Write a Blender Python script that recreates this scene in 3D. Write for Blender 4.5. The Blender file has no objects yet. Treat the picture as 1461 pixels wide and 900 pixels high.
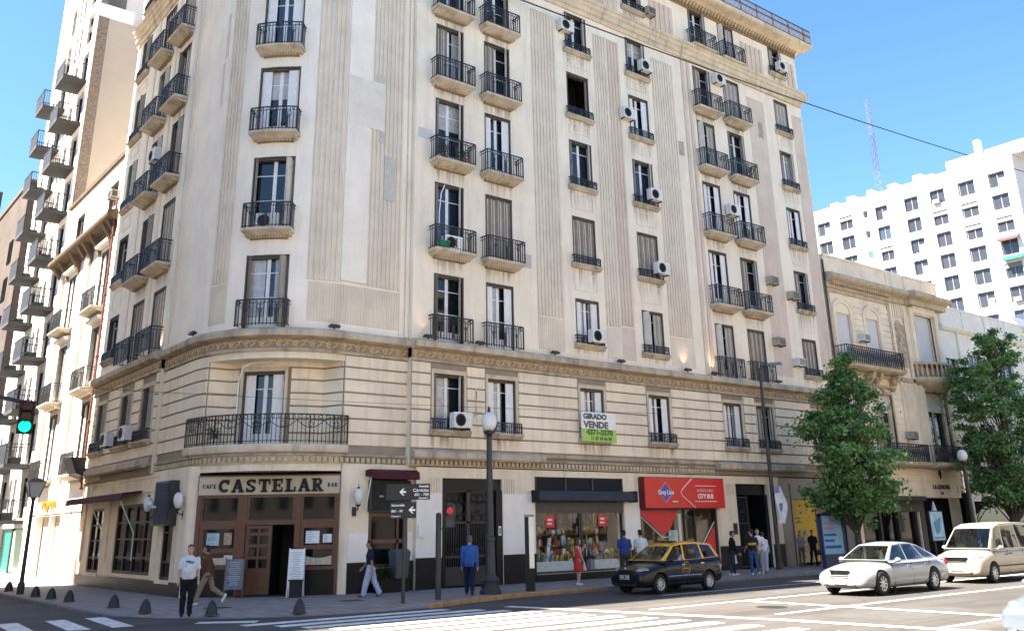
import bpy, bmesh, math, random
import numpy as np
from mathutils import Matrix, Vector
random.seed(7)
R = math.radians
PI = math.pi
sc = bpy.context.scene
COL = sc.collection

# ------------------------------------------------------------------ materials
MATS = {}
def M(name, col, rough=.8, spec=.3, metal=0., var=.12, scale=2., bump=0., bscale=30., stain=0., scol=(.12,.10,.08), emit=0., ecol=None, coat=0., alpha=1., fine=0.):
    if name in MATS: return MATS[name]
    m = bpy.data.materials.new(name); m.use_nodes = True
    nt = m.node_tree; N = nt.nodes; L = nt.links
    p = N['Principled BSDF']
    p.inputs['Roughness'].default_value = rough
    p.inputs['Specular IOR Level'].default_value = spec
    p.inputs['Metallic'].default_value = metal
    p.inputs['Coat Weight'].default_value = coat
    p.inputs['Coat Roughness'].default_value = .05
    c4 = (*col, 1)
    p.inputs['Base Color'].default_value = c4
    geo = None
    if var or stain or bump:
        geo = N.new('ShaderNodeNewGeometry')
    out = None
    if var:
        n = N.new('ShaderNodeTexNoise'); n.inputs['Scale'].default_value = scale; n.inputs['Detail'].default_value = 6; n.inputs['Roughness'].default_value = .65
        L.new(geo.outputs['Position'], n.inputs['Vector'])
        r = N.new('ShaderNodeMapRange'); r.inputs['From Min'].default_value = .3; r.inputs['From Max'].default_value = .7
        L.new(n.outputs['Fac'], r.inputs['Value'])
        mx = N.new('ShaderNodeMix'); mx.data_type = 'RGBA'
        mx.inputs['A'].default_value = (*[c*(1-var) for c in col], 1); mx.inputs['B'].default_value = (*[min(1, c*(1+var)) for c in col], 1)
        L.new(r.outputs['Result'], mx.inputs['Factor']); out = mx.outputs['Result']
    if fine:
        n = N.new('ShaderNodeTexNoise'); n.inputs['Scale'].default_value = 60; n.inputs['Detail'].default_value = 3
        L.new(geo.outputs['Position'], n.inputs['Vector'])
        mx = N.new('ShaderNodeMix'); mx.data_type = 'RGBA'; mx.blend_type = 'MULTIPLY'; mx.inputs['Factor'].default_value = fine
        L.new(out, mx.inputs['A']); L.new(n.outputs['Fac'], mx.inputs['B']); out = mx.outputs['Result']
    if stain:
        vm = N.new('ShaderNodeVectorMath'); vm.operation = 'MULTIPLY'; vm.inputs[1].default_value = (1.6, 1.6, .16)
        L.new(geo.outputs['Position'], vm.inputs[0])
        n = N.new('ShaderNodeTexNoise'); n.inputs['Scale'].default_value = 1.3; n.inputs['Detail'].default_value = 7; n.inputs['Roughness'].default_value = .7
        L.new(vm.outputs['Vector'], n.inputs['Vector'])
        r = N.new('ShaderNodeMapRange'); r.inputs['From Min'].default_value = .5; r.inputs['From Max'].default_value = .8; r.inputs['To Max'].default_value = stain
        L.new(n.outputs['Fac'], r.inputs['Value'])
        mx = N.new('ShaderNodeMix'); mx.data_type = 'RGBA'; mx.inputs['B'].default_value = (*scol, 1)
        if out: L.new(out, mx.inputs['A'])
        else: mx.inputs['A'].default_value = c4
        L.new(r.outputs['Result'], mx.inputs['Factor']); out = mx.outputs['Result']
    if out: L.new(out, p.inputs['Base Color'])
    if bump:
        n = N.new('ShaderNodeTexNoise'); n.inputs['Scale'].default_value = bscale; n.inputs['Detail'].default_value = 4
        L.new(geo.outputs['Position'], n.inputs['Vector'])
        b = N.new('ShaderNodeBump'); b.inputs['Strength'].default_value = bump; b.inputs['Distance'].default_value = .02
        L.new(n.outputs['Fac'], b.inputs['Height']); L.new(b.outputs['Normal'], p.inputs['Normal'])
    if emit:
        p.inputs['Emission Color'].default_value = (*(ecol or col), 1); p.inputs['Emission Strength'].default_value = emit
    MATS[name] = m
    return m

def Mslat(name, col, axis='Z', freq=18., rough=.6, amount=.55, var=.15, bump=.6):
    "painted slats / stripes: wave along one world axis, darker gaps"
    if name in MATS: return MATS[name]
    m = M(name, col, rough=rough, var=var, scale=4.)
    nt = m.node_tree; N = nt.nodes; L = nt.links; p = N['Principled BSDF']
    geo = N.new('ShaderNodeNewGeometry')
    w = N.new('ShaderNodeTexWave'); w.bands_direction = axis; w.wave_profile = 'SAW'; w.inputs['Scale'].default_value = freq/ (2*PI) * 1.0
    L.new(geo.outputs['Position'], w.inputs['Vector'])
    r = N.new('ShaderNodeMapRange'); r.inputs['From Min'].default_value = 0; r.inputs['From Max'].default_value = .35
    r.inputs['To Min'].default_value = 1-amount; r.inputs['To Max'].default_value = 1
    L.new(w.outputs['Fac'], r.inputs['Value'])
    mx = N.new('ShaderNodeMix'); mx.data_type = 'RGBA'; mx.blend_type = 'MULTIPLY'; mx.inputs['Factor'].default_value = 1
    src = p.inputs['Base Color'].links[0].from_socket
    L.new(src, mx.inputs['A']); L.new(r.outputs['Result'], mx.inputs['B']); L.new(mx.outputs['Result'], p.inputs['Base Color'])
    b = N.new('ShaderNodeBump'); b.inputs['Strength'].default_value = bump; b.inputs['Distance'].default_value = .03
    L.new(w.outputs['Fac'], b.inputs['Height']); L.new(b.outputs['Normal'], p.inputs['Normal'])
    return m

def Mglass(name, tint=(.9,.95,.95), rough=.02, refl=.035):
    "thin clear pane: clear see-through mixed with a mirror by Fresnel"
    if name in MATS: return MATS[name]
    m = bpy.data.materials.new(name); m.use_nodes = True
    nt = m.node_tree; N = nt.nodes; L = nt.links
    N.remove(N['Principled BSDF']); o = N['Material Output']
    t = N.new('ShaderNodeBsdfTransparent'); t.inputs['Color'].default_value = (*tint, 1)
    g = N.new('ShaderNodeBsdfGlossy'); g.inputs['Roughness'].default_value = rough; g.inputs['Color'].default_value = (1,1,1,1)
    f = N.new('ShaderNodeLayerWeight'); f.inputs['Blend'].default_value = .5
    pw = N.new('ShaderNodeMath'); pw.operation = 'POWER'; pw.inputs[1].default_value = 4.; L.new(f.outputs['Facing'], pw.inputs[0])
    ml = N.new('ShaderNodeMath'); ml.operation = 'MULTIPLY_ADD'; ml.inputs[1].default_value = .8; ml.inputs[2].default_value = refl; ml.use_clamp = True
    x = N.new('ShaderNodeMixShader')
    L.new(pw.outputs['Value'], ml.inputs[0]); L.new(ml.outputs['Value'], x.inputs['Fac']); L.new(t.outputs[0], x.inputs[1]); L.new(g.outputs[0], x.inputs[2]); L.new(x.outputs[0], o.inputs['Surface'])
    MATS[name] = m
    return m

# main building stone
STONE = M('cream_stone', (.81,.72,.575), rough=.9, spec=.2, var=.09, scale=.55, stain=.32, scol=(.26,.22,.18), bump=.12, bscale=14)
STONE2 = M('pale_render', (.83,.765,.655), rough=.9, spec=.2, var=.08, scale=.7, stain=.22, scol=(.33,.29,.25), bump=.08, bscale=14)
PINK = M('pinkish_render', (.64,.53,.425), rough=.9, spec=.2, var=.1, scale=.8, stain=.35, scol=(.28,.23,.2), bump=.12, bscale=14)
FLUTE = M('grey_fluting', (.70,.615,.49), rough=.92, spec=.15, var=.1, scale=1., stain=.25, scol=(.3,.27,.23))
TRIM = M('weathered_trim', (.62,.52,.385), rough=.9, spec=.2, var=.16, scale=1.4, stain=.8, scol=(.14,.115,.09), bump=.15, bscale=12)
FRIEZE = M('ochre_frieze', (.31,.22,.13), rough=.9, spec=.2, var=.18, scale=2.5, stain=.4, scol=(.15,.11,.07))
ORN = M('frieze_relief', (.52,.42,.285), rough=.9, spec=.2, var=.2, scale=3)
RUST = M('warm_rusticated_stone', (.78,.665,.50), rough=.9, spec=.2, var=.12, scale=.7, stain=.42, scol=(.24,.19,.14), bump=.14, bscale=14)
SOOT = M('sooty_ledge', (.46,.385,.29), rough=.92, spec=.15, var=.3, scale=1.3, stain=.9, scol=(.07,.058,.048), bump=.15, bscale=12)
GROOVE = M('joint_shadow_stone', (.29,.245,.19), rough=.95, spec=.1, var=.15, scale=3)
PLINTH = M('black_granite', (.008,.008,.010), rough=.4, spec=.22, var=.3, scale=8)
WPANEL = M('white_marble_panel', (.80,.75,.68), rough=.55, spec=.35, var=.06, scale=2)
IRON = M('wrought_iron', (.022,.022,.026), rough=.55, spec=.4, var=.2, scale=9)
WFRAME = M('white_window_paint', (.74,.73,.70), rough=.5, spec=.35, var=.08, scale=5)
SHUT = Mslat('grey_shutter', (.36,.345,.31), 'Z', 34., amount=.45)
SHUTL = Mslat('pale_shutter', (.62,.60,.56), 'Z', 34., amount=.3)
SHUTD = Mslat('brown_shutter', (.24,.21,.18), 'Z', 34., amount=.5)
GDARK = M('dark_pane', (.008,.010,.013), rough=.03, spec=.6, var=0)
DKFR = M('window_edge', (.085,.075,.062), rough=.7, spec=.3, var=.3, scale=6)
GCAFE = M('cafe_pane', (.006,.007,.008), rough=.04, spec=.16, var=0)
GBLUE = M('sky_pane', (.010,.016,.032), rough=.02, spec=.85, var=0)
GCURT = M('curtained_pane', (.42,.41,.39), rough=.12, spec=.6, var=.25, scale=5)
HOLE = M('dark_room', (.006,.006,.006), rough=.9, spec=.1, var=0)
ACW = M('ac_white', (.68,.67,.63), rough=.5, spec=.35, var=.1, scale=7, stain=.3)
ACG = M('ac_grille', (.06,.06,.065), rough=.6, var=.2, scale=20)
DMETAL = M('dark_metal', (.028,.027,.028), rough=.5, spec=.45, var=.25, scale=6)
GMETAL = M('grey_metal', (.20,.20,.205), rough=.45, spec=.5, metal=.4, var=.15, scale=6)
GRIME = M('grimy_balcony_stone', (.54,.465,.365), rough=.92, spec=.15, var=.22, scale=1.6, stain=.85, scol=(.11,.09,.07), bump=.15, bscale=12)
WOOD = M('brown_wood', (.105,.042,.022), rough=.42, spec=.4, var=.3, scale=9)
BLACK = M('matt_black', (.012,.012,.013), rough=.6, var=.2, scale=5)
WHITE = M('white_paint', (.78,.77,.74), rough=.6, var=.06, scale=4)
CLEAR = Mglass('clear_glass')

def Mstreak(name,col,dens=.75):
    "soot that has run down from a ledge: see-through film, uneven vertical streaks, thinning to nothing"
    m=bpy.data.materials.new(name); m.use_nodes=True; nt=m.node_tree; N=nt.nodes; L=nt.links; p=N['Principled BSDF']; p.inputs['Base Color'].default_value=(*col,1); p.inputs['Roughness'].default_value=.95; p.inputs['Specular IOR Level'].default_value=.1
    tc=N.new('ShaderNodeTexCoord'); sep=N.new('ShaderNodeSeparateXYZ'); L.new(tc.outputs['Generated'],sep.inputs[0]); geo=N.new('ShaderNodeNewGeometry')
    vm=N.new('ShaderNodeVectorMath'); vm.operation='MULTIPLY'; vm.inputs[1].default_value=(7,7,.5); L.new(geo.outputs['Position'],vm.inputs[0]); n=N.new('ShaderNodeTexNoise'); n.inputs['Scale'].default_value=1; n.inputs['Detail'].default_value=5; n.inputs['Roughness'].default_value=.6; L.new(vm.outputs[0],n.inputs['Vector'])
    r=N.new('ShaderNodeMapRange'); r.inputs['From Min'].default_value=.42; r.inputs['From Max'].default_value=.72; L.new(n.outputs['Fac'],r.inputs['Value'])
    pw=N.new('ShaderNodeMath'); pw.operation='POWER'; pw.inputs[1].default_value=1.6; L.new(sep.outputs['Z'],pw.inputs[0])
    sx=N.new('ShaderNodeMath'); sx.operation='PINGPONG'; sx.inputs[1].default_value=.5; L.new(sep.outputs['X'],sx.inputs[0]); s2=N.new('ShaderNodeMath'); s2.operation='MULTIPLY'; s2.inputs[1].default_value=8; s2.use_clamp=True; L.new(sx.outputs[0],s2.inputs[0])
    a=N.new('ShaderNodeMath'); a.operation='MULTIPLY'; L.new(r.outputs[0],a.inputs[0]); L.new(pw.outputs[0],a.inputs[1]); b_=N.new('ShaderNodeMath'); b_.operation='MULTIPLY'; L.new(a.outputs[0],b_.inputs[0]); L.new(s2.outputs[0],b_.inputs[1]); c=N.new('ShaderNodeMath'); c.operation='MULTIPLY'; c.inputs[1].default_value=dens; L.new(b_.outputs[0],c.inputs[0]); L.new(c.outputs[0],p.inputs['Alpha'])
    return m
SOOTF=Mstreak('soot_film',(.10,.08,.062)); SOOTL=Mstreak('ledge_soot_film',(.055,.047,.04),.95)
# ------------------------------------------------------------------ mesh builder
class B:
    def __init__(s): s.v=[]; s.f=[]; s.m=[]; s.T=None; s.map=None
    def pt(s,p):
        p = Vector(p)
        if s.T is not None: p = s.T @ p
        if s.map: p = Vector(s.map(*p))
        s.v.append(tuple(p)); return len(s.v)-1
    def face(s,ids,mi=0): s.f.append(tuple(ids)); s.m.append(mi)
    def quad(s,a,b,c,d,mi=0): s.face([s.pt(a),s.pt(b),s.pt(c),s.pt(d)],mi)
    def poly(s,pts,mi=0): s.face([s.pt(p) for p in pts],mi)
    def box(s,x0,x1,y0,y1,z0,z1,mi=0,nu=1):
        rows=[]
        for i in range(nu+1):
            x=x0+(x1-x0)*i/nu
            rows.append([s.pt((x,y0,z0)),s.pt((x,y1,z0)),s.pt((x,y1,z1)),s.pt((x,y0,z1))])
        for a,b in zip(rows,rows[1:]):
            for k in range(4):
                l=(k+1)%4
                s.face([a[k],b[k],b[l],a[l]],mi)
        s.face([rows[0][0],rows[0][3],rows[0][2],rows[0][1]][::-1] if False else [rows[0][0],rows[0][1],rows[0][2],rows[0][3]],mi)
        s.face([rows[-1][3],rows[-1][2],rows[-1][1],rows[-1][0]],mi)
    def fr(s,xa0,xa1,ya0,ya1,za,xb0,xb1,yb0,yb1,zb,mi=0):
        "frustum between two horizontal rectangles"
        a=[s.pt(p) for p in ((xa0,ya0,za),(xa1,ya0,za),(xa1,ya1,za),(xa0,ya1,za))]
        b=[s.pt(p) for p in ((xb0,yb0,zb),(xb1,yb0,zb),(xb1,yb1,zb),(xb0,yb1,zb))]
        s.face(a[::-1],mi); s.face(b,mi)
        for k in range(4): l=(k+1)%4; s.face([a[k],a[l],b[l],b[k]],mi)
    def profile(s,prof,x0,x1,nu=1,mi=0):
        "closed (y,z) profile swept along x"
        rows=[]
        for i in range(nu+1):
            x=x0+(x1-x0)*i/nu; rows.append([s.pt((x,y,z)) for y,z in prof])
        n=len(prof)
        for a,b in zip(rows,rows[1:]):
            for k in range(n): l=(k+1)%n; s.face([a[k],b[k],b[l],a[l]],mi)
        s.face(rows[0],mi); s.face(rows[-1][::-1],mi)
    def prism(s,pts,n,mi=0,mj=None):
        "polygon (3d points) extruded by vector n"
        a=[s.pt(p) for p in pts]; b=[s.pt(Vector(p)+Vector(n)) for p in pts]
        s.face(a,mi); s.face(b[::-1],mi if mj is None else mj)
        k=len(a)
        for i in range(k): j=(i+1)%k; s.face([a[j],a[i],b[i],b[j]],mi)
    def tube(s,path,r,n=8,mi=0,caps=True):
        path=[Vector(p) for p in path]; rr=r if isinstance(r,(list,tuple)) else [r]*len(path)
        rings=[]; up=None
        for i,p in enumerate(path):
            d=(path[min(i+1,len(path)-1)]-path[max(i-1,0)]).normalized()
            if up is None or abs(up.dot(d))>.98: up=Vector((0,0,1)) if abs(d.z)<.9 else Vector((1,0,0))
            a=d.cross(up).normalized(); b=a.cross(d).normalized()
            rings.append([s.pt(p+(a*math.cos(2*PI*k/n)+b*math.sin(2*PI*k/n))*rr[i]) for k in range(n)])
        for u,w in zip(rings,rings[1:]):
            for k in range(n): l=(k+1)%n; s.face([u[k],u[l],w[l],w[k]],mi)
        if caps: s.face(rings[0][::-1],mi); s.face(rings[-1],mi)
    def lathe(s,prof,c=(0,0,0),n=16,mi=0,axis='z',caps=True):
        rings=[]
        for r,z in prof:
            ring=[]
            for k in range(n):
                a=2*PI*k/n; x,y=r*math.cos(a),r*math.sin(a)
                p=(x,y,z) if axis=='z' else ((x,z,y) if axis=='y' else (z,x,y))
                ring.append(s.pt((c[0]+p[0],c[1]+p[1],c[2]+p[2])))
            rings.append(ring)
        for u,w in zip(rings,rings[1:]):
            for k in range(n): l=(k+1)%n; s.face([u[k],u[l],w[l],w[k]],mi)
        if caps: s.face(rings[0][::-1],mi); s.face(rings[-1],mi)
    def ball(s,c,r,n=12,m=8,mi=0):
        rx,ry,rz=r if isinstance(r,(tuple,list)) else (r,r,r)
        prev=None; top=s.pt((c[0],c[1],c[2]+rz)); bot=s.pt((c[0],c[1],c[2]-rz)); rings=[]
        for i in range(1,m):
            t=PI*i/m
            rings.append([s.pt((c[0]+rx*math.sin(t)*math.cos(2*PI*k/n),c[1]+ry*math.sin(t)*math.sin(2*PI*k/n),c[2]+rz*math.cos(t))) for k in range(n)])
        for k in range(n): s.face([top,rings[0][k],rings[0][(k+1)%n]],mi); s.face([bot,rings[-1][(k+1)%n],rings[-1][k]],mi)
        for u,w in zip(rings,rings[1:]):
            for k in range(n): l=(k+1)%n; s.face([u[k],w[k],w[l],u[l]],mi)
    def torus(s,c,R_,r,n=12,m=5,mi=0,flat=1.,a0=0,a1=2*PI):
        "ring standing in the x-z plane"
        full=abs(a1-a0-2*PI)<1e-6; cnt=n if full else n+1; rings=[]
        for i in range(cnt):
            a=a0+(a1-a0)*i/n
            rings.append([s.pt((c[0]+(R_+r*math.cos(2*PI*k/m))*math.cos(a),c[1]+r*flat*math.sin(2*PI*k/m),c[2]+(R_+r*math.cos(2*PI*k/m))*math.sin(a))) for k in range(m)])
        for i in range(n):
            u=rings[i]; w=rings[(i+1)%cnt]
            for k in range(m): l=(k+1)%m; s.face([u[k],u[l],w[l],w[k]],mi)
    def mesh(s,name,mats,smooth=None):
        me=bpy.data.meshes.new(name)
        me.from_pydata(s.v,[],s.f)
        for m in (mats if isinstance(mats,(list,tuple)) else [mats]): me.materials.append(m)
        me.polygons.foreach_set('material_index',s.m)
        bm=bmesh.new(); bm.from_mesh(me); bmesh.ops.recalc_face_normals(bm,faces=bm.faces); bm.to_mesh(me); bm.free()
        if smooth is not None:
            me.polygons.foreach_set('use_smooth',[True]*len(me.polygons))
            me.set_sharp_from_angle(angle=R(smooth))
        me.update()
        return me

WINV={}
def place(o,parent):
    COL.objects.link(o)
    if parent is not None:
        o.parent=parent
        if parent.name in WINV: o.matrix_parent_inverse=WINV[parent.name]
    return o
def obj(name,b,mats,parent=None,smooth=None,loc=None,rz=0,label=None):
    me=b.mesh(name,mats,smooth) if isinstance(b,B) else b
    o=bpy.data.objects.new(name,me)
    if loc: o.location=loc
    if rz: o.rotation_euler=(0,0,rz)
    if label: o['label']=label
    return place(o,parent)
def tag(o,label,cat,group=None):
    o['label']=label; o['category']=cat
    if group: o['group']=group
    return o
def struct(o,kind='structure'):
    o['kind']=kind; return o
def thing(name,label,cat,loc=(0,0,0),rz=0,group=None,world=False):
    o=bpy.data.objects.new(name,None); COL.objects.link(o)
    o.empty_display_size=.3
    o.location=loc; o.rotation_euler=(0,0,rz); tag(o,label,cat,group)
    if world:   # parts are written in world coordinates
        WINV[o.name]=Matrix.Translation(Vector(loc)).inverted()
    return o
def copy_tree(o,parent=None,loc=None,rz=None):
    c=o.copy(); COL.objects.link(c)
    if parent is not None: c.parent=parent
    if loc is not None: c.location=loc
    if rz is not None: c.rotation_euler=(0,0,rz)
    for ch in list(o.children): copy_tree(ch,c)
    return c
def text_mesh(s,size,extrude=.01,align='CENTER',offset=0.,sx=1.,shear=0.,mat=None,space=1.):
    cu=bpy.data.curves.new('lettering','FONT'); cu.body=s; cu.size=size; cu.extrude=extrude; cu.align_x=align; cu.align_y='CENTER'; cu.offset=offset; cu.shear=shear; cu.space_character=space; cu.resolution_u=3
    o=bpy.data.objects.new('tmp',cu); COL.objects.link(o)
    dg=bpy.context.evaluated_depsgraph_get(); dg.update()
    me=bpy.data.meshes.new_from_object(o.evaluated_get(dg)); bpy.data.objects.remove(o)
    # stand upright: text x -> x, y -> z, facing -y
    me.transform(Matrix.Rotation(R(90),4,'X')@Matrix.Diagonal((sx,1,1,1)))
    me.materials.clear()
    if mat: me.materials.append(mat)
    return me
def join_meshes(name,items,mats):
    "items: (mesh, matrix, material index) -> one mesh"
    bm=bmesh.new()
    for me,mx,mi in items:
        n0=len(bm.faces); tmp=me.copy(); tmp.transform(mx); bm.from_mesh(tmp); bm.faces.ensure_lookup_table()
        for f in bm.faces[n0:]: f.material_index=mi
        bpy.data.meshes.remove(tmp)
    out=bpy.data.meshes.new(name); bm.to_mesh(out); bm.free()
    for m in mats: out.materials.append(m)
    return out
TR=Matrix.Translation
def RZ(a): return Matrix.Rotation(a,4,'Z')

# ------------------------------------------------------------------ camera, world, sun
cam=bpy.data.cameras.new('camera'); co=bpy.data.objects.new('camera',cam); COL.objects.link(co); sc.camera=co
T_,RO_,YW_=R(18.6),R(-1.05),R(51.45)
fw=Vector((math.cos(YW_)*math.cos(T_),math.sin(YW_)*math.cos(T_),math.sin(T_)))
r0=Vector((math.sin(YW_),-math.cos(YW_),0)); u0=r0.cross(fw)
rr=math.cos(RO_)*r0+math.sin(RO_)*u0; uu=-math.sin(RO_)*r0+math.cos(RO_)*u0
co.matrix_world=Matrix(((rr.x,uu.x,-fw.x,0),(rr.y,uu.y,-fw.y,0),(rr.z,uu.z,-fw.z,2.0),(0,0,0,1)))
cam.sensor_width=36; cam.lens=36*1317/1461; cam.shift_y=-140/1461; cam.clip_start=.1; cam.clip_end=3000
SUN=Vector((-.66,.243,1)).normalized()
w=bpy.data.worlds.new('World'); sc.world=w; w.use_nodes=True
nt=w.node_tree; bg=nt.nodes['Background']; sky=nt.nodes.new('ShaderNodeTexSky'); sky.sky_type='NISHITA'; sky.sun_disc=False
sky.sun_elevation=math.asin(SUN.z); sky.sun_rotation=math.atan2(SUN.x,SUN.y); sky.air_density=1.; sky.dust_density=.4; sky.ozone_density=4.0; sky.altitude=50
hs=nt.nodes.new('ShaderNodeHueSaturation'); hs.inputs['Saturation'].default_value=1.14; nt.links.new(sky.outputs[0],hs.inputs['Color']); nt.links.new(hs.outputs[0],bg.inputs[0]); bg.inputs[1].default_value=.05
sl=bpy.data.lights.new('sun','SUN'); sl.energy=5.0; sl.angle=R(.5); sl.color=(1,.91,.78)
so=bpy.data.objects.new('sun',sl); COL.objects.link(so); so.rotation_euler=SUN.to_track_quat('Z','Y').to_euler(); so.location=(0,0,60)
sc.view_settings.view_transform='Standard'; sc.view_settings.look='None'; sc.view_settings.exposure=2.82; sc.view_settings.gamma=1; sc.view_settings.use_curve_mapping=False
sc.cycles.max_bounces=6; sc.cycles.diffuse_bounces=4; sc.cycles.glossy_bounces=3; sc.cycles.transparent_max_bounces=8
sc.cycles.caustics_reflective=False; sc.cycles.caustics_refractive=False; sc.cycles.use_denoising=True; sc.cycles.sample_clamp_indirect=6
# ------------------------------------------------------------------ MAIN CORNER BUILDING
YR=29.6; XL=11.7; CX,CY,CR=15.8,33.8,3.9
def ang2u(a): return R(a+180)*CR
UC1=R(90)*CR                         # end of the arc
def cmap(u,y,z):
    if u<0: return (CX-CR+y,CY-u,z)
    if u>UC1: return (CX+u-UC1,CY-CR+y,z)
    a=-PI+u/CR; r=CR-y
    return (CX+r*math.cos(a),CY+r*math.sin(a),z)
TRIGHT=TR((0,YR,0)); TLEFT=TR((XL,0,0))@RZ(-PI/2)
U0,U1=-3.2,UC1+2.8                   # corner block from Y=37.0 to X=18.6
def polymap(pts):
    P=[Vector((p[0],p[1],0)) for p in pts]; us=[0]
    for a,b in zip(P,P[1:]): us.append(us[-1]+(b-a).length)
    ns=[]
    for i in range(len(P)):
        d=Vector((0,0,0))
        if i>0: d+=(P[i]-P[i-1]).normalized()
        if i<len(P)-1: d+=(P[i+1]-P[i]).normalized()
        d.normalize(); ns.append(Vector((-d.y,d.x,0)))   # inward
    def f(u,y,z):
        i=0
        while i<len(us)-2 and u>us[i+1]: i+=1
        t=(u-us[i])/(us[i+1]-us[i]); p=P[i].lerp(P[i+1],t); n=ns[i].lerp(ns[i+1],min(1,max(0,t)))
        return (p.x+n.x*y,p.y+n.y*y,z)
    return f,us
def wall(b,u0,u1,z0,z1,ops,y=0,rev=.26,du=None,mi=0,mr=0):
    us={u0,u1}; zs={z0,z1}
    for a,c,e,g in ops: us|={a,c}; zs|={e,g}
    if du:
        k=u0
        while k<u1: us.add(k); k+=du
    us=sorted(us); zs=sorted(zs)
    for i in range(len(us)-1):
        for j in range(len(zs)-1):
            if us[i+1]-us[i]<1e-5 or zs[j+1]-zs[j]<1e-5: continue
            uc=(us[i]+us[i+1])/2; zc=(zs[j]+zs[j+1])/2
            if any(a<uc<c and e<zc<g for a,c,e,g in ops): continue
            b.quad((us[i],y,zs[j]),(us[i+1],y,zs[j]),(us[i+1],y,zs[j+1]),(us[i],y,zs[j+1]),mi)
    for a,c,e,g in ops:
        b.quad((a,y,e),(a,y+rev,e),(a,y+rev,g),(a,y,g),mr); b.quad((c,y,e),(c,y,g),(c,y+rev,g),(c,y+rev,e),mr)
        b.quad((a,y,g),(a,y+rev,g),(c,y+rev,g),(c,y,g),mr); b.quad((a,y,e),(c,y,e),(c,y+rev,e),(a,y+rev,e),mr)

BLD=thing('apartment_building','tall cream corner apartment building with rounded corner and iron balconies','building',(18,33,0),world=True)

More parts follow.
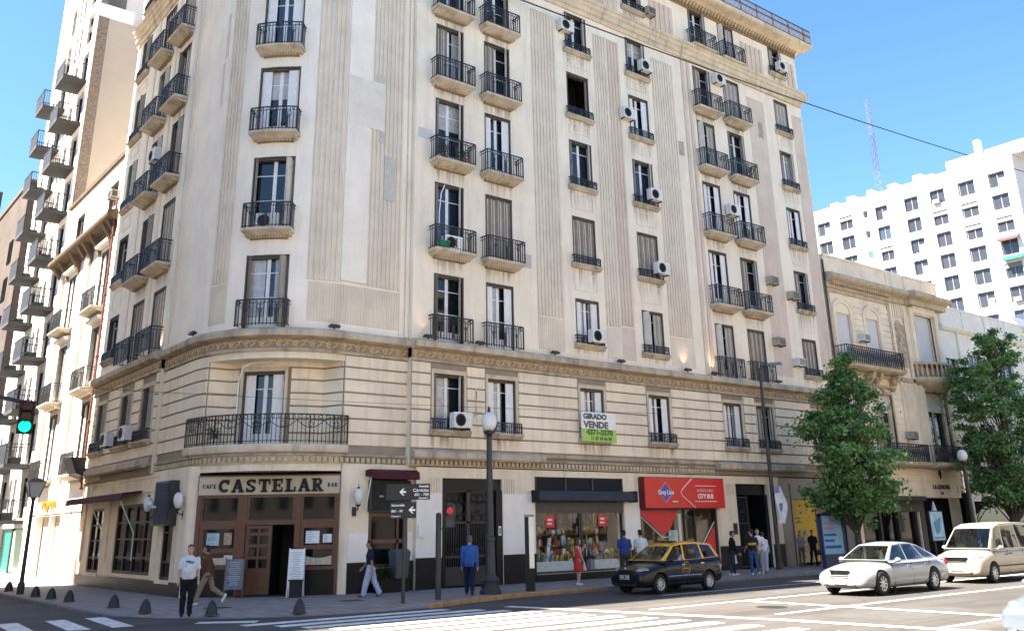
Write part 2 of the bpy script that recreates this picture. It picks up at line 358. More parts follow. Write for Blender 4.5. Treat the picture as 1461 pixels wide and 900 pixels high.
# --- windows: one mesh set for each kind, copied to every opening
WCACHE={}
def win_meshes(w,h,style,pane,door,arch=False):
    key=(round(w,2),round(h,2),style,pane,door,arch)
    if key in WCACHE: return WCACHE[key]
    b=B(); hw=w/2
    # surround moulding (stone) then casement (white)
    t=.10
    if arch:
        b.box(-hw-t,-hw,-.075,.02,0,h+t,1); b.box(hw,hw+t,-.075,.02,0,h+t,1); b.box(-hw,hw,-.075,.02,h,h+t,1)
        b.box(-hw-t-.03,hw+t+.03,-.10,.0,h+t,h+t+.05,1)
    e=.045
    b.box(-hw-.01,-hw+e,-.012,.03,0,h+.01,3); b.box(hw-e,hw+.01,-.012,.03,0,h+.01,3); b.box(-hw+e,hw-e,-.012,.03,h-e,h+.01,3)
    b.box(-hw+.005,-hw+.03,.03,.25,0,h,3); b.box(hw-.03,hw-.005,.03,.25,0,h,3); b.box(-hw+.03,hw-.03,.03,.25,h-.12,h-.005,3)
    if pane!='hole':
        y0,y1=.19,.245; s=.085
        b.box(-hw,-hw+s,y0,y1,0,h); b.box(hw-s,hw,y0,y1,0,h); b.box(-hw+s,hw-s,y0,y1,h-s,h); b.box(-hw+s,hw-s,y0,y1,0,.09)
        b.box(-.07,.07,y0-.01,y1,.09,h-s)
        for sx in (-1,1):
            xa,xb=sorted((sx*.07,sx*(hw-s)))
            b.box(xa,xb,y0+.012,y1-.005,h*.76,h*.76+.035)
            if door: b.box(xa,xb,y0+.008,y1-.004,.09,h*.16)
            if door: b.box(xa,xb,y0+.012,y1-.005,h*.42,h*.42+.03)
    else:
        b.box(-hw,-hw+.07,.1,.2,0,h,2); b.box(hw-.07,hw,.1,.2,0,h,2); b.box(-hw+.07,hw-.07,.1,.2,h-.07,h,2)
    frame=b.mesh('window',[WFRAME,TRIM,SHUT,DKFR])
    g=B(); g.box(-hw+.03,hw-.03,.222,.235,.03,h-.03)
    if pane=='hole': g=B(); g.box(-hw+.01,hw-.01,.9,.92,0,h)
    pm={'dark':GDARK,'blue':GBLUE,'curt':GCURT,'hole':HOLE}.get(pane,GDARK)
    if pane=='blind': g.box(-hw+.03,hw-.03,.205,.221,h*.55,h-.03,1); pmesh=g.mesh('pane',[GDARK,GCURT]); pm=None
    if pane=='drape': g.box(-hw+.03,-.12,.205,.221,.03,h-.03,1); g.box(.3*hw,hw-.03,.205,.221,.03,h-.03,1); pmesh=g.mesh('pane',[GDARK,GCURT]); pm=None
    if pane=='curt':   # one leaf curtained, one dark
        g=B(); g.box(-hw+.03,0,.222,.235,.03,h-.03,0); g.box(0,hw-.03,.222,.235,.03,h-.03,1); pmesh=g.mesh('pane',[GCURT,GDARK])
    elif pm is not None: pmesh=g.mesh('pane',[pm])
    shut=[]
    def fold(x0,x1,y,mat,n=2,z0=.03):
        s=B(); n=n+1; dx=(x1-x0)/n
        for i in range(n):
            xa=x0+dx*i; xb=xa+dx; ya=y+(.075 if i%2 else 0); yb=y+(0 if i%2 else .075)
            s.prism([(xa,ya,z0),(xb,yb,z0),(xb,yb+.022,z0),(xa,ya+.022,z0)],(0,0,h-.05-z0))
            # leaf stiles
            s.prism([(xa,ya-.01,z0),(xa+.035,ya+(yb-ya)*.035/dx-.014,z0),(xa+.035,ya+(yb-ya)*.035/dx,z0),(xa,ya,z0)],(0,0,h-.05-z0),1)
        return s.mesh('shutter',[mat,SHUTL])
    def leaf(sx,mat,wd=.30,ang=50):
        s=B(); c,sn=math.cos(R(ang)),math.sin(R(ang)); x0=sx*(hw-.045)
        for k in range(2):
            off=k*.05*-sx
            s.prism([(x0+off,.13,.03),(x0+off-sx*wd*c,.13-wd*sn,.03),(x0+off-sx*(wd*c+.022),.13-wd*sn+.01,.03),(x0+off-sx*.022,.14,.03)],(0,0,h-.08))
        return s.mesh('shutter',[mat])
    if style=='open': shut=[leaf(-1,SHUT,.15,76),leaf(1,SHUTL,.32,55)]
    def board(sx,wd,y0=.10):
        s=B(); x0=sx*(hw-.05); x1=x0-sx*wd; a,c=min(x0,x1),max(x0,x1)
        s.box(a,c,y0,y0+.03,.02,h-.04)
        for z0,z1 in ((.12,h*.46),(h*.5,h-.14)): s.box(a+.05,c-.05,y0-.008,y0,z0,z1)
        return s.mesh('shutter',[WFRAME])
    if style=='pale': shut=[board(-1,w*.24),board(1,w*.27,.07)]
    if style=='dark': shut=[leaf(-1,SHUTD,.18,74),leaf(1,SHUT,.34,55)]
    if style=='closed': shut=[fold(-hw+.01,-.005,.06,SHUTD,3),fold(.005,hw-.01,.06,SHUTD,3)]
    if style=='greyclosed': shut=[fold(-hw+.01,-.005,.06,SHUT,3),fold(.005,hw-.01,.06,SHUT,3)]
    if style=='half': shut=[fold(-hw+.01,-.12,.06,SHUTD,3),leaf(1,SHUTL,.36,50)]
    if style=='halfr': shut=[leaf(-1,SHUTL,.36,50),fold(.1,hw-.01,.06,SHUT,3)]
    WCACHE[key]=(frame,pmesh,shut); return WCACHE[key]
def add_window(parent,w,h,style,pane,loc,rz,door=False,arch=False):
    f,p,sh=win_meshes(w,h,style,pane,door,arch)
    o=obj('window',f,None,parent,loc=loc,rz=rz)
    obj('pane',p,None,o)
    for s in sh: obj('shutter',s,None,o)
    return o
RC={}
def rail_mesh(W,d,h,bow=0,step=.125,fancy=True):
    key=(W,d,h,bow)
    if key in RC: return RC[key]
    b=B(); hw=W/2
    if bow: b.map=lambda x,y,z:(x,y-bow*(1-(x/hw)**2) if y<-.02 else y,z)
    nu=6 if bow else 1
    t=.022
    for z,tt in ((h,.04),(h-.13,.022),(.07,.026)):
        b.box(-hw,hw,-d-tt/2,-d+tt/2,z-tt/2,z+tt/2,0,nu)
        for sx in (-hw,hw): b.box(sx-tt/2,sx+tt/2,-d+tt/2,0,z-tt/2,z+tt/2)
    n=max(2,int(W/step))
    for i in range(n+1):
        x=-hw+W*i/n; q=.022 if i in (0,n) else .011
        b.box(x-q,x+q,-d-q,-d+q,0,h-.02)
    m=max(1,int(d/step))
    for sx in (-hw,hw):
        for i in range(1,m): y=-d*i/m; b.box(sx-.011,sx+.011,y-.011,y+.011,.07,h-.02)
    if fancy:
        for x in ([-hw*.62,0,hw*.62] if W>1 else [0]):
            r=min(.085,h*.13)
            b.torus((x-r*.8,-d,h*.72),r,.011,10,4); b.torus((x+r*.8,-d,h*.72),r,.011,10,4); b.torus((x,-d,h*.72-r*1.6),r*.8,.011,10,4)
            b.box(x-.03,x+.03,-d-.014,-d+.014,h*.1,h*.62)
        k=int(W/.28)
        for i in range(k): b.torus((-hw+W*(i+.5)/k,-d,h-.065),.045,.009,8,4)
    RC[key]=b.mesh('railing',[IRON]); return RC[key]
SC={}
def slab_mesh(W,d,bow=0):
    key=(W,d,bow)
    if key in SC: return SC[key]
    b=B(); hw=W/2; n=6 if bow else 1
    if bow: b.map=lambda x,y,z:(x,y-bow*(1-min(1,(x/hw)**2)) if y<-.02 else y,z)
    b.profile([(0,0),(-d,0),(-d-.02,-.03),(-d,-.09),(-d+.05,-.12),(0,-.12)],-hw,hw,n)
    b.profile([(0,-.12),(-d+.07,-.12),(-d+.2,-.17),(-.22,-.24),(0,-.24)],-hw+.08,hw-.08,n)
    b.profile([(0,-.24),(-.16,-.24),(-.16,-.32),(0,-.34)],-hw+.22,hw-.22,n,1)
    k=int((W-.5)/.1)
    for i in range(k):
        x=-hw+.25+(W-.5)*i/k; b.box(x,x+.055,-.2,-.16,-.315,-.25)
    SC[key]=b.mesh('balcony',[GRIME,FRIEZE]); return SC[key]
SILLC={}
def sill_mesh(W):
    if W in SILLC: return SILLC[W]
    b=B(); hw=W/2
    b.profile([(0,0),(-.2,0),(-.22,-.04),(-.2,-.1),(-.15,-.13),(-.1,-.2),(0,-.22)],-hw,hw)
    SILLC[W]=b.mesh('window_sill',[SOOT]); return SILLC[W]
STC={}
def streak(parent,W,h,loc,rz,mat=None):
    key=(W,h)
    if key not in STC: b=B(); b.quad((-W/2,-.004,-h),(W/2,-.004,-h),(W/2,-.004,0),(-W/2,-.004,0)); STC[key]=b.mesh('dirt_streak',[mat or SOOTF])
    return obj('dirt_streak',STC[key],None,parent,loc=loc,rz=rz)
def add_balcony(parent,W,d,loc,rz,bow=0,rail=.95):
    o=obj('balcony',slab_mesh(W,d,bow),None,parent,loc=loc,rz=rz)
    obj('railing',rail_mesh(W-.06,d-.05,rail,bow),None,o,loc=(0,0,0)); return o
def add_sill(parent,W,loc,rz,h=.36):
    o=obj('window_sill',sill_mesh(W),None,parent,loc=loc,rz=rz)
    obj('railing',rail_mesh(W-.16,.16,h,0,.1),None,o); return o

ZF=[8.92,12.55,16.4,20.05,23.5,27.3]; ZT=[11.63,15.5,19.3,22.85,26.15,29.75]; ZS=[9.6,13.25,17.0,20.6,24.1,28.0]
cols={'A':(20.3,1.42,1),'B':(22.87,1.42,1),'C':(27.8,1.4,0),'D':(32.0,1.4,0),'E':(37.25,1.42,1),'F':(39.8,1.4,1),'G':(44.48,1.28,0)}
styles={
 'A':[('dark','dark'),('open','blue'),('open','blind'),('half','drape'),('open','blue'),('open','dark')],
 'B':[('pale','curt'),('closed','dark'),('pale','blue'),('half','dark'),('dark','blue'),('open','dark')],
 'C':[('pale','drape'),('closed','dark'),('open','blue'),('none','hole'),('open','blue'),('open','dark')],
 'D':[('halfr','dark'),('closed','dark'),('open','blue'),('pale','dark'),('open','blind'),('open','dark')],
 'E':[('halfr','dark'),('pale','dark'),('pale','curt'),('halfr','dark'),('half','dark'),('open','dark')],
 'F':[('closed','dark'),('half','dark'),('pale','curt'),('open','dark'),('greyclosed','dark'),('halfr','curt')],
 'G':[('closed','dark'),('half','dark'),('pale','dark'),('open','drape'),('greyclosed','blue'),('half','dark')]}
first={'A':('open','curt'),'B':('pale','curt'),'C':('pale','drape'),'D':('pale','dark'),'E':('pale','drape'),'F':('half','dark'),'G':('open','dark')}
opsR=[];opsR1=[]
for c,(x,wd,door) in cols.items():
    for k in range(6):
        z0=(ZF[k]+.02 if door else ZS[k]); z1=ZT[k]; h=z1-z0
        opsR.append((x-wd/2,x+wd/2,z0,z1)); st,pn=styles[c][k]
        add_window(BLD,wd,h,st,pn,(x,YR,z0),0,bool(door))
        if door:
            if k>0: add_balcony(BLD,1.98,.6,(x-.02,YR,ZF[k]),0); streak(BLD,1.7,.85 if k<5 else .3,(x-.02,YR,ZF[k]-.33),0)
            else: obj('railing',rail_mesh(1.9,.32,.95),None,BLD,loc=(x,YR,ZF[0]+.01))
        else:
            add_sill(BLD,wd+.36,(x,YR-.005,z0),0); streak(BLD,wd+.5,1.3 if k else .5,(x,YR-.001,z0-.2),0)
    h=7.68-5.55; opsR1.append((x-wd/2,x+wd/2,5.55,7.68)); st,pn=first[c]
    add_window(BLD,wd,h,st,pn,(x,YR,5.55),0,False,True); add_sill(BLD,wd+.4,(x,YR-.07,5.55),0,.4); streak(BLD,wd+.5,.85,(x,YR-(.056 if x<35.5 else .112),5.34),0)
# left facade
lcols={'W':(44.45,1.36,0),'V':(40.9,1.5,1),'U':(38.15,1.46,1)}
lst={'W':[('none','dark'),('none','dark'),('open','dark'),('dark','dark'),('dark','dark'),('dark','dark')],
 'V':[('closed','dark'),('dark','dark'),('open','dark'),('open','curt'),('closed','dark'),('dark','dark')],
 'U':[('greyclosed','dark'),('greyclosed','dark'),('dark','dark'),('halfr','dark'),('greyclosed','dark'),('dark','dark')]}
opsL=[];opsL1=[]
for c,(y,wd,door) in lcols.items():
    for k in range(6):
        z0=(ZF[k]+.02 if door else ZS[k]); z1=ZT[k]; opsL.append((-y-wd/2,-y+wd/2,z0,z1)); st,pn=lst[c][k]
        add_window(BLD,wd,z1-z0,st,pn,(XL,y,z0),-PI/2,bool(door))
        if door:
            if k>0: add_balcony(BLD,1.98,.6,(XL,y,ZF[k]),-PI/2); streak(BLD,1.7,.85 if k<5 else .3,(XL,y,ZF[k]-.33),-PI/2)
            else: obj('railing',rail_mesh(1.9,.5,.95),None,BLD,loc=(XL,y,ZF[0]+.01),rz=-PI/2)
        else: add_sill(BLD,wd+.36,(XL-.005,y,z0),-PI/2)
    opsL1.append((-y-wd/2,-y+wd/2,5.5,7.6)); add_window(BLD,wd,2.1,'dark','dark',(XL,y,5.5),-PI/2,False,True); add_sill(BLD,wd+.4,(XL-.07,y,5.5),-PI/2,.4)
# corner column of windows
AC_=-132.3; cu=ang2u(AC_); opsC=[]; cw=1.6
crz=R(AC_+90); cdir=Vector((math.cos(R(AC_)),math.sin(R(AC_)),0)); cc=Vector((CX,CY,0))
for k in range(6):
    z0=ZF[k]+.02; z1=ZT[k]; opsC.append((cu-cw/2,cu+cw/2,z0,z1))
    p=cc+cdir*(CR-.07); add_window(BLD,cw-.02,z1-z0,['dark','open','pale','pale','open','open'][k],['drape','dark','blind','blue','blue','blue'][k],(p.x,p.y,z0),crz,True)
    p=cc+cdir*(CR-.1)
    if k>0: add_balcony(BLD,1.86,.55,(p.x,p.y,ZF[k]),crz,bow=.1)
    else: obj('railing',rail_mesh(1.84,.4,.95,.1),None,BLD,loc=(p.x,p.y,ZF[0]+.01),rz=crz)

# --- walls above the first floor
b=B(); b.T=TRIGHT; wall(b,18.6,46.6,8.88,30.5,opsR); b.quad((18.6,0,8.2),(18.6,.32,8.2),(18.6,.32,30.5),(18.6,0,30.5))
obj('wall',b,[STONE],BLD)
b=B(); b.T=TLEFT; wall(b,-46.1,-37.0,8.88,30.5,opsL); b.quad((-37,0,8.2),(-37,.22,8.2),(-37,.22,30.5),(-37,0,30.5)); obj('wall',b,[STONE2],BLD)
b=B(); b.map=cmap; wall(b,U0,U1,8.88,30.5,opsC,du=.29); obj('wall',b,[STONE2],BLD,smooth=30)
# far end walls, roof, setback storey
b=B()
b.quad((46.6,29.6,0),(46.6,46.1,0),(46.6,46.1,30.5),(46.6,29.6,30.5)); b.quad((11.7,46.1,0),(11.7,46.1,30.5),(46.6,46.1,30.5),(46.6,46.1,0))
obj('side_wall',b,[PINK],BLD)
b=B(); b.poly([(11.7,46.1,30.45),(11.7,34,30.45),(13.2,31.2,30.45),(16,29.7,30.45),(46.6,29.65,30.45),(46.6,46.1,30.45)]); b.box(15,45.6,32.4,45,30.46,34.3); obj('roof',b,[STONE2],BLD)
# fluted pilaster strips
def flutes(b,u0,u1,z0,z1,step=.2,rib=.1,p=.04,back=True,nu=1):
    if back: b.box(u0,u1,-.008,.0,z0,z1,0,nu)
    n=max(1,round((u1-u0)/step))
    for i in range(n):
        u=u0+(u1-u0)*(i+.5)/n; b.box(u-rib/2,u+rib/2,-.008-p,-.008,z0,z1)
def fpanel(mat,T,mp,*a,**k):
    b=B(); b.T=T; b.map=mp; flutes(b,*a,**k); obj('fluted_panel',b,[mat],BLD)
def flat(nm,mat,*a):
    b=B(); b.T=TRIGHT; b.box(*a); obj(nm,b,[mat],BLD)
for x0,x1 in ((24.9,26.42),(28.95,29.85),(33.15,34.85)): fpanel(FLUTE,TRIGHT,None,x0,x1,10.62,25.55)
fpanel(FLUTE,TRIGHT,None,24.9,26.42,9.15,10.56,.11,.05,.018); fpanel(PINK,TRIGHT,None,29.9,30.75,10.72,25.55)
for x0,x1 in ((28.95,29.85),(33.15,34.85)): flat('flat_panel',FLUTE,x0,x1,-.012,0,9.15,10.56)
flat('flat_panel',PINK,29.9,30.75,-.012,0,9.15,10.66); flat('flat_panel',PINK,41.2,42.75,-.012,0,9.4,25.6); flat('flat_panel',PINK,45.5,46.5,-.012,0,9.4,25.6)
for x in (35.55,36.0): flat('pilaster_strip',PINK,x,x+.22,-.07,0,8.95,26.3)
for x0,x1 in ((24.6,26.6),(28.9,30.9),(33.3,35.2),(41.1,43.2),(45.5,46.4)): fpanel(PINK,TRIGHT,None,x0,x1,27.45,29.2,.42,.2,.05)
fpanel(FLUTE,None,cmap,ang2u(-169),ang2u(-155.5),10.73,30,.19,.09,.035,nu=4); fpanel(FLUTE,None,cmap,ang2u(-169),ang2u(-155.5),9.2,10.66,.1,.05,.018,nu=4)
fpanel(FLUTE,None,cmap,ang2u(-111),ang2u(-93.5),10.73,30,.21,.1,.035,nu=6); fpanel(FLUTE,None,cmap,UC1+.95,UC1+2.45,10.75,30,.2,.1,.035)
fpanel(FLUTE,None,cmap,ang2u(-110),UC1+2.45,9.2,10.66,.11,.05,.02,nu=10)
b=B(); b.map=cmap; b.box(ang2u(-92.6),UC1+.86,-.06,0,10.95,30,0,3); b.box(ang2u(-92.8),UC1+.89,-.1,0,10.8,10.95,0,3); obj('raised_panel',b,[STONE2],BLD)
for a in ((U1-.42,U1-.24,-.05),(U1-.18,U1-.02,-.09),(U0+.03,U0+.2,-.06)):
    b=B(); b.map=cmap; b.box(*a,0,8.95,30); obj('pilaster_strip',b,[STONE],BLD)
# repair patches in the render
for (u0,u1,z0,z1) in ((ang2u(-176.5),ang2u(-173),20.4,22.4),(ang2u(-178.5),ang2u(-175.5),18.3,20.2)):
    b=B(); b.map=cmap; b.box(u0,u1,-.005,0,z0,z1,0,2); obj('render_patch',b,[M('grey_patch',(.58,.555,.51),var=.08)],BLD)
b=B(); b.map=cmap; b.box(ang2u(-92.4),UC1+1.5,-.064,0,17.2,19.3,0,3); obj('render_patch',b,[M('beige_patch',(.72,.655,.55),var=.08)],BLD)
PATCH2=M('greenish_patch',(.50,.48,.415),var=.1,scale=4)
for (u0,u1,z0,z1,y) in ((UC1+1.55,UC1+2.05,14.3,16.2,-.052),(UC1+1.05,UC1+1.45,18.4,19.7,-.052),(UC1+1.3,UC1+1.5,16.7,18.0,-.053)):
    b=B(); b.map=cmap; b.box(u0,u1,y,0,z0,z1); obj('render_patch',b,[PATCH2],BLD)
for (x0,x1,z0,z1,m_) in ((18.75,19.45,17.3,17.75,M('grey_patch',(.58,.555,.51),var=.08)),(42.0,42.45,23.2,24.2,M('dark_patch',(.40,.33,.27),var=.3,scale=6)),(34.9,35.3,20.4,21.2,M('dark_patch',(.40,.33,.27),var=.3,scale=6)),(24.0,24.6,12.6,13.2,PATCH2)):
    b=B(); b.T=TRIGHT; b.box(x0,x1,-.014,0,z0,z1); obj('render_patch',b,[m_],BLD)
# sunk panels between the plain windows
def outline(b,u0,u1,z0,z1,t=.035,p=.025):
    b.box(u0,u1,-p,0,z0,z0+t); b.box(u0,u1,-p,0,z1-t,z1); b.box(u0,u0+t,-p,0,z0+t,z1-t); b.box(u1-t,u1,-p,0,z0+t,z1-t)
for c in 'CDG':
    x=cols[c][0]
    for k in range(1,5): b=B(); b.T=TRIGHT; outline(b,x-.68,x+.68,ZT[k-1]+.4,ZS[k]-.42); obj('panel_moulding',b,[STONE],BLD)
for k in range(1,5): b=B(); b.T=TLEFT; outline(b,-44.45-.66,-44.45+.66,ZT[k-1]+.4,ZS[k]-.42); obj('panel_moulding',b,[STONE],BLD)
for y in (42.55,39.5): b=B(); b.T=TLEFT; b.box(-y-.13,-y+.13,-.05,0,8.95,26.3); obj('pilaster_strip',b,[STONE],BLD)

# --- bands that run round the whole building
SEG=[(TLEFT,None,-46.1,-37.0,1),(None,cmap,U0,U1,34),(TRIGHT,None,18.6,35.5,1),(TRIGHT,None,35.5,46.6,1)]
def band(b,prof,extra=(0,0,0,.06),mi=0):
    for (T,mp,a,c,n),e in zip(SEG,extra):
        b.T=T; b.map=mp; b.profile([(y-e if y<0 else y,z) for y,z in prof],a,c,n,mi)
    b.T=None; b.map=None
b=B(); band(b,[(0,8.55),(-.14,8.55),(-.34,8.6),(-.36,8.78),(-.30,8.86),(-.1,8.92),(0,8.92)]); band(b,[(0,8.08),(-.1,8.08),(-.13,8.14),(-.09,8.19),(0,8.19)]); obj('ledge',b,[SOOT],BLD)
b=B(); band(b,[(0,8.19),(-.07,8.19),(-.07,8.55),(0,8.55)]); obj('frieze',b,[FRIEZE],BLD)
for (T,mp,a,c,n),e in zip(SEG,(0,0,0,.06)):
    b=B(); b.T=T; b.map=mp; k=int((c-a)/.56)
    for i in range(k):
        u=a+(c-a)*(i+.5)/k
        b.torus((u-.12,-.07-e,8.35),.10,.03,8,4,a0=.3,a1=5.2); b.ball((u-.12,-.075-e,8.35),(.05,.035,.05),7,5); b.torus((u+.08,-.07-e,8.38),.075,.028,7,4,a0=-2.2,a1=2.4); b.torus((u+.22,-.07-e,8.33),.13,.02,6,4,a0=.4,a1=2.2); b.ball((u+.2,-.07-e,8.45),(.06,.03,.03),6,4); b.ball((u+.02,-.07-e,8.26),(.05,.03,.025),6,4)
    obj('scroll_relief',b,[ORN],BLD)
b=B(); band(b,[(0,26.3),(-.08,26.3),(-.10,26.5),(-.2,26.56),(-.2,26.78),(-.28,26.86),(-.30,27.02),(-.38,27.08),(-.40,27.2),(-.33,27.26),(0,27.32)]); b.box(46.6,46.95,29.2,46.1,26.8,27.25); obj('cornice',b,[TRIM],BLD)
b=B(); band(b,[(0,29.95),(-.1,29.95),(-.18,30.05),(-.45,30.2),(-.8,30.3),(-.87,30.36),(-.87,30.58),(0,30.6)],(-.3,-.3,0,0)); b.box(46.6,47.47,28.73,46.1,30.37,30.575); obj('crown_cornice',b,[TRIM],BLD)
b=B(); b.T=TRIGHT
n=70
for i in range(n):
    u=28+(46.6-28)*i/n; b.profile([(-.17,30.02),(-.36,30.16),(-.36,30.2),(-.17,30.08)],u,u+.13); b.box(u,u+.13,-.2,-.09,29.75,30.0)
b.box(28,46.6,-.09,0,29.72,29.95); obj('bracket_row',b,[FRIEZE],BLD)
b=B()
n=150
for i in range(n+1):
    x=28+19.4*i/n; q=.018 if i%12 else .03
    b.box(x-q,x+q,28.8-q,28.8+q,30.6,31.55 if i%12 else 31.6)
for z in (30.68,31.2,31.58): b.box(28,47.42,28.78,28.82,z-.02,z+.02); b.box(47.38,47.42,28.82,36,z-.02,z+.02)
for i in range(50): y=28.9+7*i/50; b.box(47.385,47.415,y-.015,y+.015,30.6,31.55)
obj('terrace_railing',b,[IRON],BLD)

# --- rusticated first floor
JZ=[4.86,5.33,5.81,6.27,6.73,7.20,7.64,8.08]
def courses(b,u0,u1,ops,nu=1,gap=.06,p=.055,pad=.15):
    for z0,z1 in zip(JZ,JZ[1:]):
        cuts=sorted((a-pad,c+pad) for a,c,e,g in ops if e-.25<z0+.1 and z0<g+.1)
        u=u0
        for a,c in cuts+[(u1,None)]:
            if a-u>.02:
                n=max(1,int(nu*(a-u)/(u1-u0)+.99)); za,zb=z0+gap/2,z1-gap/2
                b.profile([(0,za),(-p+.015,za),(-p,za+.02),(-p,zb-.02),(-p+.015,zb),(0,zb)],u,a,n)
            if c is None: break
            u=c
b=B(); b.T=TRIGHT; wall(b,18.6,46.6,4.2,8.88,opsR1,mi=1); courses(b,18.62,35.5,[o for o in opsR1 if o[0]<35]); courses(b,35.5,46.58,[o for o in opsR1 if o[0]>35],p=.11); b.quad((18.6,0,4.2),(18.6,.32,4.2),(18.6,.32,8.88),(18.6,0,8.88)); obj('rusticated_wall',b,[RUST,GROOVE],BLD)
b=B(); b.T=TLEFT; wall(b,-46.1,-37,4.2,8.88,opsL1,mi=1); courses(b,-46.08,-37.02,opsL1); b.quad((-37,0,4.2),(-37,.22,4.2),(-37,.22,8.88),(-37,0,8.88)); obj('rusticated_wall',b,[RUST,GROOVE],BLD)
uN0,uN1=ang2u(-164.5),ang2u(-87.5)
b=B(); b.map=cmap
for a,c in ((U0,uN0),(uN1,U1)):
    wall(b,a,c,4.2,8.88,[],du=.29,mi=1); courses(b,a+.01,c,[],nu=12)
wall(b,uN0,uN1,7.84,8.88,[],du=.29,mi=0)
obj('rusticated_wall',b,[RUST,GROOVE],BLD,smooth=25)
# niche on the first floor behind the long balcony
def cpt(a,r): return (CX+r*math.cos(R(a)),CY+r*math.sin(R(a)))
npts=[cpt(-164.5,CR)]+[cpt(-159+65*i/16,3.05) for i in range(17)]+[cpt(-87.5,CR)]
nmap,nus=polymap(npts)
b=B(); b.map=nmap; i0=1; wc=nus[1]+R(-134.5+159)*3.05
nop=[(wc-.78,wc+.78,4.92,7.5)]
us=sorted(set(nus)|{wc-.78,wc+.78})
wall(b,0,nus[-1],4.86,7.86,nop,rev=.2,du=.2,mi=1); courses(b,.04,nus[-1]-.04,nop,nu=22,pad=.2)
obj('niche_wall',b,[RUST,GROOVE],BLD,smooth=25)
b=B(); b.poly([(x,y,7.85) for x,y in npts]+[cpt(-87.5+(-164.5+87.5)*i/12,CR+.0)+(7.85,) for i in range(1,12)]); obj('niche_soffit',b,[RUST],BLD)
p=cc+Vector((math.cos(R(-134.5)),math.sin(R(-134.5)),0))*2.98
add_window(BLD,1.54,2.6,'pale','dark',(p.x,p.y,4.92),R(-134.5+90),True,True)
# long corner balcony
b=B(); b.map=cmap; b0,b1=ang2u(-178),ang2u(-85.5)
b.profile([(.95,4.55),(-.05,4.55),(-.2,4.62),(-.24,4.7),(-.24,4.84),(-.2,4.88),(.95,4.9)],b0,b1,30)
lb=obj('balcony',b,[TRIM],BLD,smooth=30)
b=B(); b.map=lambda u,y,z:cmap(u,y-.16,z); n=int((b1-b0)/.135)
for i in range(n+1):
    u=b0+(b1-b0)*i/n; q=.02 if i%6==0 else .011; b.box(u-q,u+q,-q,q,4.9,5.86)
for z,t in ((5.88,.04),(5.72,.022),(4.98,.025)): b.box(b0,b1,-t/2,t/2,z-t/2,z+t/2,0,30)
k=7
for i in range(k):
    ua=b0+(b1-b0)*i/k; ub=b0+(b1-b0)*(i+1)/k
    for j in range(12):
        t0,t1=j/12,(j+1)/12; f=lambda t:5.68-.26*math.sin(PI*t)
        b.tube([(ua+(ub-ua)*t0,-.02,f(t0)),(ua+(ub-ua)*t1,-.02,f(t1))],.014,4)
    for j in range(4): b.torus((ua+(ub-ua)*(j+.5)/4,-.02,5.8),.055,.01,8,4)
    b.torus(((ua+ub)/2,-.02,5.55),.09,.012,10,4)
for s in (b0,b1):
    for j in range(3): b.box(s-.012,s+.012,.05+.2*j,.07+.2*j,4.9,5.86)
    b.box(s-.02,s+.02,0,.6,5.86,5.9)
obj('railing',b,[IRON],lb)
# ledges under the first floor and dentils
b=B(); band(b,[(0,4.5),(-.1,4.5),(-.12,4.56),(0,4.6)],(0,0,0,0))
b.T=TRIGHT; b.map=None
for x0,x1,p in ((18.62,24.85,.34),(35.6,42.3,.42)): b.profile([(0,4.45),(-p+.08,4.45),(-p,4.52),(-p,4.72),(-p+.12,4.78),(0,4.86)],x0,x1)
b.profile([(0,4.68),(-.12,4.68),(-.14,4.76),(0,4.84)],24.86,35.59)
b.T=TLEFT; b.profile([(0,4.45),(-.25,4.45),(-.33,4.52),(-.33,4.72),(-.2,4.78),(0,4.86)],-45.2,-37.3)
b.T=None; obj('ledge',b,[SOOT],BLD)
for (T,mp,a,c,n) in ((TLEFT,None,-46.1,-43.5,1),(None,cmap,U0,U1,34),(TRIGHT,None,18.6,35.5,1)):
    b=B(); b.T=T; b.map=mp; b.profile([(0,4.24),(-.06,4.24),(-.06,4.28),(0,4.28)],a,c,n); k=int((c-a)/.21)
    for i in range(k): u=a+(c-a)*(i+.5)/k; b.box(u-.065,u+.065,-.09,0,4.3,4.46)
    obj('dentil_course',b,[ORN],BLD)
# ------------------------------------------------------------------ GROUND FLOOR
TRG=TR((0,YR,0))
YG=29.75
SHUTBLK=Mslat('black_louvre',(.03,.03,.033),'Z',52.,amount=.75,bump=1.)
SHUTGR=Mslat('roller_shutter',(.16,.15,.135),'Z',70.,amount=.5)
BURG=M('burgundy_canvas',(.06,.012,.018),rough=.85,var=.2,scale=5)
# right-hand walls
ops=[(20.05,22.85,0,3.82),(24.5,29.42,.28,3.95),(30.4,35.5,.2,3.95),(37.0,39.5,0,3.85),(40.4,46.6,0,4.2)]
b=B(); b.T=TRG; wall(b,18.9,46.6,0,4.24,ops,rev=.45)
for x0,x1 in ((19.42,19.98),(22.95,23.5),(36.3,36.95)):
    flutes(b,x0,x1,3.32,3.82,.12,.07,.03,back=False)
b.quad((18.9,0,0),(18.9,.2,0),(18.9,.2,4.24),(18.9,0,4.24))
obj('wall',b,[RUST],BLD)
b=B(); b.T=TR((0,YG,0)); wall(b,16.25,18.9,0,4.24,[(17.05,18.65,.78,4.05)],rev=.2); b.quad((16.0,.16,0),(16.25,0,0),(16.25,0,4.24),(16.0,.16,4.24)); obj('wall',b,[RUST],BLD)
TLG=TR((11.8,0,0))@RZ(-PI/2)
lops=[(-44.65,-42.85,.55,3.1),(-41.0,-36.35,.6,3.15),(-35.3,-34.2,.5,3.7)]
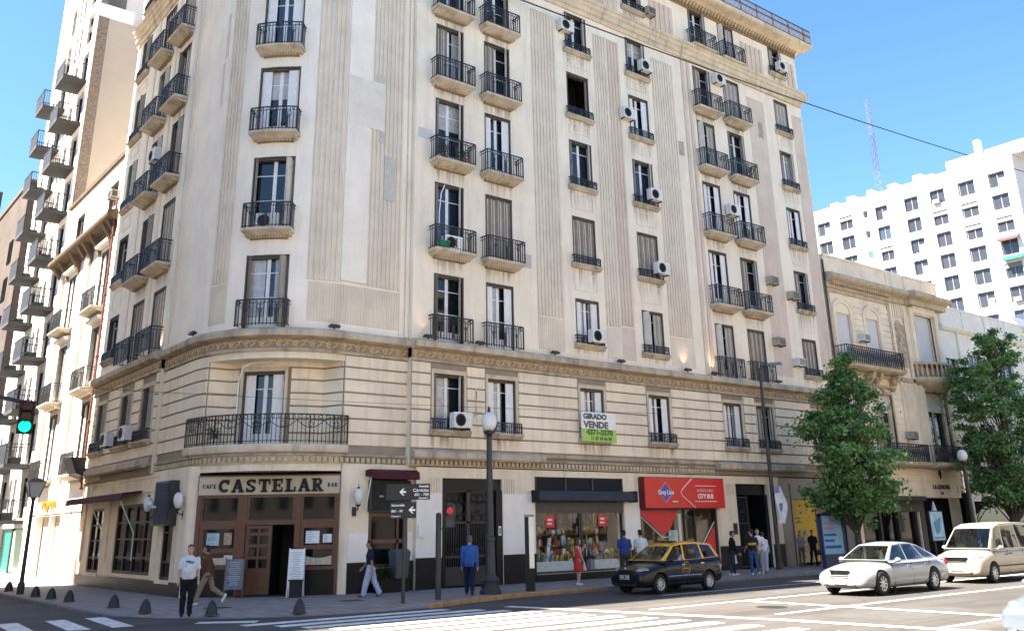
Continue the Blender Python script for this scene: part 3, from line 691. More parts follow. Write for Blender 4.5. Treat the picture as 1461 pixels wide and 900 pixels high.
b=B(); b.T=TLG; wall(b,-46.1,-33.05,0,4.24,lops,rev=.3); b.quad((-33.05,0,0),(-32.75,.25,0),(-32.75,.25,4.24),(-33.05,0,4.24)); obj('wall',b,[RUST],BLD)
# moulded panels over the left shop windows
for a,c in ((-45.0,-42.5),(-41.1,-36.3)): b=B(); b.T=TLG; outline(b,a,c,3.55,4.1,.05,.04); obj('panel_moulding',b,[RUST],BLD)
for u in (-45.7,-42.1,-35.9): b=B(); b.T=TLG; b.box(u-.22,u+.22,-.06,0,1.0,4.1); obj('pilaster_strip',b,[RUST],BLD)
# white panels and black plinth
def slab(name,mat,T,*a):
    b=B(); b.T=T; b.box(*a); return obj(name,b,[mat],BLD)
TYG=TR((0,YG,0))
for x0,x1 in ((18.92,20.03),(22.88,24.46),(29.45,30.36)): slab('wall_panel',WPANEL,TRG,x0,x1,-.02,0,1.06,3.27)
slab('wall_panel',WPANEL,TYG,16.28,17.03,-.02,0,1.0,1.94); slab('wall_panel',WPANEL,TYG,18.67,18.88,-.02,0,1.0,1.94)
for x0,x1 in ((18.92,20.03),(22.88,24.47),(29.45,30.37),(35.53,36.97),(39.53,40.37)): slab('plinth',PLINTH,TRG,x0,x1,-.045,0,.0,1.05)
slab('plinth',PLINTH,TRG,24.5,29.42,-.045,.2,0,.27); slab('plinth',PLINTH,TRG,30.4,35.5,-.045,.2,0,.19)
b=B(); b.T=TYG; b.prism([(16.26,-.05,0),(18.88,-.05,0),(18.88,-.05,.98),(18.67,-.05,.98),(18.67,-.05,.77),(17.03,-.05,.77),(17.03,-.05,.98),(16.26,-.05,.98)],(0,.05,0)); obj('plinth',b,[PLINTH],BLD)
slab('plinth',PLINTH,TLG,-46.0,-33.06,-.04,0,0,.45)

# --- cafe front across the corner
CP=Vector((12.05,32.75,0)); CTH=math.atan2(29.91-32.75,16.0-12.05); CL=4.865
TC=TR(CP)@RZ(CTH)
b=B(); b.poly([(12.05,32.75,4.0),(16,29.91,4.0)]+[cpt(-87.5-77*i/10,CR)+(4.0,) for i in range(0,11)]); obj('entrance_soffit',b,[RUST],BLD)
b=B(); b.map=cmap; wall(b,uN0,uN1,4.0,4.56,[],du=.29); obj('lintel',b,[RUST],BLD,smooth=25)
CAFE=obj('cafe_front',(lambda b:(setattr(b,'T',TC),
   b.box(0,CL,-.03,.1,2.26,2.42),b.box(0,CL,-.03,.1,3.16,3.26),
   b.box(0,.15,-.06,.1,0,3.16),b.box(CL-.1,CL,-.06,.1,0,3.16),b.box(1.45,1.7,-.05,.1,0,3.16),b.box(3.36,3.56,-.05,.1,0,3.16),
   b.box(.15,1.45,-.02,.1,2.14,2.26),b.box(3.56,CL-.1,-.02,.1,2.14,2.26),b.box(.15,1.45,-.02,.1,1.38,1.52),b.box(3.56,CL-.1,-.02,.1,1.45,1.58),
   b.box(.15,1.45,-.02,.1,.86,.98),b.box(3.56,CL-.1,-.02,.1,.80,.9),b.box(.15,.3,-.01,.1,.98,2.14),b.box(1.33,1.45,-.01,.1,.98,2.14),b.box(3.56,3.68,-.01,.1,.9,2.14),b.box(CL-.2,CL-.1,-.01,.1,.9,2.14),
   b.box(1.7,1.8,-.02,.1,2.42,3.16),b.box(3.26,3.36,-.02,.1,2.42,3.16),b.box(.15,.22,-.02,.1,2.42,3.16),b.box(1.38,1.45,-.02,.1,2.42,3.16),b.box(3.56,3.63,-.02,.1,2.42,3.16),b.box(4.68,CL-.1,-.02,.1,2.42,3.16),b)[-1])(B()),[WOOD],BLD)
b=B(); b.T=TC
for x0,x1,z0,z1 in ((.2,1.42,2.42,3.16),(1.75,3.3,2.42,3.16),(3.6,4.72,2.42,3.16),(.28,1.36,1.52,2.14),(.28,1.36,.98,1.38),(3.66,4.68,1.58,2.14),(3.66,4.68,.9,1.45)): b.box(x0,x1,.03,.04,z0,z1)
obj('pane',b,[GCAFE],CAFE)
for a in ((.15,1.45,-.05,.1,0,.86),(3.56,CL-.1,-.05,.1,0,.8)):
    b=B(); b.T=TC; b.box(*a); obj('plinth',b,[PLINTH],CAFE)
b=B(); b.T=TC; x0,x1=1.72,2.6
for a,c in ((x0,x0+.12),(x1-.12,x1),(x0+.4,x0+.48)): b.box(a,c,0,.05,.05,2.24)
for z in (.05,.78,1.16,1.54,1.92,2.14): b.box(x0+.12,x1-.12,.002,.048,z,z+.1)
b.box(x0+.12,x1-.12,.01,.04,.15,.78)
dr=obj('door',b,[WOOD],CAFE); 
b=B(); b.T=TC; b.box(x0+.1,x1-.1,.02,.03,.8,2.2); obj('pane',b,[GCAFE],dr)
b=B(); b.T=TC
b.quad((2.6,.1,.02),(2.6,1.8,.02),(2.6,1.8,2.26),(2.6,.1,2.26)); b.quad((3.36,.1,.02),(3.36,1.8,.02),(3.36,1.8,2.26),(3.36,.1,2.26)); b.quad((2.6,1.8,0),(3.36,1.8,0),(3.36,1.8,2.26),(2.6,1.8,2.26)); b.quad((2.6,.1,2.26),(3.36,.1,2.26),(3.36,1.8,2.26),(2.6,1.8,2.26)); b.quad((2.6,.1,.01),(3.36,.1,.01),(3.36,1.8,.01),(2.6,1.8,.01))
obj('doorway',b,[BLACK],CAFE)
b=B(); b.T=TC; b.box(1.6,3.5,-.35,.1,-.0,.045); obj('doorstep',b,[PLINTH],CAFE)
# menus and notices behind the glass
PAPER=M('paper',(.72,.74,.74),rough=.7,var=.05); INK=M('ink',(.06,.06,.07),rough=.8,var=0); SCREENP=M('printed_sheet',(.35,.48,.55),rough=.5,var=.3,scale=6)
def notice(lx,z,w_,h_,label,mat=PAPER,lines=5):
    t=thing('notice_sheet',label,'notice',tuple(TC@Vector((lx,.012,z))),CTH)
    b=B(); b.box(-w_/2,w_/2,-.004,.004,0,h_); obj('sheet',b,[mat],t)
    b=B()
    for i in range(lines):
        zz=h_*(.85-.7*i/max(1,lines-1)); l=w_*(.3+.1*((i*7)%3)); b.box(-w_*.4,-w_*.4+l*1.2,-.006,-.0045,zz,zz+.012)
    obj('print',b,[INK],t)
notice(.62,1.62,.42,.40,'bluish menu sheet in the upper left cafe window',SCREENP)
notice(1.12,1.64,.26,.38,'picture sheet beside the bluish menu in the left cafe window',M('picture_print',(.45,.30,.2),var=.6,scale=14))
notice(1.18,1.04,.28,.26,'white notice low in the left cafe window behind the blackboard')
notice(3.98,1.64,.46,.40,'larger white menu sheet in the right cafe window')
notice(4.48,1.66,.30,.27,'smaller white notice at the right edge of the right cafe window')
# cream half-curtains
CRM=M('cream_curtain',(.50,.44,.33),rough=.9,var=.15,scale=8)
for lx,lab in ((.8,'cream half curtain low in the left cafe window'),(4.2,'cream half curtain low in the right cafe window')):
    b=B(); n=16; w_=.9
    for i in range(n):
        xa=-w_/2+w_*i/n; xb=xa+w_/n; f=lambda x:.012*math.sin(x*38)
        sag=lambda x:.07*(abs(x)/(w_/2))**2
        b.quad((xa,f(xa),0),(xb,f(xb),0),(xb,f(xb),.22+sag(xb)),(xa,f(xa),.22+sag(xa)))
    o=obj('curtain',b,[CRM],None,loc=tuple(TC@Vector((lx,.005,1.0 if lx<2 else .95))),rz=CTH); tag(o,lab,'curtain')

# --- cafe name board
SIGNB=M('cream_board',(.50,.43,.31),rough=.6,var=.08)
cs=thing('cafe_sign','cream name board with big black slab letters over the corner cafe door','sign',tuple(TC@Vector((CL/2,-.03,3.26))),CTH)
b=B(); b.box(-CL/2+.02,CL/2-.02,-.04,.05,.0,.60); obj('board',b,[SIGNB],cs)
b=B(); 
for x0,x1,z0,z1 in ((-CL/2,CL/2,.60,.65),(-CL/2,-CL/2+.02,0,.6),(CL/2-.02,CL/2,0,.6)): b.box(x0,x1,-.06,.05,z0,z1)
obj('board_frame',b,[WOOD],cs)
def slab_letters(word,h,w_,gap,th=.28):
    "heavy slab-serif capitals from strokes on a unit square"
    b=B(); x=0; tw=th; sf=.13
    def st(p,q,wd):
        p=Vector(p);q=Vector(q);d=(q-p).normalized();n=Vector((-d.y,d.x))*wd/2
        pts=[p+n,p-n,q-n,q+n]; b.prism([(X+v.x*w_,0,v.y*h) for v in pts],(0,-.045,0))
    def arc(cx,cy,rx,ry,a0,a1,wd,n=10):
        for i in range(n):
            t0=R(a0+(a1-a0)*i/n); t1=R(a0+(a1-a0)*(i+1)/n)
            o=lambda t,k:(X+(cx+(rx+k)*math.cos(t))*w_,0,(cy+(ry+k*.8)*math.sin(t))*h)
            b.prism([o(t0,wd/2),o(t0,-wd/2),o(t1,-wd/2),o(t1,wd/2)],(0,-.045,0))
    def bar(x0,x1,y0,y1): b.box(X+x0*w_,X+x1*w_,-.045,0,y0*h,y1*h)
    for ch in word:
        X=x
        if ch=='C': arc(.52,.5,.36,.38,45,315,.26,14); bar(.72,.9,.62,.98)
        if ch=='A':
            st((.5,.98),(.16,.05),.2); st((.5,.98),(.84,.05),.3); bar(.28,.72,.28,.42); bar(-.02,.36,0,sf); bar(.62,1.05,0,sf)
        if ch=='S': arc(.5,.73,.26,.18,20,270,.24,10); arc(.5,.27,.28,.18,90,-160,.24,10); bar(.72,.86,.68,.98); bar(.12,.26,.02,.34)
        if ch=='T': bar(.36,.66,0,1); bar(.02,1,.8,1); bar(.02,.14,.58,.8); bar(.88,1,.58,.8); bar(.22,.8,0,sf)
        if ch=='E': bar(.14,.44,0,1); bar(.02,.92,.84,1); bar(.02,.95,0,.16); bar(.44,.68,.43,.57); bar(.62,.72,.34,.66); bar(.8,.92,.64,.84); bar(.83,.95,.16,.36)
        if ch=='L': bar(.14,.44,0,1); bar(.02,.56,.87,1); bar(.02,.92,0,.15); bar(.78,.92,.15,.4)
        if ch=='R': bar(.12,.42,0,1); bar(0,.45,.87,1); bar(0,.54,0,sf); arc(.55,.74,.22,.19,90,-90,.24,8); bar(.42,.56,.86,1); bar(.42,.56,.46,.6); st((.52,.5),(.82,.05),.26); bar(.7,1.04,0,sf)
        if ch=='F': bar(.12,.42,0,1); bar(0,.95,.84,1); bar(0,.54,0,sf); bar(.42,.7,.42,.56); bar(.82,.95,.64,.84)
        if ch=='B': bar(.12,.4,0,1); bar(0,.45,.87,1); bar(0,.45,0,sf); arc(.5,.74,.22,.18,90,-90,.22,8); arc(.52,.26,.26,.19,90,-90,.22,8); bar(.4,.55,.42,.58)
        x+=w_+gap
    return b,x-gap
b,wd=slab_letters('CASTELAR',.44,.40,.055)
for i in range(len(b.v)): v=b.v[i]; b.v[i]=(v[0]-wd/2+.05,v[1]-.042,v[2]+.07)
obj('lettering',b,[BLACK],cs)
for word,cx in (('CAFE',-2.05),('BAR',2.16)):
    b,wd=slab_letters(word,.13,.10,.02)
    for i in range(len(b.v)): v=b.v[i]; b.v[i]=(v[0]-wd/2+cx,v[1]*.3-.042,v[2]+.22)
    obj('lettering',b,[BLACK],cs)

# --- cafe side window beside the corner, with its awning and louvre box
b=B(); b.T=TR((0,YG,0))
for x0,x1,z0,z1 in ((17.05,17.17,.78,2.6),(18.53,18.65,.78,2.6),(17.17,18.53,.78,.9),(17.17,18.53,2.48,2.6),(17.17,18.53,1.58,1.72),(18.2,18.28,.9,2.48)): b.box(x0,x1,.0,.12,z0,z1)
sw=obj('cafe_window',b,[WOOD],BLD); b=B(); b.T=TR((0,YG,0)); b.box(17.15,18.55,.06,.07,.85,2.5); obj('pane',b,[GCAFE],sw)
lo=thing('louvre_shutter','black louvred box above the small cafe window under the burgundy blind','shutter',(17.85,YG,2.62))
b=B(); b.box(-.85,.85,-.16,.0,0,1.08,0); 
for i in range(17): z=.06+i*.06; b.profile([(-.16,z+.045),(-.2,z),(-.19,z),(-.16,z+.03)],-.78,.78)
obj('louvres',b,[DMETAL],lo); b=B(); b.box(-.52,-.35,-.225,-.2,.5,.56); b.box(.1,.28,-.225,-.2,.5,.56); obj('catch',b,[GMETAL],lo)
aw=thing('roller_awning','rolled burgundy awning with white side arm over the small cafe window','awning',(17.85,YG,3.72))
b=B(); b.profile([(0,.32),(-.3,.34),(-.48,.25),(-.5,.02),(-.46,.0),(-.4,.1),(0,.12)],-.98,.98); obj('canopy',b,[BURG],aw)
b=B(); b.tube([(-.96,-.4,.1),(-.98,-.1,-1.0)],.02,6); b.tube([(.96,-.4,.1),(.97,-.1,-1.0)],.016,6); obj('awning_arm',b,[WHITE],aw)
pl=thing('planter_box','black planter of green leaves under the small cafe window','planter',(17.75,29.3,0))
b=B(); b.box(-.62,.62,-.16,.16,0,.42); b.box(-.64,.64,-.18,.18,.42,.46); obj('box',b,[PLINTH],pl)
LEAFM=M('planter_leaf',(.03,.085,.02),rough=.6,var=.5,scale=6); b=B()
for i in range(900):
    c=Vector((random.uniform(-.64,.64),random.uniform(-.2,.16),random.uniform(.2,.82))); a=random.random()*6.3; s_=.045
    d=Vector((math.cos(a),math.sin(a)*.5,random.uniform(-.6,.6))).normalized()*s_; e=Vector((-d.y,d.x,random.uniform(-.3,.5)*s_))*.7
    b.quad(c-d,c+e,c+d,c-e)
obj('foliage',b,[LEAFM],pl)

# --- wall lanterns
OPAL=M('opal_glass',(.62,.62,.61),rough=.25,spec=.5,var=.03)
def lantern(x,y,z,rz,label):
    t=thing('wall_lantern',label,'lantern',(x,y,z),rz,'globe lanterns on the cafe walls')
    b=B(); b.lathe([(.03,-.17),(.085,-.13),(.15,.02),(.165,.16),(.14,.29),(.09,.36),(.05,.38)],(0,-.3,0),16); obj('lamp_shade',b,[OPAL],t,smooth=60)
    b=B(); b.lathe([(.02,.38),(.06,.39),(.05,.42),(.012,.45),(.008,.55)],(0,-.3,0),10); b.lathe([(.1,-.18),(.11,-.15),(.04,-.22)],(0,-.3,0),12); b.tube([(0,-.3,-.2),(0,-.28,-.32),(0,-.1,-.36),(0,0,-.34)],.022,8); b.box(-.07,.07,-.06,0,-.52,-.22); obj('bracket',b,[IRON],t,smooth=40)
p=cc+Vector((math.cos(R(-176)),math.sin(R(-176)),0))*3.95; lantern(11.86,33.35,3.0,R(-75),'white globe lantern left of the corner cafe name board')
lantern(16.45,29.74,3.02,0,'white globe lantern right of the corner cafe name board')
lantern(11.72,36.0,2.95,R(-90),'white globe lantern farthest down the side street, by the black louvre box')
ls=thing('louvre_shutter','tall black louvred box on the side street wall between two globe lanterns','shutter',(11.8,34.75,2.3),-PI/2)
b=B(); b.box(-.8,.8,-.32,0,0,1.52)
for i in range(22): z=.05+i*.066; b.profile([(-.32,z+.05),(-.365,z),(-.355,z),(-.32,z+.035)],-.74,.74)
obj('louvres',b,[DMETAL],ls)
cmx=thing('security_camera','small white camera on the tall black louvred box in the side street','camera',(11.35,35.0,2.95),-PI/2)
b=B(); b.tube([(.0,-.02,0),(.0,-.14,.05)],.03,8); b.box(-.28,.3,-.1,-.06,-.04,.0); b.ball((-.05,-.16,.1),.1,10,7); obj('body',b,[WHITE],cmx,smooth=40)
# --- side-street cafe windows and awning
for (a,c,z0,z1),nm in zip(lops,('cafe_window',)*3):
    b=B(); b.T=TLG; n=max(1,round((c-a)/1.1))
    b.box(a,a+.1,.05,.2,z0,z1); b.box(c-.1,c,.05,.2,z0,z1); b.box(a+.1,c-.1,.05,.2,z0,z0+.1); b.box(a+.1,c-.1,.05,.2,z1-.1,z1)
    for i in range(1,n): u=a+(c-a)*i/n; b.box(u-.05,u+.05,.06,.19,z0+.1,z1-.1)
    for z in (z0+.55,z0+(z1-z0)*.48,z0+(z1-z0)*.72): b.box(a+.1,c-.1,.07,.18,z,z+.07)
    o=obj(nm,b,[M('dark_wood',(.045,.02,.012),rough=.5,var=.3,scale=8)],BLD); b=B(); b.T=TLG; b.box(a+.05,c-.05,.12,.13,z0+.05,z1-.05); obj('pane',b,[GCAFE],o)
    b=B(); b.T=TLG; b.box(a-.15,c+.15,-.08,.0,z0-.12,z0,0); obj('window_sill',b,[RUST],BLD)
aw=thing('folding_awning','long burgundy awning folded above the side street cafe windows','awning',(11.8,42.2,3.3),-PI/2)
b=B(); b.profile([(0,.34),(-.75,.24),(-.8,.0),(-.77,-.02),(-.7,.16),(0,.24)],-4.0,4.2); obj('canopy',b,[BURG],aw)
b=B(); 
for x in (-3.9,-.4,3.7): b.tube([(x,-.72,.1),(x+.05,-.1,-1.1),(x+.05,-.05,-1.2)],.022,6); b.tube([(x+.05,-.05,-1.2),(x+.06,-.04,-2.2)],.018,6)
obj('awning_arm',b,[WHITE],aw)

# --- big iron street door
b=B(); b.T=TRG; b.box(20.05,22.85,.1,.4,3.4,3.82); b.box(20.05,20.2,.0,.4,0,3.4); b.box(22.55,22.85,.0,.4,0,3.4); EN=obj('entrance_door',b,[PLINTH],BLD)
b=B(); b.T=TRG; b.box(20.2,22.55,.34,.36,0,3.4); obj('pane',b,[GCAFE],EN)
b=B(); b.T=TRG
for x in (20.24,21.34,21.42,22.51): b.box(x-.04,x+.04,.2,.3,0.02,3.4)
for z in (.04,.62,1.0,2.2,3.34): b.box(20.24,22.51,.2,.3,z,z+.07)
b.box(20.28,22.47,.24,.28,.1,.62)
for i in range(22):
    x=20.3+2.2*i/21; b.box(x-.012,x+.012,.22,.25,.66,2.25)
for cx_ in (20.82,21.95):
    for r,dx,dz in ((.28,-.2,2.75),(.28,.2,2.75),(.16,-.12,3.1),(.16,.12,3.1),(.2,0,2.45),(.12,-.35,2.4),(.12,.35,2.4)): b.torus((cx_+dx,.24,dz),r,.015,14,4)
    for r,dx,dz in ((.13,-.25,1.2),(.13,.25,1.2),(.13,0,1.2)): b.torus((cx_+dx,.235,dz),r,.012,12,4)
obj('iron_grille',b,[DMETAL],EN)
it=thing('intercom','small pale intercom plate in the dark jamb of the iron street door','intercom',(22.7,YR-.002,1.75)); b=B(); b.box(-.06,.06,-.03,0,0,.34); obj('plate',b,[WHITE],it); b=B(); b.box(-.04,.04,-.035,-.03,.05,.28); obj('buttons',b,[GMETAL],it)
mb=thing('meter_box','small white box on the white wall panel left of the iron door','box',(18.98,YR-.02,1.75)) ; b=B(); b.box(-.02,.24,-.1,0,0,.42); obj('box',b,[WHITE],mb); b=B(); b.box(.0,.22,-.105,-.1,.02,.4); obj('lid',b,[WPANEL],mb)
# --- souvenir shop
b=B(); b.T=TRG
b.box(24.5,29.42,.05,.3,3.36,3.95,0); b.box(24.5,29.42,.06,.3,2.55,2.98,1)
for i in range(9): z=3.42+i*.058; b.profile([(.05,z+.05),(.0,z),(.012,z),(.05,z+.035)],24.56,29.36)
for i in range(7): z=2.57+i*.058; b.box(24.52,29.4,.045,.06,z,z+.04,1)
for x in (24.5,26.1,27.6,29.34): b.box(x,x+.08,-.015,.05,3.38,3.95)
SV=obj('shop_front',b,[DMETAL,SHUTGR],BLD)
b=B(); b.T=TRG; 
for x in (24.52,26.9,27.0,29.32): b.box(x,x+.07,.1,.2,.28,2.55)
b.box(24.5,29.42,.1,.2,.28,.36); obj('window_frame',b,[DMETAL],SV)
b=B(); b.T=TRG; b.quad((24.55,.15,.36),(29.35,.15,.36),(29.35,.15,2.55),(24.55,.15,2.55)); obj('pane',b,[CLEAR],SV)
b=B(); b.T=TRG; b.quad((24.4,1.6,0),(29.5,1.6,0),(29.5,1.6,3.4),(24.4,1.6,3.4)); b.quad((24.4,.3,.3),(29.5,.3,.3),(29.5,1.6,.3),(24.4,1.6,.3)); b.quad((24.4,.3,3.2),(29.5,.3,3.2),(29.5,1.6,3.2),(24.4,1.6,3.2)); b.quad((24.45,.3,.3),(24.45,1.6,.3),(24.45,1.6,3.2),(24.45,.3,3.2)); b.quad((29.47,.3,.3),(29.47,1.6,.3),(29.47,1.6,3.2),(29.47,.3,3.2))
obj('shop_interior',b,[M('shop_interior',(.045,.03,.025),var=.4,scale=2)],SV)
aw=thing('roller_awning','dark blue rolled awning cassette over the souvenir shop window','awning',(26.98,YR,2.98))
b=B(); b.profile([(.04,.40),(-.3,.42),(-.42,.3),(-.42,.05),(-.34,0),(.04,.02)],-2.6,2.75); obj('cassette',b,[M('navy_canvas',(.035,.038,.05),rough=.7,var=.2)],aw); b=B(); b.box(-2.68,-2.6,-.46,.0,-.02,.44); obj('end_cap',b,[BLACK],aw); b=B(); b.box(2.75,2.86,-.46,.0,-.02,.44); obj('end_cap',b,[BLACK],aw)
SOUV=[M('goods_'+n,c,var=.2,scale=9,rough=.6) for n,c in (('red',(.50,.05,.05)),('white',(.65,.62,.58)),('blue',(.08,.20,.42)),('tan',(.42,.28,.14)),('yellow',(.55,.40,.06)),('dark',(.05,.04,.04)),('sky',(.25,.45,.55)),('brown',(.22,.11,.05)))]
b=B(); rnd=random.Random(3)
for row,(z0,ymin,ymax,n,hm) in enumerate(((.33,.3,.7,60,.55),(.85,.5,.95,60,.45),(1.3,.7,1.2,55,.4),(1.75,.8,1.4,50,.35),(2.15,.4,1.2,45,.35))):
    for i in range(n):
        x=24.7+4.5*(i+rnd.random()*.7)/n; y=rnd.uniform(ymin,ymax); h=rnd.uniform(.12,hm); w_=rnd.uniform(.05,.16); mi=rnd.choice([0,0,1,1,2,3,3,4,5,5,6,7,7])
        if row==4: zt=2.6; b.T=TR((x,YR+y,zt))@RZ(rnd.uniform(-1,1)); b.box(0,w_*1.1,0,.03,-h*1.6,0,mi); b.T=None
        elif rnd.random()<.2: b.ball((x,YR+y,z0+w_*.9),(w_*.9,w_*.6,w_*.9),8,6,mi)
        elif rnd.random()<.45: b.lathe([(w_*.4,0),(w_*.5,h*.4),(w_*.25,h*.75),(w_*.1,h)],(x,YR+y,z0),8,mi)
        else:
            b.T=TR((x,YR+y,z0))@RZ(rnd.uniform(-.7,.7))@Matrix.Rotation(rnd.uniform(-.25,.25),4,'Y'); b.box(0,w_*rnd.choice((.6,1,1.8)),0,rnd.uniform(.02,.12),0,h,mi); b.T=None
for z in (.84,1.29,1.74): b.box(24.6,29.3,YR+.9,YR+1.3,z-.03,z,7)
for x0,x1 in ((24.62,26.6),(27.8,29.2)): b.box(x0,x1,YR+.22,YR+.6,.31,.72,1)
for i in range(40):
    x0=rnd.choice((24.7+1.8*rnd.random(),27.9+1.2*rnd.random())); b.box(x0,x0+.1,YR+.24,YR+.36,.72,.72+rnd.uniform(.1,.3),rnd.choice([3,4,4,7,2,6]))
o=obj('souvenirs',b,SOUV); tag(o,'crowded display of colourful souvenirs behind the shop window','souvenirs'); o['kind']='stuff'
REDP=M('red_poster',(.62,.045,.04),rough=.5,var=.06)
for x,z,s in ((25.35,2.0,'left'),(28.25,2.02,'right')):
    t=thing('window_poster','red square poster high in the %s part of the souvenir window'%s,'poster',(x,YR+.13,z)); b=B(); b.box(-.24,.24,0,.01,0,.46); obj('sheet',b,[REDP],t); b=B(); b.box(-.12,.12,-.004,0,.26,.34); b.box(-.15,.1,-.004,0,.12,.18); obj('print',b,[PAPER],t)
# --- red bus-tour shop
t=thing('shop_sign','long red sign box with blue diamond and white arrow over the bus tour shop','sign',(33.07,YR,2.74))
b=B(); b.box(-2.68,2.62,-.36,-.0,0,1.28,0); obj('box',b,[M('sign_red',(.60,.028,.024),rough=.35,var=.04)],t)
b=B(); b.box(-2.69,-2.675,-.365,0,0,1.28); b.box(-2.69,2.63,-.365,.0,1.281,1.30); b.box(-2.69,2.63,-.365,0,-.02,-.001); obj('box_edge',b,[M('sign_dark_red',(.13,.012,.012),rough=.4,var=.1)],t)
b=B(); b.prism([(-1.35-.42,-.362,.65),(-1.35,-.362,.27),(-1.35+.42,-.362,.65),(-1.35,-.362,1.03)],(0,-.006,0)); dm=obj('diamond',b,[M('logo_blue',(.09,.09,.33),rough=.4,var=.05)],t)
b=B()
for a,c in (((-1.35-.47,.65),(-1.35,.225)),((-1.35,.225),(-.88,.65)),((-.88,.65),(-1.35,1.075)),((-1.35,1.075),(-1.82,.65))): b.tube([(a[0],-.364,a[1]),(c[0],-.364,c[1])],.012,4)
PINKP=M('pale_pink_paint',(.75,.42,.40),rough=.5,var=.05); obj('diamond_outline',b,[PINKP],t)
items=[]
def tx(s,size,x,z,mat,off=0.,sx=1.,al='CENTER'):
    me=text_mesh(s,size,.004,offset=off,sx=sx,mat=mat,align=al); me.transform(TR((x,-.372,z))); return me
obj('lettering',tx('Gray Line',.27,-1.35,.65,WHITE,.006,.95),None,t); obj('lettering',tx('Argentina',.09,-.78,.27,WHITE,.002),None,t)
obj('lettering',tx('BUENOS AIRES',.17,1.28,.74,PINKP,.002),None,t); obj('lettering',tx('CITY BUS',.27,1.28,.49,WHITE,.008,.95),None,t)
b=B(); b.box(.6,2.05,-.366,-.36,.94,.965); b.box(.55,2.05,-.366,-.36,.26,.285); b.tube([(.42,-.364,1.27),(-.28,-.364,.78),(-.36,-.364,.66),(-.28,-.364,.52),(.55,-.364,.01)],.022,4); obj('white_lines',b,[M('pale_line',(.85,.70,.66),rough=.5,var=.03)],t)
b=B(); b.T=TRG; b.box(30.4,30.5,.05,.3,.2,2.74); b.box(30.5,35.4,.05,.3,2.66,2.74); b.box(35.4,35.5,.05,.3,.2,2.74); SP=obj('shop_front',b,[DMETAL],BLD)
for a in ((33.3,33.38),(34.0,34.06)): b=B(); b.T=TRG; b.box(*a,.1,.2,.2,2.66); obj('window_post',b,[DMETAL],SP)
b=B(); b.T=TRG; b.quad((30.5,.15,.2),(35.4,.15,.2),(35.4,.15,2.74),(30.5,.15,2.74)); obj('pane',b,[CLEAR],SP)
b=B(); b.T=TRG; b.quad((30.3,2.2,0),(35.6,2.2,0),(35.6,2.2,3.2),(30.3,2.2,3.2)); b.quad((30.3,.3,.2),(35.6,.3,.2),(35.6,2.2,.2),(30.3,2.2,.2)); b.quad((30.3,.3,3.),(35.6,.3,3.),(35.6,2.2,3.),(30.3,2.2,3.)); b.quad((30.42,.3,0),(30.42,2.2,0),(30.42,2.2,3.2),(30.42,.3,3.2)); b.quad((35.47,.3,0),(35.47,2.2,0),(35.47,2.2,3.2),(35.47,.3,3.2)); obj('shop_interior',b,[M('brown_interior',(.26,.17,.09),var=.4,scale=1.5)],SP)
def decal(name,label,cat,pts,mat,y,line=None):
    t=thing(name,label,cat,(pts[0][0],YR+y,pts[0][1])); b=B(); b.T=TR((-pts[0][0],0,-pts[0][1])); b.prism([(x,0,z) for x,z in pts],(0,.006,0)); obj('film',b,[mat],t)
    if line:
        b=B(); b.T=TR((-pts[0][0],0,-pts[0][1])); b.tube([(x,-.004,z) for x,z in line],.025,4); obj('white_line',b,[WHITE],t)
decal('window_film','red pointed window film in the left corner of the bus tour shop','window film',[(30.5,2.72),(30.5,2.5),(31.85,1.62),(32.3,1.75),(33.0,2.72)],REDP,.12,[(30.5,2.42),(31.8,1.52),(32.2,1.5),(32.4,1.7)])
decal('window_film','red triangular window film low in the right corner of the bus tour shop','window film',[(33.9,.4),(35.38,.4),(35.38,2.0)],REDP,.12,[(33.7,.35),(35.36,2.12)])
t=thing('ticket_screen','dark ticket screen with pale display inside the bus tour shop','screen',(33.0,YR+.55,.2)); b=B(); b.box(-.38,.38,0,.2,0,2.25); obj('case',b,[BLACK],t); b=B(); b.box(-.3,.3,-.012,0,.75,1.6); obj('display',b,[M('pale_display',(.45,.60,.62),rough=.3,var=.2,scale=4)],t); b=B(); b.box(.42,.58,0,.06,.1,2.3); obj('white_post',b,[WHITE],t)
# --- second street door, open
b=B(); b.T=TRG; b.box(37,39.5,.2,.42,3.35,3.85); b.box(37,37.15,.1,.42,0,3.35); b.box(39.3,39.5,.1,.42,0,3.35); D2=obj('entrance_door',b,[PLINTH],BLD)
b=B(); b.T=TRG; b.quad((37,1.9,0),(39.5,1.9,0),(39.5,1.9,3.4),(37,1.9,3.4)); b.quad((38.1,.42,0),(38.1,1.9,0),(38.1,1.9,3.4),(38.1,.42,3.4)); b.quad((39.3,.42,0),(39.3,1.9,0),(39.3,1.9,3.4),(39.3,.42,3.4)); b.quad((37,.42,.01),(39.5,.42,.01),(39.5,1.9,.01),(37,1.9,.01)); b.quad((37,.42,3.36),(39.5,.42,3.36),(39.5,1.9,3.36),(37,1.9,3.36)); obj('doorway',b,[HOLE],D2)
b=B(); b.T=TRG
for x in (37.17,38.1): b.box(x-.03,x+.03,.25,.33,0,3.35)
for z in (.05,.9,2.0,3.2): b.box(37.17,38.1,.25,.33,z,z+.06)
for i in range(9): x=37.22+.84*i/8; b.box(x-.012,x+.012,.27,.3,.05,3.25)
for dz in (2.4,2.75,1.5): b.torus((37.63,.27,dz),.2,.014,12,4)
obj('iron_grille',b,[DMETAL],D2)
t=thing('letter_plate','dark metal letter plate on the wall between red shop and open door','plate',(36.72,YR-.002,1.55)); b=B(); b.box(-.13,.13,-.04,0,0,.5); obj('plate',b,[DMETAL],t); b=B(); b.box(-.1,.1,-.05,-.04,.3,.34); obj('slot',b,[BLACK],t)
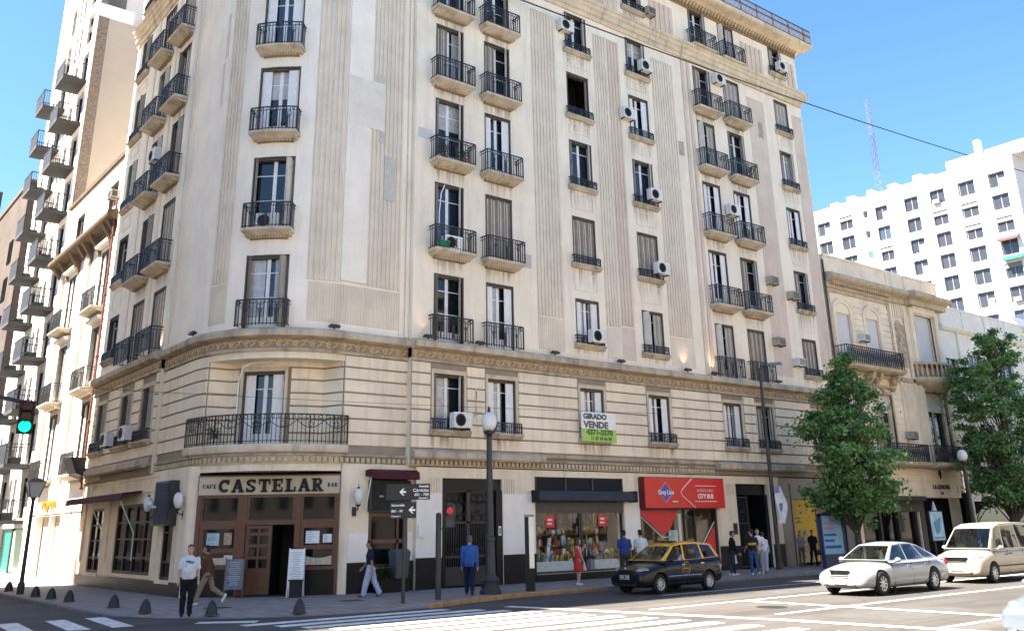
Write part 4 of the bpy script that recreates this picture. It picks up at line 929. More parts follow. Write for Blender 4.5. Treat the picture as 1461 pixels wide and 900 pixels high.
# --- grey clad shop at the end
GCLAD=M('grey_cladding',(.10,.098,.095),rough=.35,spec=.5,var=.2,scale=1.5)
b=B(); b.T=TRG; b.box(40.4,46.58,.02,.3,3.15,4.18); b.box(40.4,41.3,.02,.3,0,3.15); b.box(43.3,43.5,.02,.3,0,3.15); b.box(45.9,46.58,.02,.3,0,3.15); b.box(41.28,41.36,-.02,.02,0,3.9); G2=obj('shop_front',b,[GCLAD],BLD)
b=B(); b.T=TRG; b.box(43.5,45.9,.2,.22,0,3.15); obj('pane',b,[GCAFE],G2)
b=B(); b.T=TRG; b.box(43.5,43.75,.05,.2,0,3.1); b.box(44.9,45.02,.05,.2,0,3.1); obj('door_post',b,[M('orange_wood',(.22,.085,.02),rough=.5,var=.3)],G2)
t=thing('shop_poster','tall yellow poster panel in the grey clad shop front','poster',(42.33,YR+.05,.15)); b=B(); b.box(-.95,.95,0,.04,0,2.98); obj('panel',b,[M('poster_yellow',(.58,.36,.02),rough=.5,var=.06)],t)
b=B(); b.box(-.9,-.35,-.004,0,2.05,2.12); b.box(-.9,-.2,-.004,0,1.85,1.9); obj('print',b,[M('poster_ink',(.35,.18,.01),var=0)],t); b=B(); b.box(-.6,.7,-.005,0,.05,1.2); b.ball((-.1,0,1.35),(.22,.01,.3),10,8); obj('picture',b,[M('poster_photo',(.40,.30,.18),var=.6,scale=5)],t)

# --- things hung on the facade
ACP=[]
def ac_unit(loc,rz,label,style='fan'):
    key=style
    t=thing('air_conditioner',label,'air conditioner',loc,rz,'air conditioners on the buildings')
    if style=='fan':
        b=B(); b.box(-.42,.42,-.34,-.04,0,.56); b.box(-.43,.43,-.345,-.335,.5,.57); c=b.mesh('casing',[ACW])
        b=B(); b.lathe([(.235,-.352),(.235,-.36),(.2,-.36),(.2,-.352)],(-.12,0,.28),20,axis='y'); b.lathe([(.2,-.345),(.2,-.35),(.06,-.352),(.06,-.345)],(-.12,0,.28),20,axis='y')
        for k in range(5): b.torus((-.12,-.356,.28),.05+.035*k,.006,16,4)
        g=b.mesh('fan_grille',[ACG]); b=B(); b.box(-.35,-.3,-.3,.0,-.05,-.001); b.box(.3,.35,-.3,.0,-.05,-.001); k=b.mesh('bracket',[DMETAL])
    else:
        b=B(); b.box(-.3,.3,-.42,0.1,0,.42); c=b.mesh('casing',[ACW if style=='boxw' else M('ac_beige',(.36,.33,.28),rough=.6,stain=.5,var=.2)])
        b=B()
        for i in range(7): b.box(-.26,.26,-.432,-.42,.05+.048*i,.075+.048*i)
        b.box(.302,.31,-.35,-.1,.06,.36); g=b.mesh('fan_grille',[ACG]); b=B(); b.box(-.28,-.24,-.4,.0,-.05,-.001); b.box(.24,.28,-.4,.0,-.05,-.001); k=b.mesh('bracket',[DMETAL])
    for nme,me in (('casing',c),('fan_grille',g),('bracket',k)): obj(nme,me,None,t)
Y0=YR
ac_unit((27.0,Y0-.02,24.9),0,'white air conditioner at the left edge of the sky blue window below the upper cornice')
ac_unit((32.3,Y0-.2,24.28),0,'white air conditioner on the sill of the fourth column just below the cornice')
ac_unit((30.95,Y0-.02,21.3),0,'white air conditioner beside a window on the fluted strip, second floor below the cornice')
ac_unit((32.35,Y0-.2,17.2),0,'white air conditioner on a sill halfway up the fourth window column')
ac_unit((32.45,Y0-.22,13.45),0,'white air conditioner on the sill in front of closed brown shutters')
ac_unit((27.95,Y0-.22,9.65),0,'white air conditioner on an iron sill rail just above the carved frieze')
ac_unit((20.55,Y0-.3,5.62),0,'white air conditioner at the first floor window beside the globe street lamp')
ac_unit((38.55,Y0-.02,25.5),0,'white air conditioner on the wall between the two topmost iron balconies')
ac_unit((38.6,Y0-.05,17.7),0,'white air conditioner on the pier between two pale shuttered balconies')
ac_unit((41.45,Y0-.02,14.3),0,'small boxy beige air conditioner on the flat pier right of the balconies','box')
ac_unit((43.2,Y0-.02,13.7),0,'small boxy beige air conditioner left of a window in the last column','box')
ac_unit((41.45,Y0-.02,10.95),0,'boxy beige air conditioner lower on the flat pier, above the frieze','box')
ac_unit((43.05,Y0-.02,10.0),0,'boxy white air conditioner beside the closed shutters above the frieze','boxw')
ac_unit((44.5,Y0-.22,28.05),0,'white air conditioner on the sill under the crown cornice')
ac_unit((33.1,Y0-.02,27.95),0,'dark beige air conditioner on the wall above the upper cornice','box')
ac_unit((20.15,Y0-.22,12.56),0,'white air conditioner standing on the iron balcony with a hanging white hose')
ac_unit((11.48,39.6,17.7),-PI/2,'white air conditioner high on the side street wall behind balconies')
ac_unit((11.5,39.4,5.6),-PI/2,'white air conditioner at the middle first floor window in the side street')
ac_unit((11.5,41.9,5.55),-PI/2,'white air conditioner at the first floor of the side street near the far window')
ac_unit((13.17,30.92,12.56),crz,'old air conditioner standing on the rounded corner balcony')
def flood(loc,rz,label):
    t=thing('floodlight',label,'floodlight',loc,rz,'small floodlights on the frieze ledge')
    b=B(); b.box(-.2,.2,-.13,.05,.05,.12); b.box(-.16,.16,-.1,.02,.13,.16); obj('housing',b,[DMETAL],t); b=B(); b.box(-.03,.03,-.04,.02,-.0,.05); obj('foot',b,[DMETAL],t)
for i,(x,lab) in enumerate(((19.2,'small floodlight left of the lowest balcony of the first column'),(21.65,'small floodlight between the two lowest balconies'),(25.6,'small floodlight under the ribbed panel of the first fluted strip'),(29.5,'small floodlight below the second fluted strip'),(33.95,'small floodlight below the third fluted strip, glowing warmly'),(35.9,'small floodlight beside the wall step, glowing warmly'),(41.0,'small floodlight right of the street lamp head'))):
    flood((x,YR-.22,8.92),0,lab)
for a,lab in ((-96,'small floodlight on the ledge right of the corner window'),(-178,'small floodlight on the ledge at the left end of the rounded corner')):
    p=cc+Vector((math.cos(R(a)),math.sin(R(a)),0))*(CR+.22); flood((p.x,p.y,8.92),R(a+90),lab)
WARM=(1,.62,.3)
for x,y,e in ((33.95,YR-.28,6),(35.95,YR-.28,8),(11.62,37.35,7),(19.05,YR-.28,2),(39.2,YR-.3,3)):
    l=bpy.data.lights.new('floodlight_lamp','SPOT'); l.energy=e; l.color=WARM; l.spot_size=R(70); l.spot_blend=.8; l.shadow_soft_size=.05
    o=bpy.data.objects.new('floodlight_lamp',l); COL.objects.link(o); o.location=(x,y,9.1); d=Vector((0,.22,1)) if y<30 else Vector((.22,0,1)); o.rotation_euler=(-d).to_track_quat('Z','Y').to_euler()
# for-sale board
t=thing('sale_board','white and green for sale board hung under the third first floor window','sign',(27.9,YR-.3,5.42))
b=B(); b.box(-1.0,1.0,0,.04,0,1.22); obj('board',b,[WHITE],t); b=B(); b.box(-1.0,1.0,-.006,0,0,.52); obj('green_field',b,[M('board_green',(.35,.55,.12),rough=.5,var=.06)],t)
SGR=M('sign_grey',(.10,.11,.12),rough=.5,var=.05); DGRN=M('sign_darkgreen',(.07,.16,.03),rough=.5,var=.05)
for s,sz,x,z,m_,al in (('GIRADO',.30,-.9,1.03,SGR,'LEFT'),('VENDE',.38,-.88,.68,SGR,'LEFT'),('4371-2570',.30,.02,.38,DGRN,'CENTER'),('11 67 10 66 60',.2,.1,.13,DGRN,'CENTER')):
    me=text_mesh(s,sz,.004,align=al,offset=.017 if sz>.25 else .01,sx=1.18 if sz>.25 else 1.,mat=m_); me.transform(TR((x,-.012,z))); obj('lettering',me,None,t)
for x in (-.9,.86): b=B(); b.box(x,x+.04,.04,.28,.1,.14); obj('bracket',b,[IRON],t)
# loose pipes and cables on the facade
t=thing('conduit_pipe','thin white pipe looping beside the first floor window near the globe lamp','pipe',(21.4,YR-.08,5.9))
b=B(); b.tube([(-.45,-.1,.0),(-.1,-.06,.06),(.12,-.04,.25),(.16,-.03,1.2),(.14,-.0,1.3)],.03,8); obj('pipe',b,[ACW],t,smooth=50)
t=thing('conduit_pipe','thin white pipe framing the tall window behind the long corner balcony','pipe',(12.95,31.6,4.9))
b=B(); q=[(-.12,.25,0),(-.14,.22,2.2),(-.05,.15,2.7),(.2,-.05,2.86),(.75,-.55,2.88)]; b.tube(q,.025,8); obj('pipe',b,[WHITE],t,smooth=50)
t=thing('drain_hose','white hose hanging from the window onto the air conditioner balcony','hose',(19.75,YR-.1,13.0)); b=B(); b.tube([(0,0,0),(-.02,-.03,1.2),(.05,-.05,2.0),(.25,0,2.4)],.022,6); obj('hose',b,[WHITE],t,smooth=50)
t=thing('drain_pipe','rusty red rain pipe between cream corner building and ornate white neighbour','pipe',(11.62,46.3,4)); b=B(); b.tube([(0,0,0),(0,0,14)],.06,8); 
for z in range(0,14,3): b.box(-.08,.08,-.08,.08,z,z+.08)
obj('pipe',b,[M('rusty_pipe',(.16,.06,.045),rough=.7,var=.3)],t,smooth=50)
t=thing('drain_pipe','dark rain pipe at the right edge of the cream corner building','pipe',(46.68,YR-.1,4.2)); b=B(); b.tube([(0,0,0),(0,0,12.4)],.055,8); obj('pipe',b,[DMETAL],t,smooth=50); [(lambda b:(b.box(-.075,.075,-.07,.1,z,z+.06),obj('pipe_clip',b,[GMETAL],t)))(B()) for z in range(1,12,2)]

GREENM=M('pot_plant_leaf',(.045,.12,.035),rough=.6,var=.5,scale=9); POTM=M('clay_pot',(.30,.12,.06),rough=.85,var=.2)
def pot(x,y,z,label,hh=.45,seed=1,pm=None):
    rn=random.Random(seed); t=thing('potted_plant',label,'plant',(x,y,z)); b=B(); b.lathe([(.09,0),(.13,.2),(.14,.24),(.12,.24)],(0,0,0),10); obj('pot',b,[pm or POTM],t,smooth=40); b=B()
    for i in range(130):
        a=rn.uniform(0,6.3); r=rn.uniform(0,.24); c=Vector((r*math.cos(a),r*math.sin(a),.22+rn.random()*hh)); d=Vector((rn.uniform(-1,1),rn.uniform(-1,1),rn.uniform(-.4,1))).normalized()*.055; e=d.cross(Vector((rn.uniform(-1,1),rn.uniform(-1,1),1))).normalized()*.028; b.quad(c-d,c+e,c+d,c-e)
    obj('foliage',b,[GREENM],t)
pot(19.75,YR-.4,16.4,'green potted plant at the left of the first column balcony under the half shuttered door',.4,1); pot(20.75,YR-.42,16.4,'round potted plant at the right of the first column balcony under the half shuttered door',.35,2)
pot(22.3,YR-.4,23.5,'leafy potted plant on the topmost visible second column balcony',.6,3); pot(36.8,YR-.4,27.3,'tall potted plant on the balcony above the upper cornice, left door',.8,4); pot(39.4,YR-.4,16.4,'potted plant on a right hand balcony with pale shutters',.4,5); pot(40.2,YR-.42,20.05,'potted plant at the far end of a right hand balcony, second below the cornice',.5,6)
pot(12.2,33.3,4.9,'potted plant at the left end of the long corner balcony',.5,7); pot(12.35,32.5,4.9,'second potted plant on the long corner balcony, left of the window',.4,8,WHITE)
t=thing('green_crate','green plastic crate on the iron balcony under the air conditioner with white hose','crate',(19.75,YR-.5,12.57)); b=B(); b.fr(-.2,.2,-.06,.1,0,-.23,.23,-.08,.12,.3); obj('crate',b,[M('crate_green',(.03,.25,.10),rough=.6,var=.1)],t); b=B(); [b.box(-.22,.22,-.085,-.08,.06+.08*k,.09+.08*k) for k in range(3)]; obj('slats',b,[BLACK],t)
# ------------------------------------------------------------------ NEIGHBOURS
def bld(name,label,loc): return thing(name,label,'building',loc,world=True)
OWH=M('white_stucco',(.68,.64,.57),rough=.85,spec=.2,var=.1,scale=.8,stain=.3,scol=(.35,.3,.25))
BROWNDK=M('brown_soffit',(.11,.075,.05),rough=.9,var=.3,scale=3)
# ornate white house on the side street
X0=12.0; HB=bld('ornate_house','narrow ornate white house with bracketed eaves on the side street',(12,52,0))
TO=TR((X0,0,0))@RZ(-PI/2)
oo=[]
for yc in (48.6,55.0):
    for z0,z1 in ((4.75,8.2),(8.75,11.9),(12.75,15.9)): oo.append((-yc-.75,-yc+.75,z0,z1))
    oo.append((-yc-.8,-yc+.8,18.2,19.6))
oo.append((-55.8,-50.2,0,3.0))
b=B(); b.T=TO; wall(b,-58,-46.12,0,20.9,oo,rev=.35)
for yc in (46.8,51.8,57.3):
    b.box(-yc-.32,-yc+.32,-.16,0,4.7,16.6)
    for i in range(26): z=4.8+i*.45; b.box(-yc-.2,-yc+.2,-.2,-.16,z,z+.3)
obj('wall',b,[OWH],HB)
b=B(); b.T=TO; b.profile([(0,16.5),(-.12,16.5),(-.2,16.8),(-.75,17.0),(-.8,17.1),(-.8,17.25),(-.7,17.35),(0,17.5)],-58.2,-46.14); b.profile([(0,20.7),(-.12,20.7),(-.15,20.9),(.3,20.95)],-58,-46.12); obj('cornice',b,[BROWNDK,OWH],HB)
for yc in (46.7,47.5,49.8,51.3,52.2,53.8,56.2,57.5):
    b=B(); b.T=TO; b.profile([(0,15.9),(-.12,15.9),(-.2,16.2),(-.3,16.35),(-.6,16.8),(-.66,16.98),(0,16.98)],-yc-.14,-yc+.14); obj('bracket',b,[M('brown_bracket',(.16,.11,.075),rough=.9,var=.3,scale=3)],HB)
for yc in (48.6,55.0):
    for i,(z0,z1) in enumerate(((4.75,8.2),(8.75,11.9),(12.75,15.9))):
        add_window(HB,1.48,z1-z0,'pale' if i!=1 else 'halfr','curt' if i!=1 else 'dark',(X0,yc,z0),-PI/2,True)
        o=obj('balcony',slab_mesh(2.4,.7),None,HB,loc=(X0,yc,z0),rz=-PI/2); obj('railing',rail_mesh(2.3,.62,1.0),None,o)
        b=B(); b.T=TO; b.profile([(0,z1+.22),(-.3,z1+.28),(-.34,z1+.4),(0,z1+.5)],-yc-1.1,-yc+1.1); obj('window_hood',b,[OWH],HB)
    add_window(HB,1.55,1.4,'none','dark',(X0,yc,18.2),-PI/2)
b=B(); b.T=TO; b.box(-57.9,-46.2,-.06,.05,3.1,6.1 if False else 4.45); b.box(-55.79,-55.65,-.1,.3,0,2.99); b.box(-50.35,-50.21,-.1,.3,0,2.99); b.box(-53.2,-53.05,.05,.3,0,3.0); obj('shop_front',b,[WHITE],HB)
b=B(); b.T=TO; b.quad((-55.8,.34,0),(-50.2,.34,0),(-50.2,.34,3.1),(-55.8,.34,3.1)); obj('shop_interior',b,[M('pale_interior',(.55,.50,.42),var=.15)],HB)
b=B(); b.quad((12,58,0),(30,58,0),(30,58,20.9),(12,58,20.9)); b.poly([(12,46.12,20.88),(30,46.12,20.88),(30,58,20.88),(12,58,20.88)]); obj('roof',b,[OWH],HB)
t=thing('shop_sign','orange shop lettering on the white shop front in the side street','sign',(X0-.07,53.2,3.05),-PI/2)
me=text_mesh('voyen',.8,.03,offset=.012,sx=1.6,shear=.1,mat=M('orange_letters',(.55,.17,.02),rough=.5,var=.05)); me.transform(TR((0,-.03,.55))); obj('lettering',me,None,t)
t=thing('shop_canopy','dark wedge canopy hanging at the corner of the white house','canopy',(X0,46.9,4.5),-PI/2); b=B(); b.profile([(0,.9),(-1.0,.9),(-.7,.2),(0,0)],-.7,.72); obj('canopy',b,[BLACK],t)
ac_unit((11.85,47.2,18.25),-PI/2,'dark air conditioner in the attic opening of the ornate white house','box')
# tall modern block
MW=M('modern_white',(.72,.70,.67),rough=.7,var=.05,stain=.15); BEIGE=M('beige_render',(.385,.35,.305),rough=.9,var=.05,scale=.4,stain=.12,scol=(.4,.33,.26)); BRK=M('tan_brick',(.185,.155,.13),rough=.9,var=.5,scale=9,bump=.4,bscale=9)
GPAN=M('grey_panel',(.022,.023,.027),rough=.6,var=.15); BALC=M('grey_concrete',(.055,.057,.062),rough=.85,var=.15)
TB=bld('apartment_tower','tall modern white apartment tower with projecting balconies down the side street',(12,64,0))
TT=TR((12,0,0))@RZ(-PI/2); ops=[]
fl=[2.9+3.0*i for i in range(14)]
for i,z in enumerate(fl):
    for (yc,wd,zz0,zz1) in ((59.9,1.5,.05,2.35),(62.3,.7,.05,2.35),(63.5,.6,.05,2.35),(65.6,1.6,.05,2.35),(68.4,.7,.3,2.2)):
        ops.append((-yc-wd/2,-yc+wd/2,z+zz0,z+zz1))
b=B(); b.T=TT; wall(b,-70,-58,3.0,46,ops,rev=.3); wall(b,-70,-58,0,3.0,[(-64.8,-58.6,.1,2.5)],rev=.3); obj('wall',b,[MW],TB)
b=B(); b.quad((12.65,58,0),(40,58,0),(40,58,34.2),(12.65,58,34.2)); obj('side_wall',b,[BEIGE],TB)
b=B(); b.box(12.0,12.65,57.97,58.2,0,34.2); obj('brick_strip',b,[BRK],TB)
b=B(); b.quad((12,58,34.19),(40,58,34.19),(40,70,34.19),(12,70,34.19)); b.box(14.2,40,60.5,70,34.2,46); b.box(12,14.2,66,70,34.2,46); b.quad((12,70,0),(40,70,0),(40,70,46),(12,70,46)); b.box(12.02,14.2,58.02,58.2,34.2,35.2); obj('roof_storey',b,[MW],TB)
b=B(); b.box(18.2,18.6,58.3,60.6,34.2,46); obj('brick_strip',b,[BRK],TB)
for i,(a,c,e,g) in enumerate(ops):
    wd=c-a; h=g-e; y=-(a+c)/2
    if wd>1 or e>14:
        m_=B(); m_.box(-wd/2,wd/2,.2,.26,0,h,0); m_.box(-wd/2,-wd/2+.06,.14,.2,0,h,1); m_.box(-.03,.03,.14,.2,0,h,1)
        key=('tw',round(wd,1),round(h,1))
        if key not in WCACHE: WCACHE[key]=m_.mesh('window',[GDARK,GPAN])
        obj('window',WCACHE[key],None,TB,loc=(12,y,e),rz=-PI/2)
bb=B(); bb.box(-1.1,1.1,-1.4,0,0,.2,0); bb.box(-1.1,1.1,-1.4,-1.36,.2,1.25,1); bb.box(-.6,.1,-.9,-.35,.2,.62,0); BM=bb.mesh('balcony',[BALC,GPAN,M('smoked_glass',(.2,.21,.22),rough=.1,spec=.6,var=0)])
br=B(); br.box(-1.12,1.12,-1.42,-1.36,1.25,1.3); [br.box(sx-.012,sx+.012,-1.36+.13*k-.012,-1.36+.13*k+.012,.2,1.25) for sx in (-1.09,1.09) for k in range(11)]; br.box(-1.12,-1.06,-1.36,0,1.25,1.3); br.box(1.06,1.12,-1.36,0,1.25,1.3); BRM=br.mesh('railing',[DMETAL])
for yc in (60.0,65.4):
    for i,z in enumerate(fl[:10 if yc<62 else 10]):
        o=obj('balcony',BM,None,TB,loc=(12,yc,z-.2),rz=-PI/2); obj('railing',BRM,None,o)
b=B(); b.T=TT; b.box(-64.7,-58.7,.15,.2,.1,2.5,0); b.box(-61.5,-58.8,.12,.15,.2,2.4,1); b.box(-61.7,-61.5,.05,.3,.1,2.5,2); obj('shop_window',b,[M('teal_panel',(.01,.16,.15),rough=.3,var=.2),M('pale_green_panel',(.30,.50,.36),rough=.3,var=.1),DMETAL],TB)
# brown block at the far end of the side street
FB=bld('brown_building','old brown brick building at the far end of the side street',(15,80,0))
OB=M('old_brown',(.078,.062,.055),rough=.95,var=.25,scale=.5,stain=.4)
b=B(); b.box(12.2,16.5,74,86,0,27.5); b.box(8.0,12.2,86,96,0,30); b.box(16.5,34,74,96,0,24); obj('wall',b,[OB],FB)
b=B(); b.box(12.1,16.6,73.9,86,27.5,27.8); b.box(7.9,12.2,85.9,96,30,30.3); obj('parapet',b,[BROWNDK],FB)
for z in range(4,24,3):
    b=B(); b.box(12.14,12.2,77,78.4,z,z+1.8); obj('window',b,[GDARK],FB)
# ornate three-storey house on the avenue
YH=29.62; SAND=M('sand_stucco',(.80,.69,.52),rough=.9,spec=.2,var=.12,scale=.9,stain=.45,scol=(.2,.15,.1),bump=.1,bscale=14); SANDT=M('sand_trim',(.50,.40,.275),rough=.9,var=.25,scale=2,stain=.5,scol=(.1,.08,.06),bump=.15,bscale=12)
VH=bld('ornate_house','old three storey sand coloured house with long iron balcony and heavy cornice',(53,30,0))
TV=TR((0,YH,0)); BLIND=M('white_blind',(.60,.59,.57),rough=.6,var=.05)
vo=[(47.4,48.95,11.0,13.6),(50.5,52.0,11.0,13.6),(56.25,58.3,11.2,14.5),(47.3,48.8,5.4,9.1),(50.6,52.1,5.4,9.1),(56.0,58.5,5.4,9.6),(47.5,53.4,.3,3.1),(54.0,58.8,0,3.3)]
b=B(); b.T=TV; wall(b,46.75,59.3,0,15.4,vo,rev=.35)
for i in range(13):   # rusticated courses
    z=10.9+i*.36
    for a,c in ((46.8,47.2),(49.2,50.3),(52.2,53.3)):
        if z<14.4: b.box(a,c,-.05,0,z,z+.3)
    z=5.3+i*.36
    for a,c in ((46.8,47.1),(49.0,50.4),(52.3,53.3)):
        if z<9.4: b.box(a,c,-.05,0,z,z+.3)
for z in (3.75,4.2,4.6): b.box(46.8,59.2,-.04,0,z,z+.38)
obj('wall',b,[SAND],VH)
for xc,hw in ((48.17,.78),(51.25,.75)):   # arches over the top windows
    b=B(); b.T=TV
    for i in range(10):
        a0,a1=PI*i/10,PI*(i+1)/10
        for r0_,r1_,p in ((hw,hw+.22,.1),(hw+.22,hw+.3,.14)):
            b.prism([(xc+r0_*math.cos(a0),0,13.6+r0_*.8*math.sin(a0)),(xc+r1_*math.cos(a0),0,13.6+r1_*.8*math.sin(a0)),(xc+r1_*math.cos(a1),0,13.6+r1_*.8*math.sin(a1)),(xc+r0_*math.cos(a1),0,13.6+r0_*.8*math.sin(a1))],(0,-p,0))
    b.box(xc-hw-.22,xc-hw,-.1,0,11,13.6); b.box(xc+hw,xc+hw+.22,-.1,0,11,13.6); b.prism([(xc+hw*math.cos(PI*i/10),-.012,13.6+hw*.8*math.sin(PI*i/10)) for i in range(11)],(0,.01,0)); obj('window_arch',b,[SAND],VH)
def blindwin(x0,x1,z0,z1,kind):
    b=B(); b.T=TV; b.box(x0,x1,.1,.13,z0,z1,0) if kind!='glass' else b.box(x0,x1,.25,.28,z0,z1,0)
    if kind=='glass':
        b.box(x0,x1,.15,.2,z0+(z1-z0)*.72,z1,1)
        for x in (x0,(x0+x1)/2-.06,x1-.12): b.box(x,x+.12,.18,.25,z0,z1,2)
    else: b.box(x0-.0,x0+.06,.06,.1,z0,z1,2); b.box(x1-.06,x1,.06,.1,z0,z1,2)
    o=obj('window',b,[BLIND if kind!='glass' else GDARK,BLIND,SANDT],VH)
blindwin(47.4,48.95,11,13.6,'blind'); blindwin(50.5,52,11,13.6,'blind'); blindwin(56.25,58.3,11.2,14.5,'blind'); blindwin(47.3,48.8,5.4,9.1,'glass'); blindwin(50.6,52.1,5.4,9.1,'glass'); blindwin(56,58.5,5.4,9.6,'glass')
for x0,x1,z0,z1 in vo[2:6]:
    b=B(); b.T=TV
    for p_,t_ in ((.09,.2),(.14,.09)):
        b.box(x0-t_,x0-.001,-p_,0,z0,z1+t_); b.box(x1+.001,x1+t_,-p_,0,z0,z1+t_); b.box(x0-.001,x1+.001,-p_,0,z1+.001,z1+t_)
    b.profile([(0,z1+.32),(-.2,z1+.34),(-.3,z1+.42),(-.3,z1+.5),(0,z1+.58)],x0-.35,x1+.35); b.prism([((x0+x1)/2-.12,0,z1),((x0+x1)/2+.12,0,z1),((x0+x1)/2+.17,0,z1+.34),((x0+x1)/2-.17,0,z1+.34)],(0,-.2,0)); obj('window_surround',b,[SANDT if z0<8 else SAND],VH)
b=B(); b.T=TV
for x in (46.95,53.3,55.05,59.05): b.box(x-.12,x+.12,-.07,0,10.4,14.9)
b.box(46.8,59.2,-.12,0,10.05,10.3); b.box(46.8,55.2,-.08,0,14.75,14.98); obj('string_course',b,[SANDT],VH)
b=B(); b.T=TV; b.profile([(0,15.0),(-.12,15.0),(-.15,15.3),(-.55,15.45),(-.65,15.55),(-.65,15.72),(-.5,15.82),(0,15.9)],46.78,55.2); b.profile([(0,15.0),(-.5,15.0),(-.55,15.3),(-.9,15.45),(-1.0,15.55),(-1.0,15.72),(-.9,15.82),(0,15.9)],55.2,59.7)
for i in range(26): x=47.1+i*.24; b.box(x,x+.12,-.42,-.13,15.18,15.38)
obj('cornice',b,[SANDT],VH)
b=B(); b.T=TV; b.box(46.78,55.3,-.1,.3,15.9,16.85); b.box(55.3,59.3,-.3,.3,15.9,16.75); b.box(46.78,55.3,-.16,.32,16.85,17.0); b.box(55.25,59.35,-.36,.32,16.75,16.9); b.box(53.4,55.3,-.16,-.1,15.95,16.85); obj('parapet',b,[SAND],VH)
b=B(); b.T=TV
for x0,x1,p in ((53.4,53.6,.12),(54.95,55.2,.12),(55.6,55.95,.2),(58.6,59.0,.2)): b.box(x0,x1,-p,0,5.2,14.9)
for i in range(5): b.box(53.75+i*.25,53.87+i*.25,-.1,0,14.1,14.9)
b.box(55.95,58.6,-.22,0,14.6,14.9); obj('pilaster',b,[SAND],VH)
b=B(); b.T=TV   # carved panel
b.prism([(53.65,0,11.0),(54.85,0,11.0),(54.85,0,13.4),(54.55,0,13.75),(54.25,0,13.95),(53.95,0,13.75),(53.65,0,13.4)],(0,-.06,0))
rn=random.Random(5)
for i in range(46): b.ball((rn.uniform(53.8,54.7),-.08,rn.uniform(11.2,13.6)),(rn.uniform(.06,.14),.07,rn.uniform(.06,.16)),7,5)
obj('carved_panel',b,[SANDT],VH,smooth=60)
def lace_rail(b,x0,x1,y,z0,h):
    b.box(x0,x1,y-.03,y+.03,z0+h-.05,z0+h); b.box(x0,x1,y-.02,y+.02,z0,z0+.04); n=int((x1-x0)/.2)
    for i in range(n+1):
        x=x0+(x1-x0)*i/n; b.box(x-.02,x+.02,y-.02,y+.02,z0,z0+h)
        if i<n:
            for k in (.25,.5,.75): b.torus((x+.1,y,z0+h*k),.08,.022,8,4)
            b.tube([(x,y,z0),(x+.2,y,z0+h)],.014,4)
for x0,x1,z,d in ((46.9,52.9,10.55,.85),(49.6,54.2,5.25,.85),(54.5,59.2,5.25,1.15)):
    b=B(); b.T=TV; b.profile([(0,z),(-d,z),(-d-.08,z-.06),(-d-.02,z-.2),(-d+.2,z-.3),(0,z-.34)],x0,x1); o=obj('balcony',b,[SANDT],VH)
    b=B(); b.T=TV; lace_rail(b,x0+.05,x1-.05,-d+.05,z,1.0); 
    for x in (x0+.05,x1-.05): b.box(x-.02,x+.02,-d+.05,0,z+.95,z+1.0); [b.box(x-.015,x+.015,-d+.2*k-.015,-d+.2*k+.015,z,z+.96) for k in range(1,4)]
    obj('railing',b,[IRON],o)
for x in (47.6,49.6,50.4,52.3):
    b=B(); b.T=TV; b.profile([(0,9.3),(-.15,9.35),(-.25,9.6),(-.55,9.9),(-.7,10.2),(0,10.2)],x,x+.28); b.ball((x+.14,-.3,9.9),(.25,.2,.25),8,6); obj('bracket',b,[SANDT],VH)
b=B(); bc=57.3   # stone bow balcony
pr=[(2.0,9.9),(2.0,9.7),(1.7,9.5),(1.3,9.3)]
b.T=TR((bc,YH,0)); b.T=b.T@Matrix.Diagonal((1,.55,1,1)); b.lathe([(1.1,9.6),(1.7,9.95),(2.15,10.15),(2.2,10.3),(2.15,10.42),(.5,10.42)],(0,0,0),24)
for i in range(15):
    a=PI+PI*i/14; b.lathe([(.05,10.42),(.12,10.6),(.14,10.8),(.07,11.05),(.1,11.2)],(1.95*math.cos(a),1.95*math.sin(a),0),8)
b.lathe([(1.8,11.2),(2.1,11.2),(2.12,11.35),(1.8,11.38)],(0,0,0),24); obj('balcony',b,[SANDT],VH,smooth=45)
b=B(); b.T=TV; b.box(47.5,53.4,.3,.33,.3,3.1,0); 
for x in (47.5,49.4,51.3,53.2): b.box(x,x+.18,.1,.3,.3,3.1,1)
b.box(46.8,53.6,-.5,.0,3.1,3.35,1); b.box(46.8,53.6,-.1,.05,2.5,3.1,1); b.box(54,58.8,.9,.92,0,3.3,2); b.box(53.5,54.0,-.05,.2,0,3.3,1); b.box(58.8,59.25,-.1,.2,0,3.6,2); obj('shop_front',b,[GCAFE,M('dark_brown_cladding',(.05,.042,.036),rough=.5,var=.25),HOLE],VH)
b=B(); b.quad((59.3,29.62,0),(59.3,45,0),(59.3,45,16),(59.3,29.62,16)); b.quad((46.75,29.62,15.85),(59.3,29.62,15.85),(59.3,45,15.85),(46.75,45,15.85)); obj('roof',b,[SAND],VH)
t=thing('shop_sign','small dark lettering with an emblem over the shaded doorway of the sand house','sign',(56.4,YH-.06,3.55)); me=text_mesh('LA GENOVA',.36,.02,offset=.008,mat=DMETAL); me.transform(TR((0,0,.35))); obj('lettering',me,None,t); me=text_mesh('867',.22,.02,mat=DMETAL); obj('number',me,None,t); b=B(); b.prism([(0,0,.8),(.14,0,1.15),(0,0,1.6),(-.14,0,1.15)],(0,-.05,0)); obj('emblem',b,[DMETAL],t)
ac_unit((49.75,YH-.1,12.05),0,'boxy dark air conditioner above the long iron balcony of the sand house','boxw')
ac_unit((53.4,YH-.15,6.6),0,'boxy beige air conditioner between two iron balconies of the sand house','box')
